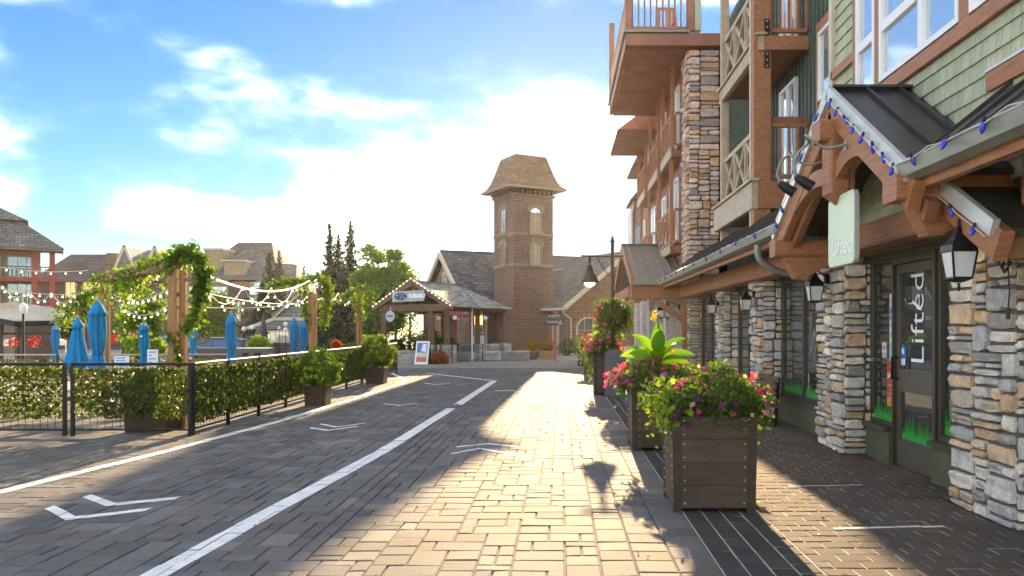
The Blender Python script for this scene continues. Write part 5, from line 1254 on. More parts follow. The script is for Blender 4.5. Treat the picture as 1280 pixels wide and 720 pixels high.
# ================================================================ PERGOLA WITH VINES
def pergola_post(label, px_, Y, zt, w_):
    x = Xat(px_, Y); zb = gz(x, Y) - .03
    t = thing('pergola_post', label, 'post', (x, Y, zb), group='vine wrapped pergola posts')
    m = MB(); m.bar((x - w_ * .22, Y, zb), (x - w_ * .22, Y, zt), w_ * .56, w_ * .6, c=.01); m.build('timber', m_post, t)
    m = MB(); m.bar((x + w_ * .30, Y + .04, zb), (x + w_ * .30, Y + .04, zt - .05), w_ * .36, w_ * .5, c=.01); m.build('timber', m_post, t)
    return (x, Y, zt)
q1 = pergola_post('front vine wrapped timber post behind the corner of the ivy fence', 222, 12.0, 2.42, .24)
q2 = pergola_post('vine wrapped timber post carrying the left end of the arch', 131, 17.0, 2.50, .17)
q3 = pergola_post('timber post with hanging vine beside the twin umbrellas', 391, 22.0, 2.50, .19)
q4 = pergola_post('farthest timber post with vine, left of the pavilion', 449, 30.0, 2.46, .19)
q5 = pergola_post('short vine covered post behind the cone umbrella', 101, 19.5, 2.10, .14)
def beam(label, p, q, w_=.14):
    m = MB(); m.bar(p, q, w_, w_ * 1.2, c=.01); return tag(m.build('pergola_beam', m_post, None, loc=tuple(p)), label, 'beam', 'pergola beams')
beam('timber beam of the vine arch from the front post', (q1[0], q1[1], q1[2] + .06), (q2[0], q2[1], q2[2] + .06))
def vine(label, paths, n, r, leaf=.075, tint=(1.1, 1.15, .7), hang=0., group='pergola vines', flowers=0):
    p0 = paths[0][0]; t = thing('climbing_vine', label, 'vine', (p0[0], p0[1], p0[2]), group=group); P = []; m = MB()
    tot = sum(sum((Vector(a) - Vector(b)).length for a, b in zip(pp, pp[1:])) for pp in paths)
    for pp in paths:
        m.tube(pp, .014, 5)
        for a, b in zip(pp, pp[1:]):
            a, b = np.array(a), np.array(b); k = int(n * np.linalg.norm(b - a) / tot); f = RNG.uniform(0, 1, (k, 1))
            lump = .55 + .45 * np.sin(f * 17 + p0[0]) * np.sin(f * 41)
            s = a + (b - a) * f + RNG.normal(size=(k, 3)) * r * (.6 + .5 * np.abs(lump))
            s[:, 2] -= RNG.exponential(1, k) * hang * (RNG.uniform(0, 1, k) < .35); P.append(s)
    m.build('stem', m_bark, t); P = np.concatenate(P)
    leaves('foliage', P, leaf, m_leaf, t, tints(len(P), tint, .4, .25), aspect=.8, droop=.4)
    if flowers:
        idx = RNG.integers(0, len(P), flowers); Q = P[idx] - np.array([0, 0, .1]) * RNG.uniform(0, 3, (flowers, 1)); leaves('blossom', Q, .06, m_petal, t, tints(flowers, (.9, .8, .85), .15, .05))
    return t
def V3(p, dx=0, dy=0, dz=0): return (p[0] + dx, p[1] + dy, p[2] + dz)
def hoop(c, r, n=9, a0=-.4, a1=3.6, flat=1): return [(c[0] + r * math.cos(a0 + (a1 - a0) * k / n), c[1], c[2] + r * flat * math.sin(a0 + (a1 - a0) * k / n)) for k in range(n + 1)]
vine('thick leafy vine arching over the front pergola post', [hoop(V3(q1, .14, 0, -.12), .27, 9, -1.0, 3.0, 1.35)], 1500, .07, .07, hang=.08, flowers=40)
vine('leafy vine trailing down the right of the front pergola post', [[V3(q1, .34, 0, -.1), V3(q1, .36, 0, -.45), V3(q1, .26, 0, -.75), V3(q1, .12, 0, -1.0)]], 700, .06, .065)
vine('sparse vine climbing the lower front pergola post', [[V3(q1, -.10, -.1, -1.0), V3(q1, .02, -.1, -1.2), V3(q1, .1, -.1, -1.5), V3(q1, .08, -.1, -1.75)]], 200, .035, .06, (1.5, 1.4, .6))
vine('dense vine along the arch beam between the two left posts', [[V3(q1, -.15, .2, .1), V3(q1, -1.2, 1.5, .16), V3(q2, 1.2, -1.5, .0), V3(q2, .0, 0, .08), V3(q2, -.4, .2, -.0)], [V3(q1, -1.6, 2, -.1), V3(q2, .9, -1.2, -.2)]], 1900, .075, .085, (1.15, 1.2, .7), hang=.22, flowers=90)
vine('loose vine on the short post behind the cone umbrella', [[V3(q5, .5, 0, .3), V3(q5, .1, 0, .2), V3(q5, -.3, 0, -.2), V3(q5, -.5, 0, -.5)], [V3(q5, .1, 0, .2), V3(q5, .15, 0, -.5)]], 900, .13, .08, flowers=30)
vine('hanging vine on the post beside the twin umbrellas', [hoop(V3(q3, .05, 0, .0), .38, 9, -.3, 2.6, 1.0), [V3(q3, -.35, 0, .3), V3(q3, -.9, 0, .2), V3(q3, -1.2, 0, .15)], [V3(q3, -.18, 0, .1), V3(q3, -.2, 0, -.5), V3(q3, -.12, 0, -.95)], [V3(q3, .42, 0, .0), V3(q3, .3, 0, -.9)]], 1900, .085, .085, (1.1, 1.15, .7))
vine('vine on the farthest pergola post', [hoop(V3(q4, .05, 0, .1), .45, 8, -.3, 3.3, .9), [V3(q4, -.3, 0, .3), V3(q4, -1.1, 0, .1), V3(q4, -1.9, 0, -.15)], [V3(q4, 0, 0, .2), V3(q4, .0, 0, -.7)]], 1400, .10, .10, (1.2, 1.15, .8))
# ---------------------------------------------------------------- string lights over the terrace
def sag(p, q, s, n=10): return [tuple(np.array(p) * (1 - k / n) + np.array(q) * k / n - np.array([0, 0, s * 4 * (k / n) * (1 - k / n)])) for k in range(n + 1)]
def lights(label, path, nb, r, cab=m_cable, cr=.008, bm=m_bulbw, drop=.05):
    t = thing('light_string', label, 'string lights', tuple(path[0]), group='light strings')
    m = MB(); m.tube(path, cr, 5); m.build('cable', cab, t)
    if nb:
        seg = len(path) - 1; pts = []
        for k in range(nb):
            f = (k + .5) / nb * seg; i = min(int(f), seg - 1); a, b = np.array(path[i]), np.array(path[i + 1]); pts.append(tuple(a + (b - a) * (f - i) - np.array([0, 0, drop])))
        bulbs(pts, r, bm, t)
p1 = V3(q1, .2, 0, -.02); p3 = V3(q3, -.1, 0, .3)
lights('bright warm rope light sagging from the front post to the post by the twin umbrellas', sag(p1, p3, .32, 14), 0, 0, m_rope, .014)
def zig(p, q, n, s):
    r_ = []
    for k in range(n):
        a = np.array(p) * (1 - k / n) + np.array(q) * k / n; b = np.array(p) * (1 - (k + 1) / n) + np.array(q) * (k + 1) / n
        r_ += sag(tuple(a), tuple(b), s, 6)[(1 if k else 0):]
    return r_
lights('festoon of bulbs in four swags under the rope light', zig(V3(q1, .3, .2, -.25), V3(q3, -.1, 0, .05), 4, .32), 14, .019)
lights('straight row of bulbs from the front post past the yellow tree', sag(V3(q1, .1, .5, -.35), (Xat(405, 26), 26, Zat(372, 26)), .2), 12, .019)
lights('lower row of bulbs before the dark lodge', sag((Xat(215, 16), 16, Zat(382, 16)), (Xat(395, 24), 24, Zat(376, 24)), .12), 9, .019)
lights('festoon of bulbs between the two posts left of the pavilion', zig(V3(q3, .2, 0, .1), V3(q4, -.3, 0, .2), 2, .3), 6, .019)
lights('festoon of bulbs in swags at the left edge', zig((Xat(-30, 16), 16, Zat(352, 16)), (Xat(92, 18), 18, Zat(369, 18)), 4, .22), 14, .019)
lights('straight pale cable of bulbs at the left edge above the swags', sag((Xat(-30, 18), 18, Zat(355, 18)), (Xat(100, 18), 18, Zat(368, 18)), .08), 9, .019)
lights('high thin cable of bulbs before the red balconies', sag((Xat(-20, 20), 20, Zat(330, 20)), (Xat(110, 20), 20, Zat(338, 20)), .1), 7, .019)
lights('thin cable of bulbs through the vine arch', sag(V3(q2, .2, 0, -.3), V3(q1, -.2, .2, -.3), .15), 11, .019)
lights('second thin cable of bulbs through the vine arch, lower', sag(V3(q2, .2, .3, -.55), V3(q1, -.25, .5, -.45), .22), 9, .019)

# ================================================================ CLOSED UMBRELLAS
def umbrella(label, px_, Y, ptop, pbot, wpx, cone=False, tilt=0):
    x = Xat(px_, Y); zb = gz(x, Y) - .03; zt, z0 = Zat(ptop, Y), Zat(pbot, Y); H = zt - z0; w_ = wpx * Y / F / 2; ph = rnd(0, 6)
    t = thing('closed_umbrella', label, 'umbrella', (x, Y, zb), group='closed blue umbrellas')
    m = MB(); m.tube([(x, Y, zb), (x, Y, zt)], .02, 8); m.build('pole', m_lwood, t)
    m = MB(); m.lathe([(.26, 0), (.28, .03), (.26, .07), (.05, .09), (.04, .3)], (x, Y, zb), 14); m.build('base', m_black, t)
    m = MB(); nf = 8
    if cone: pr = [(.16, H * .88), (.38, H * .72), (.62, H * .45), (.85, H * .18), (1.0, 0), (.8, .015)]
    else: pr = [(.50, H * .90), (.66, H * .80), (.74, H * .62), (.68, H * .44), (.54, H * .30), (.42, H * .235), (.56, H * .16), (.90, H * .03), (.98, .0)]
    fold = lambda g, j: 1 + (.24 + .07 * math.sin(j * 2.1 + ph)) * math.cos(nf * g + ph + .30 * j) + .10 * math.sin(3 * g + j * 1.3 + ph)
    pr = pr[::-1]; m.lathe([(a * w_, b) for a, b in pr], (x, Y, z0), 48, ONE, True, fold); m.build('canopy', m_blue, t)
    m = MB(); pr = [(.88, H * .775), (.80, H * .83), (.60, H * .90), (.30, H * .96), (.05, H)] if not cone else [(.52, H * .80), (.40, H * .88), (.22, H * .96), (.05, H)]
    m.lathe([(a * w_, b) for a, b in pr], (x, Y, z0), 32, (1.1, 1.1, 1.1), True, lambda g, j: 1 + .10 * math.cos(8 * g + ph + .5) * (1 if j < 2 else .3)); m.build('vent_cap', m_blue, t)
    m = MB(); m.ball((x, Y, zt + .02), .03, 8, 5); m.build('finial', m_lwood, t)
    if not cone: m = MB(); m.lathe([(.50 * w_, H * .215), (.52 * w_, H * .24), (.50 * w_, H * .265)], (x, Y, z0), 24, (.8, .8, .85)); m.build('tie_strap', m_blue, t)
umbrella('small closed blue umbrella at the far left, left of the cone umbrella', 69.5, 22, 404, 450, 11)
umbrella('half closed cone shaped blue umbrella at the left', 97, 17, 397, 462, 27, cone=True)
umbrella('largest closed blue umbrella, beside the left arch post', 122, 16, 375, 462, 23)
umbrella('closed blue umbrella inside the vine arch', 180, 17, 401, 457, 14)
umbrella('closed blue umbrella just right of the front pergola post', 241.5, 22, 404, 445, 11)
umbrella('closed blue umbrella at the grey car tailgate', 289, 19, 391, 455, 15)
umbrella('left one of the twin closed blue umbrellas', 367.5, 20, 396, 449, 11.5)
umbrella('right one of the twin closed blue umbrellas', 379.5, 20.5, 400, 446, 11.5)
x = Xat(329.5, 34); t = thing('closed_umbrella', 'slim closed dark grey umbrella before the grey house', 'umbrella', (x, 34, gz(x, 34)))
m = MB(); m.lathe([(.16, 0), (.17, .1), (.10, .7), (.03, 1.2)], (x, 34, Zat(427, 34)), 24, (.05, .05, .055), True, lambda g, j: 1 + .15 * math.cos(8 * g)); m.build('canopy', m_tint, t); m = MB(); m.tube([(x, 34, gz(x, 34)), (x, 34, Zat(412, 34) + .4)], .02, 6); m.build('pole', m_black, t)
# white notice boards on the terrace
for k, (pa, pb, pt, pq, Y, lb) in enumerate(((143, 161, 445, 462, 15.2, 'white notice board behind the ivy fence, left one'), (184, 197, 437, 458, 14.6, 'white notice board with blue print behind the ivy fence, right one'))):
    x0, x1, z1, z0 = Xat(pa, Y), Xat(pb, Y), Zat(pt, Y), Zat(pq, Y); t = thing('notice_board', lb, 'sign', ((x0 + x1) / 2, Y, -.03))
    m = MB(); m.box(x0, x1, Y, Y + .02, z0, z1, (.80, .84, .9)); m.build('board', m_tint, t)
    for j in range(4): z = z1 - (z1 - z0) * (.15 + .2 * j); m = MB(); m.box(x0 + .03, x1 - .03 - rnd(0, .08), Y - .003, Y, z - .012, z + .012, (.25, .38, .62)); m.build('print_line', m_tint, t)
    for x in (x0 + .01, x1 - .01): m = MB(); m.bar((x, Y + .03, -.03), (x, Y + .03, z1), .02, .02, (.05, .05, .05)); m.build('leg', m_tint, t)
# ================================================================ LEFT PATIO CANOPY, TENT, CARS, LAMP POST
Y = 34.; zz = lambda p: Zat(p, Y); xx = lambda p: Xat(p, Y); zb = gz(xx(30), Y) - .03
t = thing('patio_canopy', 'dark patio canopy with pale ribbed roof at the left edge', 'canopy', (xx(30), Y, zb))
m = MB(); xa, xb_, xc = xx(-40), xx(48), xx(95)
roof_pts = [(xa, Y + 2.5, zz(372)), (xx(14), Y + 2.5, zz(380)), (xc + .2, Y + 2.0, zz(402)), (xx(47), Y - 1.0, zz(405)), (xa, Y - 1.0, zz(398))]
m.add([(xx(-40), Y + 3, zz(374)), (xx(6), Y + 3, zz(382)), (xx(95), Y + 1, zz(401)), (xx(44), Y - 1.2, zz(404)), (xx(-40), Y - 1.2, zz(388))], [(4, 3, 1, 0), (3, 2, 1)]); m.build('roof', m_groof, t, uv=True)
for k in range(12):
    f = k / 11; a = Vector((xx(6), Y + 3, zz(382))) .lerp(Vector((xx(95), Y + 1, zz(401))), f); b = Vector((xx(-10), Y - 1.2, zz(392))).lerp(Vector((xx(44), Y - 1.2, zz(404))), f)
    m = MB(); m.bar(tuple(a + Vector((0, 0, .03))), tuple(b + Vector((0, 0, .03))), .05, .05); m.build('roof_rib', m_flash, t)
m = MB(); m.bar((xx(-40), Y - 1.25, zz(389)), (xx(44), Y - 1.25, zz(405)), .1, .22); m.bar((xx(44), Y - 1.25, zz(405)), (xx(95), Y + 1, zz(402.5)), .1, .2); m.build('fascia', m_black, t)
for px_ in (-10, 22, 44, 90): m = MB(); yy = Y - 1 if px_ < 60 else Y + 1; m.bar((xx(px_), yy, zb), (xx(px_), yy, zz(404)), .12, .12); m.build('post', m_black, t)
m = MB(); m.bar((xx(-40), Y - 1, zz(417)), (xx(90), Y - .9, zz(417)), .06, .08); m.build('rail', m_black, t)
m = MB(); m.box(xx(-40), xx(14), Y + 2.9, Y + 3.1, zb, zz(384)); m.build('back_wall', m_dsiding, t)
Y = 46.; x = Xat(43, Y); zb = gz(x, Y) - .03; t = thing('market_tent', 'white peaked market tent under the patio canopy', 'tent', (x, Y, zb)); w_ = 25 * Y / F
ze, zp = Zat(426, Y), Zat(410, Y); zv = Zat(432, Y)
m = MB(); m.add([(x - w_, Y - w_, ze), (x + w_, Y - w_, ze), (x + w_, Y + w_, ze), (x - w_, Y + w_, ze), (x, Y, zp)] + [(x + sx * w_ * .42, Y + sy * w_ * .42, ze + (zp - ze) * .42) for sx, sy in ((-1, -1), (1, -1), (1, 1), (-1, 1))], [(0, 1, 6, 5), (1, 2, 7, 6), (2, 3, 8, 7), (3, 0, 5, 8), (5, 6, 4), (6, 7, 4), (7, 8, 4), (8, 5, 4)]); m.build('roof', m_canv, t)
m = MB()
for p, q in (((-1, -1), (1, -1)), ((1, -1), (1, 1)), ((1, 1), (-1, 1)), ((-1, 1), (-1, -1))): m.bar((x + p[0] * w_, Y + p[1] * w_, (ze + zv) / 2), (x + q[0] * w_, Y + q[1] * w_, (ze + zv) / 2), .02, ze - zv)
m.build('valance', m_canv, t)
for sx in (-1, 1):
    for sy in (-1, 1): m = MB(); m.bar((x + sx * w_ * .97, Y + sy * w_ * .97, zb), (x + sx * w_ * .97, Y + sy * w_ * .97, zv), .05, .05); m.build('leg', m_white, t)
def car(label, px0, px1, Y, mt, hatch=False, rz=0, Lc=4.6):
    x0, x1 = Xat(px0, Y), Xat(px1, Y); xm = (x0 + x1) / 2; zb = gz(xm, Y) - .03; k = Lc / 4.6
    t = thing('parked_car', label, 'car', (xm, Y, zb), group='parked cars')
    def Pp(u, v, z): return (xm + u * k, Y + v, zb + z)
    side = [(-2.25, .35), (-2.28, .75), (-2.1, .98), (-1.2, 1.08), (-.75, 1.45), (-.2, 1.66), (1.2, 1.68), (1.95, 1.55), (2.22, 1.05), (2.26, .6), (2.2, .32)]
    m = MB(); n = len(side); vs = []
    for v, ins in ((-.88, .0), (-.80, .06), (.80, .06), (.88, 0)):
        for u, z in side:
            nar = .14 if z > 1.2 else 0; vv = v - math.copysign(nar, v); vs.append(Pp(u * (1 - ins * .3), vv, z))
    rings = [0, 1, 2, 3]; fs = []
    for r_ in range(3):
        for i in range(n): fs.append((r_ * n + i, r_ * n + (i + 1) % n, (r_ + 1) * n + (i + 1) % n, (r_ + 1) * n + i))
    fs += [tuple(range(n - 1, -1, -1)), tuple(3 * n + i for i in range(n))]; m.add(vs, fs, ONE, False); body = m.build('body', mt, t)
    for a in ([(-1.02, 1.12), (-.55, 1.46), (-.05, 1.55), (-.05, 1.12)], [(.05, 1.12), (.05, 1.56), (.95, 1.58), (.95, 1.12)], [(1.05, 1.12), (1.05, 1.57), (1.7, 1.50), (1.95, 1.12)]):
        m = MB(); m.prism([Pp(u, -.885 + (z - 1.12) * .02 if False else -.89 + (.13 if z > 1.2 else .0), z) for u, z in a], (0, .03, 0)); m.build('side_window', m_fglass, body)
    m = MB(); m.bar(Pp(-1.1, -.90, 1.10), Pp(2.0, -.90, 1.10), .015, .03); m.build('chrome_strip', m_flash, body)
    m = MB(); m.bar(Pp(-.2, -.62, 1.73), Pp(1.4, -.62, 1.73), .04, .04); m.build('roof_rail', m_flash, body)
    for u in (-1.4, 1.4):
        for v in (-.86, .86):
            m = MB(); m.lathe([(.1, -.1), (.33, -.1), (.35, -.05), (.35, .05), (.33, .1), (.1, .1)], (0, 0, 0), 20); m.v = [(Pp(u, v, .35)[0] + a, Pp(u, v, .35)[1] + c, Pp(u, v, .35)[2] + b) for a, b, c in m.v]; wh = m.build('wheel', m_tyre, t)
            m = MB(); m.lathe([(.02, -.11), (.22, -.105), (.22, .105), (.02, .11)], (0, 0, 0), 12); m.v = [(Pp(u, v, .35)[0] + a, Pp(u, v, .35)[1] + c, Pp(u, v, .35)[2] + b) for a, b, c in m.v]; m.build('rim', m_bolt, wh)
    m = MB(); m.box(*sorted((Pp(-2.3, 0, 0)[0], Pp(-2.2, 0, 0)[0])), Y - .8, Y - .5, zb + .72, zb + .86); m.build('headlight', m_frost, t)
    m = MB(); m.box(*sorted((Pp(2.18, 0, 0)[0], Pp(2.29, 0, 0)[0])), Y - .8, Y - .55, zb + .8, zb + 1.0, (.4, .02, .02)); m.build('tail_light', m_tint, t)
    if hatch: m = MB(); m.bar(Pp(1.9, 0, 1.70), Pp(3.1, 0, 2.0), 1.4, .12); m.build('open_tailgate', mt, t)
car('dark grey sport utility car with open tailgate beyond the umbrellas', 236, 309, 50, m_car, True, Lc=4.4); car('blue grey car parked left of the dark sport utility car', 176, 226, 52, m_car2, Lc=4.3)
# low grey planter wall and bright shrubs beyond the terrace
x = Xat(317, 27); zb = gz(x, 27) - .03; t = thing('grey_planter', 'long grey planter box with dark slots right of the car', 'planter', (x, 27, zb)); m = MB(); m.box(Xat(297, 27), Xat(334, 27), 27, 27.6, zb, Zat(436, 27), (.12, .12, .125)); b_ = m.build('box', m_tint, t)
for p_ in (303, 318): m = MB(); m.box(Xat(p_, 27), Xat(p_ + 8, 27), 26.985, 26.999, Zat(445, 27), Zat(441, 27), (.01, .01, .01)); m.build('slot', m_tint, b_)
m = MB(); m.box(Xat(297, 27) - .02, Xat(334, 27) + .02, 26.97, 27.62, Zat(436, 27), Zat(435, 27), (.6, .6, .6)); m.build('coping', m_tint, t)
for k, (p_, Y, py, r_, tn, lb) in enumerate(((323, 30, 431, .40, (2.2, 2.0, .6), 'bright yellow green shrub above the grey planter'), (170, 24, 434, .35, (1.9, 1.9, .6), 'bright shrub left of the umbrella in the arch'), (195, 24, 435, .32, (2.0, 1.9, .6), 'bright shrub right of the umbrella in the arch'), (418, 38, 440, .6, (.7, .9, .6), 'dark low shrub before the tall spruces'), (436, 36, 441, .5, (1.1, 1.1, .7), 'low green shrub left of the far pergola post'), (455, 36, 438, .5, (.8, 1.0, .8), 'low shrub just left of the pavilion'), (420, 33, 431, .2, (5, .5, .4), 'small red flowers before the spruces'))):
    x = Xat(p_, Y); z = Zat(py, Y); bush('shrub', lb, (x, Y, z), r_, 900, tn, .11, parent_z=min(gz(x, Y) - .03, z - r_))
# lamp posts with red flower baskets
for k, (p_, Y) in enumerate(((29, 30), (154, 34))):
    x = Xat(p_, Y); zb = gz(x, Y) - .03; t = thing('lamp_post', ['black lamp post with red flower baskets at the far left', 'black lamp post with red flower baskets seen through the arch'][k], 'lamp', (x, Y, zb), group='lamp posts on the parking side'); zt = Zat(392, Y)
    m = MB(); m.tube([(x, Y, zb), (x, Y, zb + .5), (x, Y, zt)], [.09, .05, .04], 8); m.bar((x - .4, Y, zt - .75), (x + .4, Y, zt - .75), .03, .03); m.build('post', m_black, t)
    m = MB(); m.lathe([(.06, 0), (.13, .12), (.13, .3), (.02, .42)], (x, Y, zt), 8); m.build('lantern', m_frost, t)
    for s in (-1, 1):
        c = (x + s * .4, Y, zt - 1.05); d = RNG.normal(size=(110, 3)) * .10; leaves('flower_basket', d + np.array(c), .09, m_petal, t, tints(110, (.40, .02, .025), .4)); m = MB(); m.tube([(c[0], Y, zt - .76), c], .01, 5); m.build('chain', m_black, t)
# globe lamps beyond
for k, (p_, py, Y) in enumerate(((305, 411, 40), (315, 409, 40), (357, 405, 42), (357, 412, 42), (349, 410, 42))):
    x = Xat(p_, Y); z = Zat(py, Y); t = thing('globe_light', ['left white globe lamp above the car tailgate', 'right white globe lamp above the car tailgate', 'upper white globe lamp before the grey house', 'lower white globe lamp before the grey house', 'small white globe lamp before the grey house, left'][k], 'lamp', (x, Y, gz(x, Y) - .03), group='globe lamps beyond the terrace')
    m = MB(); m.ball((x, Y, z), .12 if k < 4 else .08, 12, 8); m.build('globe', m_frost, t); m = MB(); m.tube([(x, Y, gz(x, Y) - .03), (x, Y, z - .08)], .02, 6); m.build('stem', m_black, t)
# ================================================================ PLANTERS ON THE SIDEWALK
def planter(label, x0, x1, y0, y1, h, boards=4, detail=True):
    xm, ym = (x0 + x1) / 2, (y0 + y1) / 2
    t = thing('riveted_planter', label, 'planter', (xm, ym, 0), group='riveted planters along the sidewalk')
    tp = .02
    def cx(x, z): return x + (x - xm) * .045 * z / h
    def cy(y, z): return y + (y - ym) * .045 * z / h
    for k in range(boards):
        za, zb_ = .03 + (h - .03) * k / boards + .0015, .03 + (h - .03) * (k + 1) / boards - .0015
        for (a, b) in (((x0 + .02, y0), (x1 - .02, y0)), ((x0, y0 + .02), (x0, y1 - .02)), ((x1, y0 + .02), (x1, y1 - .02)), ((x0 + .02, y1), (x1 - .02, y1))):
            m = MB(); p = [(cx(a[0], za), cy(a[1], za), za), (cx(b[0], za), cy(b[1], za), za), (cx(b[0], zb_), cy(b[1], zb_), zb_), (cx(a[0], zb_), cy(a[1], zb_), zb_)]
            n = Vector((xm - (a[0] + b[0]) / 2, ym - (a[1] + b[1]) / 2, 0)).normalized() * .03
            m.prism(p, n, vary(.14, .04)); m.build('panel', m_steel, t)
    for (x, y) in ((x0, y0), (x1, y0), (x0, y1), (x1, y1)):
        m = MB(); sx = 1 if x > xm else -1; sy = 1 if y > ym else -1
        m.bar((x - sx * .025, y - sy * .02, 0), (cx(x, h) - sx * .025, cy(y, h) - sy * .02, h + .005), .065, .055, (.7, .7, .72)); m.build('corner_angle', m_steel, t)
    m = MB()
    if detail:
        for k in range(boards):
            for f in (.22, .80):
                z = .03 + (h - .03) * (k + f) / boards
                for x in (x0 + .085, x1 - .085): m.ball((cx(x, z), cy(y0, z) - .001, z), .0095, 7, 4)
                for y in (y0 + .085, y1 - .085): m.ball((cx(x0, z) - .001, cy(y, z), z), .0095, 7, 4)
        m.build('bolts', m_bolt, t, kind='stuff')
    m = MB(); e = .03; m.box(cx(x0, h) + e, cx(x1, h) - e, cy(y0, h) + e, cy(y1, h) - e, h - .06, h - .02); m.build('soil', m_soil, t)
    return (xm, ym, h, x1 - x0)
def petals(name, P, r, cols, par):
    """five-petalled open flowers"""
    m = MB()
    for p in P:
        p = Vector(p); n = Vector((rnd(-.7, .7), rnd(-1, .2), rnd(.0, .9))).normalized(); a = n.orthogonal().normalized(); b = n.cross(a); t = pick(cols, .18); s = r * rnd(.75, 1.25); q0 = rnd(0, 6)
        vs = [tuple(p)]; fs = []
        for k in range(5):
            for dg, rr in ((-.50, .72), (0, 1.0), (.50, .72)):
                g = q0 + 2 * math.pi * k / 5 + dg; vs.append(tuple(p + (a * math.cos(g) + b * math.sin(g)) * s * rr + n * s * .22))
            i = 1 + 3 * k; fs += [(0, i, i + 1), (0, i + 1, i + 2)]
        m.add(vs, fs, t)
    return m.build(name, m_petal, par, kind='stuff')
PINK = [(.75, .06, .26), (.62, .04, .30), (.80, .20, .38), (.55, .03, .10), (.7, .35, .45)]
PURP = [(.10, .02, .14), (.22, .03, .20), (.16, .02, .10)]
def mound(label, c, rx, ry, rz_, n, leafsize, tint, flowers, fr, parent_z, trail=.0, lime=None, fl_bias=None, box=(0, 0, 0), group='flower displays in the planters'):
    t = thing('flower_display', label, 'flowers', (c[0], c[1], parent_z), group=group)
    d = RNG.normal(size=(n, 3)); d[:, 2] = np.abs(d[:, 2]) * 1.0 - .25; d /= np.linalg.norm(d, axis=1)[:, None]
    rr = RNG.uniform(.35, 1.05, (n, 1)) ** .6; lump = 1 + .18 * np.sin(d[:, :1] * 6 + c[1]) + .14 * np.sin(d[:, 2:] * 7 + c[0] * 4) + .1 * np.cos(d[:, 1:2] * 8)
    P = d * rr * lump * np.array([rx, ry, rz_]) + np.array(c)
    low = P[:, 2] < c[2]; out_ = np.abs(P[:, 0] - c[0]) > rx * .6
    P[:, 2] -= np.where(out_, RNG.exponential(1, n) * trail * .6, 0)
    bx_c, by_c, hb_ = box; keep = ~((P[:, 2] < hb_ + .01) & (np.abs(P[:, 0] - bx_c) < .345) & (np.abs(P[:, 1] - by_c) < .35)); P = P[keep]
    leaves('foliage', P, leafsize, m_leaf, t, tints(len(P), tint, .45, .25), aspect=.62)
    if lime:
        k, lc, lr, ls = lime; g = RNG.normal(size=(k, 3)) * np.array(lr) + np.array(lc); leaves('lime_foliage', g, ls, m_leaf, t, tints(k, (2.6, 2.1, .45), .25, .1), aspect=.85, nrm=np.tile(np.array([[-.3, -.7, .6]]), (k, 1)))
    for nm, cols, k, s in flowers:
        dd = RNG.normal(size=(k, 3)); dd[:, 1] = -np.abs(dd[:, 1]) * .8 + .3 * RNG.normal(size=k); dd[:, 2] = np.abs(dd[:, 2]) * .9 - .15
        if fl_bias: dd[:, 0] += fl_bias
        dd /= np.linalg.norm(dd, axis=1)[:, None]; Q = dd * RNG.uniform(.88, 1.12, (k, 1)) * np.array([rx, ry, rz_]) + np.array(c)
        petals(nm, Q, s, cols, t)
    m = MB()
    for k in range(7): a = k * .9; m.tube([(c[0] + .05 * math.cos(a), c[1] + .05 * math.sin(a), parent_z), (c[0] + rx * .5 * math.cos(a), c[1] + ry * .5 * math.sin(a), c[2] + rz_ * .4)], [.008, .004], 5)
    m.build('stem', m_leaf, t)
    return t
X0, X1 = .935, 1.585
pc = planter('nearest riveted steel planter box, in front of the shop door', X0, X1, 6.52, 7.16, .78)
mound('wide mound of purple petunias with lime leaves at its left, in the nearest planter', (1.30, 6.82, .83), .48, .46, .34, 8500, .044, (.85, .95, .8), (('purple_flower', PURP, 60, .034), ('pink_flower', PINK, 30, .026), ('pale_flower', [(.75, .55, .4), (.8, .5, .5)], 16, .022)), .03, .76, trail=.09, box=(1.26, 6.84, .78), lime=(170, (.90, 6.62, .86), (.075, .09, .085), .065))
planter('second riveted steel planter box, behind the nearest one', .895, 1.53, 9.80, 10.45, .80)
mound('magenta petunias spilling over the left of the second planter', (1.16, 10.05, .84), .56, .48, .27, 5200, .055, (.9, 1.0, .8), (('pink_flower', PINK, 150, .036), ('yellow_flower', [(.8, .6, .08), (.75, .45, .1)], 24, .026)), .03, .78, trail=.08, fl_bias=-.35, box=(1.21, 10.12, .80))
# canna with big upright leaves
cn = thing('canna_plant', 'canna with broad bright leaves and a yellow bloom rising from the second planter', 'plant', (1.24, 10.05, .78)); 
m = MB(); m.tube([(1.24, 10.05, .78), (1.25, 10.05, 1.45), (1.22, 10.05, 1.62)], [.02, .014, .008], 6); m.build('stem', m_leaf, cn)
def blade(base, az, el, L, W, bend, t, roll=0):
    m = MB(); base = Vector(base); h = Vector((math.cos(az), math.sin(az), 0)); sd = Vector((-math.sin(az), math.cos(az), 0)); s0 = sd.copy(); p = base.copy(); e = el; vs = []; N = 8
    for k in range(N + 1):
        f = k / N; wd = W * (math.sin(math.pi * min(f * .92 + .08, 1)) ** .75) * (1 - .25 * f); up = h * -math.sin(e) + Vector((0, 0, math.cos(e))); sd = s0 * math.cos(roll) + up * math.sin(roll); up = up * math.cos(roll) - s0 * math.sin(roll)
        vs += [tuple(p - sd * wd + up * wd * .28), tuple(p), tuple(p + sd * wd + up * wd * .28)]
        p = p + (h * math.cos(e) + Vector((0, 0, math.sin(e)))) * L / N; e -= bend / N
    fs = []
    for k in range(N): i = 3 * k; fs += [(i, i + 3, i + 4, i + 1), (i + 1, i + 4, i + 5, i + 2)]
    m.add(vs, fs, t, True); return m
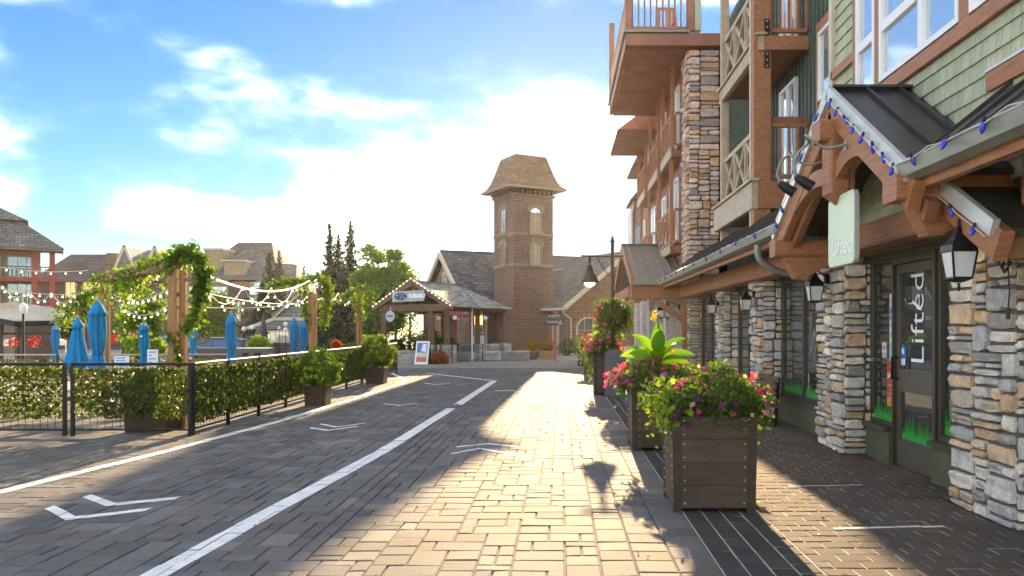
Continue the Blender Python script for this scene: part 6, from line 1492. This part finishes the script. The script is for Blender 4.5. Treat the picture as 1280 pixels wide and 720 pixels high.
for k, (az, el, L, W, bd, z) in enumerate(((R(80), R(80), .40, .085, .3, 1.22), (R(195), R(62), .46, .10, .7, 1.12), (R(-15), R(60), .44, .10, .8, 1.12), (R(180), R(30), .46, .085, .9, 1.12), (R(0), R(32), .46, .085, .9, 1.12), (R(245), R(45), .42, .095, .9, 1.10), (R(300), R(52), .42, .095, .8, 1.12), (R(150), R(45), .44, .085, .8, 1.08), (R(25), R(18), .42, .075, .7, 1.06), (R(208), R(14), .42, .075, .7, 1.06), (R(268), R(66), .40, .09, .6, 1.20), (R(325), R(24), .42, .08, .8, 1.08), (R(225), R(30), .42, .085, .8, 1.08))):
    blade((1.22, 10.0, z - .04), az, el, L * 1.08, W * 1.1, bd, pick([(1.6, 1.9, .7), (1.1, 1.5, .6), (2.0, 2.1, .6), (.8, 1.2, .6)], .15), roll=math.cos(az) * 1.0 * (1 if k % 2 else .7)).build('leaf', m_leaf, cn)
petals('yellow_bloom', [(1.19 + rnd(-.04, .04), 10.02 + rnd(-.04, .04), 1.64 + rnd(-.06, .08)) for _ in range(9)], .04, [(.85, .6, .05)], cn); petals('yellow_bloom', [(1.36 + rnd(-.03, .03), 9.8, 1.22 + rnd(-.04, .04)) for _ in range(5)], .035, [(.8, .55, .1)], cn)
planter('third riveted planter box, behind the dark rounded board', .78, 1.36, 17.95, 18.6, 1.0)
m = MB(); x0, x1, yb_ = Xat(756, 17.6), Xat(782, 17.6), 17.6
pts = [(x0, yb_, 0), (x1, yb_, 0), (x1, yb_, .95)] + [(x1 + (x0 - x1) * k / 8, yb_, .95 + .085 * math.sin(math.pi * k / 8)) for k in range(1, 8)] + [(x0, yb_, .95)]
m.prism(pts, (0, .07, 0), (.42, .46, .46)); bd = tag(m.build('rounded_board', mat('grey_board', (.11, .12, .12), .6, ns=4, na=.15, bump=.2, bs=40, ns2=30, na2=.12), None, loc=((x0 + x1) / 2, yb_, 0)), 'dark grey board with a rounded top standing before the third planter', 'board')
bd.data.attributes['tint'].data.foreach_set('color', np.ones(len(bd.data.polygons) * 4, np.float32))
for x in (x0 + .2, x1 - .1): m = MB(); m.ball((x, yb_ - .003, .93), .018, 8, 5); m.build('bolt', m_bolt, bd)
mound('pink trailing flowers on the third planter', (1.0, 18.1, 1.02), .42, .40, .26, 2600, .07, (.9, 1.0, .8), (('pink_flower', PINK, 130, .045), ('yellow_flower', [(.85, .6, .06)], 40, .04)), .03, .98, trail=.4, fl_bias=-.6, box=(1.07, 18.27, 1.0))
vine('yellow green foliage with yellow blooms rising above the third planter', [[(.85, 18.2, 1.05), (1.0, 18.2, 1.3), (1.2, 18.2, 1.35)]], 500, .12, .11, (1.6, 1.7, .6), group='flower displays in the planters')
for k, (y, x) in enumerate(((25.5, .78), (31.5, .72))):
    planter(['fourth planter box, small beyond the pink flowers', 'fifth and farthest planter box toward the station'][k], x, x + .62, y, y + .6, .95, detail=False)
    mound(['pink and green flowers on the fourth planter', 'pink flowers on the farthest planter'][k], (x + .3, y + .3, 1.0), .45, .4, .3, 1500, .09, (1.0, 1.1, .8), (('pink_flower', PINK, 70, .055), ('yellow_flower', [(.85, .6, .06)], 20, .05)), .03, .93, trail=.3, box=(x + .31, y + .3, .95))
# ================================================================ LAMP POST WITH HANGING BASKET
lx, ly = Xat(765.5, 17.8), 17.8; zt = Zat(303, ly); za = Zat(320, ly)
t = thing('street_lamp', 'brown street lamp with a bell shade on a cross arm above the planters', 'lamp', (lx, ly, 0))
m = MB(); m.tube([(lx, ly, 0), (lx, ly, .3), (lx, ly, .32), (lx, ly, zt)], [.08, .075, .05, .042], 10); m.lathe([(.05, 0), (.055, .04), (.03, .07), (.03, .1), (.005, .16)], (lx, ly, zt), 10); m.build('post', m_steel, t)
ax = Xat(728, ly); m = MB(); m.tube([(ax, ly, za), (lx + .25, ly, za)], .022, 8); m.ball((ax, ly, za), .035, 8, 5); m.build('cross_arm', m_steel, t)
m = MB(); m.tube([(lx, ly, za - .5), (lx - .18, ly, za - .32), (lx - .35, ly, za - .02)], .012, 6); m.build('scroll_brace', m_steel, t)
sx = Xat(737, ly); m = MB(); m.tube([(sx, ly, za), (sx, ly, za - .16)], .03, 8); m.lathe([(.20, 0), (.215, .015), (.19, .05), (.15, .17), (.085, .25), (.075, .30), (.055, .38), (.02, .42)], (sx, ly, za - .60), 18); sh = m.build('lamp_shade', m_steel, t)
m = MB(); m.ball((sx, ly, za - .60), .12, 14, 8, sz=.7); m.build('bulb', m_lamp, sh)
hb = thing('hanging_basket', 'large round hanging flower basket on the street lamp', 'flower basket', (lx, ly - .1, 1.35))
n = 5200; d = RNG.normal(size=(n, 3)); d /= np.linalg.norm(d, axis=1)[:, None]; lump = 1 + .16 * np.sin(d[:, :1] * 4 + 1) * np.cos(d[:, 2:] * 5) + .14 * np.sin(d[:, 1:2] * 7 + d[:, :1] * 5); P = d * (RNG.uniform(.2, 1.1, (n, 1)) ** .5) * lump * np.array([.42, .36, .40]) + np.array([lx + .02, ly - .15, Zat(396, ly)])
leaves('foliage', P, .06, m_leaf, hb, tints(n, (.7, .85, .55), .45), aspect=.5)
dd = RNG.normal(size=(170, 3)); dd[:, 0] -= .9; dd[:, 1] += .5; dd /= np.linalg.norm(dd, axis=1)[:, None]; petals('pink_flower', dd * np.array([.43, .38, .43]) + np.array([lx + .02, ly - .15, Zat(396, ly)]), .035, PINK + [(.8, .6, .3)], hb)
m = MB(); m.tube([(lx, ly - .13, Zat(384, ly)), (lx, ly - .13, za - .6)], .01, 5); m.build('hanger', m_black, hb)
m = MB(); m.bar((lx, ly, za - .6), (lx, ly - .16, za - .6), .03, .03); m.build('hook', m_black, hb)
# small blue folded board and wooden bench by the columns
x, y = Xat(792, 15.6), 15.6; t = thing('folded_board', 'small blue leaning board beyond the canna', 'sign', (x, y, 0)); m = MB(); m.bar((x - .05, y, 0), (x + .10, y + .2, 1.08), .22, .03, (.05, .16, .42), up=(0, 1, 0)); m.build('panel', m_tint, t); m = MB(); m.bar((x + .16, y + .3, 0), (x + .10, y + .22, 1.06), .04, .03, (.05, .16, .42)); m.build('leg', m_tint, t)
bx_, by_ = 3.02, 12.6; t = thing('wooden_bench', 'weathered bench against the stone columns behind the nearest flowers', 'bench', (bx_, by_, 0))
for k in range(3): m = MB(); m.bar((bx_ + .20 + k * .03, by_ - .6, .52 + k * .10), (bx_ + .20 + k * .03, by_ + .6, .52 + k * .10), .025, .08); m.build('back_slat', m_dwood, t)
for k in range(4): m = MB(); m.bar((bx_ - .22 + k * .12, by_ - .6, .45), (bx_ - .22 + k * .12, by_ + .6, .45), .10, .03); m.build('seat_slat', m_dwood, t)
for y in (by_ - .5, by_ + .5):
    m = MB(); m.bar((bx_ - .2, y, 0), (bx_ - .2, y, .435), .05, .05); m.build('leg', m_black, t); m = MB(); m.bar((bx_ + .23, y, 0), (bx_ + .28, y, .76), .05, .05); m.build('leg', m_black, t)
# ================================================================ WALL LANTERNS
def lantern(label, c, s, armto):
    x, y, z = c; t = thing('wall_lantern', label, 'lamp', (x, y, z), group='black wall lanterns')
    def sq(r, zz): return [(x + sx * r * s, y + sy * r * s, z + zz * s) for sx, sy in ((-1, -1), (1, -1), (1, 1), (-1, 1))]
    def loft(rs, name, mt, par):
        m = MB(); vs = []
        for r, zz in rs: vs += sq(r, zz)
        fs = [(4 * j + k, 4 * j + (k + 1) % 4, 4 * j + 4 + (k + 1) % 4, 4 * j + 4 + k) for j in range(len(rs) - 1) for k in range(4)]; fs += [(3, 2, 1, 0), tuple(4 * len(rs) - 4 + k for k in range(4))]
        m.add(vs, fs); return m.build(name, mt, par)
    loft([(.20, .42), (.20, .47), (.195, .53), (.13, .60), (.075, .70), (.05, .74), (.05, .78)], 'cap', m_black, t)
    loft([(.135, .03), (.185, .418)], 'glass', m_frost, t)
    for sx in (-1, 1):
        for sy in (-1, 1): m = MB(); m.bar((x + sx * .14 * s, y + sy * .14 * s, z + .02 * s), (x + sx * .192 * s, y + sy * .192 * s, z + .425 * s), .025 * s, .025 * s); m.build('frame_bar', m_black, t)
    loft([(.05, -.05), (.12, -.015), (.15, .0), (.15, .032)], 'base', m_black, t)
    m = MB(); m.lathe([(.005, -.2), (.03, -.14), (.015, -.1), (.035, -.06)], (x, y, z), 8); m.v = [(x + (a - x) * s, y + (b - y) * s, z + (q - z) * s) for a, b, q in m.v]; m.build('finial', m_black, t)
    m = MB(); m.lathe([(.02, .78), (.045, .82), (.02, .86), (.03, .90), (.004, .96)], (x, y, z), 8); m.v = [(x + (a - x) * s, y + (b - y) * s, z + (q - z) * s) for a, b, q in m.v]; m.build('finial', m_black, t)
    m = MB(); a = Vector(armto); b = Vector((x, y, z + .80 * s)); m.tube([tuple(a), tuple(a.lerp(b, .4) + Vector((0, 0, .06 * s))), tuple(a.lerp(b, .75) + Vector((0, 0, .10 * s))), tuple(b)], .022 * s, 6); m.build('arm', m_black, t)
    m = MB(); m.box(a.x - .03, a.x + .02, a.y - .07 * s, a.y + .07 * s, a.z - .15 * s, a.z + .12 * s); m.build('wall_plate', m_black, t)
def LZ(py, Y): return Zat(py, Y)
lantern('largest black wall lantern, on the nearest stone column', (Xat(1198.5, 5.75), 5.75, Zat(349, 5.75)), .46, (XC - .05, 6.15, 2.16))
lantern('black wall lantern on the stone column left of the shop door', (Xat(1018, 9.75), 9.75, Zat(377, 9.75)), .44, (XC - .05, 9.95, 2.12))
lantern('black wall lantern on the third stone column', (Xat(932, 13.5), 13.5, Zat(388, 13.5)), .42, (XC - .05, 13.65, 2.08))
lantern('black wall lantern on the fourth stone column', (Xat(889, 16.6), 16.6, Zat(392, 16.6)), .42, (XC - .05, 16.8, 2.03))
lantern('far black wall lantern under the ribbed porch roof, right of a pair', (Xat(834, 22.2), 22.2, Zat(397, 22.2)), .5, (XF_ - .02, 22.3, 2.1))
lantern('far black wall lantern under the ribbed porch roof, left of a pair', (Xat(826, 23.6), 23.6, Zat(397, 23.6)), .5, (XF_ - .02, 23.7, 2.1))
# ================================================================ HANGING SHOP SIGN
sy0, sy1, sz0, sz1, sX = 7.24, 7.93, 2.10, 2.76, 2.66
t = thing('hanging_sign', 'pale green rounded sign board hanging from the king post of the entrance gable', 'sign', (sX, 7.6, sz0))
def rr_(y0, y1, z0, z1, r, X):
    p = []
    for cy, cz, a0 in ((y1 - r, z0 + r, -90), (y1 - r, z1 - r, 0), (y0 + r, z1 - r, 90), (y0 + r, z0 + r, 180)):
        for k in range(5): a = R(a0 + k * 22.5); p.append((X, cy + r * math.cos(a), cz + r * math.sin(a)))
    return p
m = MB(); m.prism(rr_(sy0, sy1, sz0, sz1, .06, sX), (.05, 0, 0)); m.build('board', m_sgreen, t)
m = MB(); m.prism(rr_(sy0 - .006, sy1 + .006, sz0 - .006, sz1 + .006, .064, sX + .004), (.042, 0, 0)); m.build('edge_band', m_flash, t)
text_mesh('lettering', 'Lifted', .25, m_tint, t, frame_m((sX - .003, 7.55, 2.27), (0, -1, 0), (0, 0, 1)), .002, tint=(.88, .92, .84))
for y in (7.42, 7.74): m = MB(); m.tube([(sX + .025, y, sz1 - .02), (sX + .025, y, sz1 + .30)], .008, 5); m.build('hanger', m_black, t)
# gooseneck spot lamps
def goose(label, base, tip):
    b, p = Vector(base), Vector(tip); t = thing('gooseneck_lamp', label, 'lamp', tuple(b), group='gooseneck lamps over the shop sign')
    mid = [b, b + Vector((-.18, .02, -.02)), b + Vector((-.34, .05, .10)), b.lerp(p, .75) + Vector((0, 0, .26)), p + Vector((.02, 0, .25)), p + Vector((-.03, .0, .12)), p]
    m = MB(); m.tube(smooth([tuple(q) for q in mid]), .014, 8); m.build('arm', m_gutter, t); m = MB(); m.tube([tuple(b + Vector((.0, 0, 0))), tuple(b + Vector((.03, 0, 0)))], .05, 10); m.build('mount', m_gutter, t)
    m = MB(); d = Vector((.75, -.1, -.5)).normalized(); m.tube([tuple(p - d * .02), tuple(p + d * .05), tuple(p + d * .17)], [.03, .05, .055], 12); hd_ = m.build('lamp_head', m_black, t)
    m = MB(); m.tube([tuple(p + d * .171), tuple(p + d * .176)], .045, 12); m.build('lens', m_frost, hd_)
goose('gooseneck spot lamp nearer the camera above the shop sign', (2.60, 7.30, 3.17), (2.26, 7.62, 2.93)); goose('gooseneck spot lamp farther from the camera above the shop sign', (2.62, 7.95, 3.15), (2.30, 8.35, 3.0))
# ================================================================ BLUE BULB STRINGS ALONG THE EAVES
def bluestring(label, path, step, r=.020, lit=False):
    path = [Vector(p) for p in path]; t = thing('light_string', label, 'string lights', tuple(path[0]), group='eave light strings')
    cp = []
    for a, b in zip(path, path[1:]):
        n = max(2, int((b - a).length / .2))
        for k in range(n): f = k / n; cp.append(tuple(a.lerp(b, f) + Vector((rnd(-.008, .008), 0, -.02 * abs(math.sin(math.pi * f * n / 2))))))
    cp.append(tuple(path[-1])); m = MB(); m.tube(cp, .005, 5); m.build('cable', m_cable, t)
    me = ms = None
    for a, b in zip(path, path[1:]):
        n = max(1, int((b - a).length / step))
        for k in range(n):
            p = a.lerp(b, (k + .5) / n) + Vector((0, rnd(-.02, .02), -.01))
            rot = (rnd(-.5, .5), rnd(-.5, .5), rnd(0, 3))
            if me is None:
                m = MB(); m.lathe([(r * .1, -.075), (r * .75, -.055), (r, -.03), (r * .8, -.008), (r * .6, 0)], (0, 0, 0), 10); o = m.build('bulb', m_bulbb, None); me = o.data; o.parent = t
                m = MB(); m.lathe([(r * .62, 0), (r * .62, .028), (r * .3, .034)], (0, 0, 0), 8); o2 = m.build('socket', m_dcable, None); ms = o2.data; o2.parent = o
            else:
                o = bpy.data.objects.new('bulb', me); link(o, t); o2 = bpy.data.objects.new('socket', ms); link(o2, o)
            o.location = p - path[0]; o.rotation_euler = rot
def onr(y, X=XG - .075, dz=.02): return (X, y, PKZ - (PKY - y) * sl - .075 + dz if y < PKY else PKZ - (y - PKY) * sl2 - .075 + dz)
bluestring('string of blue bulbs down the near slope of the entrance gable', [onr(PKY - .06), onr(GE0 + .02)], .235)
bluestring('string of blue bulbs down the far slope of the entrance gable', [onr(PKY + .1), onr(GE1 - .02)], .26)
bluestring('string of blue bulbs along the nearest gutter', [(XE - .125, 6.02, ZE + .03), (XE - .125, 5.5, ZE + .05), (XE - .125, 5.0, ZE + .03), (XE - .125, 4.5, ZE + .05), (XE - .125, 4.1, ZE + .04)], .33)
bluestring('string of blue bulbs down the lower rake beside the big lantern', [(X2 - .07, sA[0] - .02, sA[1] - .07), (X2 - .07, sB[0] + .05, sB[1] - .05)], .27)
bluestring('string of blue bulbs along the long gutter over the shop windows', [(XE - .125, 9.9, ZE + .03), (XE - .125, 12., ZE + .05), (XE - .125, 14.5, ZE + .03), (XE - .125, 17., ZE + .05), (XE - .125, 20.6, ZE + .03)], .85, .016)
# loose socket cable hanging by the near column, and its plug
t = thing('hanging_cable', 'dark loose cable hanging before the nearest stone column', 'cable', (3.05, 5.45, 1.9)); m = MB(); m.tube([(3.08, 5.5, 2.05), (3.07, 5.48, 1.9), (3.09, 5.5, 1.75), (3.08, 5.5, 1.62)], .006, 5); m.build('cord', m_dcable, t)
m = MB(); m.tube([(3.08, 5.5, 1.64), (3.08, 5.5, 1.56)], .014, 8); m.build('plug', m_dcable, t)
m = MB(); m.tube([(3.03, 5.5, 2.06), (3.0, 5.47, 1.95), (3.04, 5.47, 1.88), (3.1, 5.5, 1.95), (3.05, 5.48, 2.02), (3.02, 5.46, 1.9)], .010, 5); m.build('coil', m_dcable, t)
# rocking chair on the upper balcony
cx_, cy_, cz_ = 2.75, 20.7, 8.74; t = thing('rocking_chair', 'wooden slatted chair on the upper balcony', 'chair', (cx_, cy_, cz_))
for s in (-.22, .22):
    m = MB(); m.bar((cx_ + s, cy_ + .25, cz_), (cx_ + s, cy_ + .30, cz_ + 1.15), .05, .05); m.build('leg', m_wood, t); m = MB(); m.bar((cx_ + s, cy_ - .2, cz_), (cx_ + s, cy_ - .2, cz_ + .66), .05, .05); m.build('leg', m_wood, t)
    m = MB(); m.bar((cx_ + s, cy_ - .25, cz_ + .68), (cx_ + s, cy_ + .28, cz_ + .68), .07, .03); m.build('armrest', m_wood, t)
m = MB(); m.bar((cx_, cy_ - .22, cz_ + .45), (cx_, cy_ + .25, cz_ + .43), .46, .04); m.build('seat', m_wood, t)
for k in range(4): m = MB(); m.bar((cx_ - .15 + k * .1, cy_ + .27, cz_ + .46), (cx_ - .15 + k * .1, cy_ + .31, cz_ + 1.1), .05, .02); m.build('back_slat', m_wood, t)
m = MB(); m.bar((cx_ - .24, cy_ + .31, cz_ + 1.13), (cx_ + .24, cy_ + .31, cz_ + 1.13), .04, .08); m.build('back_rail', m_wood, t)

# a few fallen leaves on the paving
P = np.concatenate([np.stack([RNG.uniform(-4.9, -3.9, 60), RNG.uniform(8, 22, 60), np.full(60, .012)], 1), np.stack([RNG.uniform(.5, 2.2, 70), RNG.uniform(5.2, 11, 70), np.full(70, .012)], 1), np.stack([RNG.uniform(-4, 1, 40), RNG.uniform(5, 18, 40), np.full(40, .012)], 1)])
tag(leaves('fallen_leaves', P, .034, m_leaf, None, tints(170, (1.5, .8, .5), .5, .3), flat=.95), 'scattered dry leaves and petals on the paving', 'leaves')
HAZE = .00016
# ================================================================ HAZE: thin volume added for the lens veil and warm sun glow
hm = bpy.data.materials.new('glare_haze'); hm.use_nodes = True; ht = hm.node_tree; ht.nodes.clear()
ho = nn(ht, 'ShaderNodeOutputMaterial'); pv = nn(ht, 'ShaderNodeVolumePrincipled'); ht.links.new(pv.outputs[0], ho.inputs['Volume'])
pv.inputs['Color'].default_value = (1, .97, .92, 1); pv.inputs['Density'].default_value = HAZE; pv.inputs['Anisotropy'].default_value = .70
m = MB(); m.box(-222, 222, -62, 262, -2.2, 14.5); hz = m.build('haze', hm, kind='stuff')
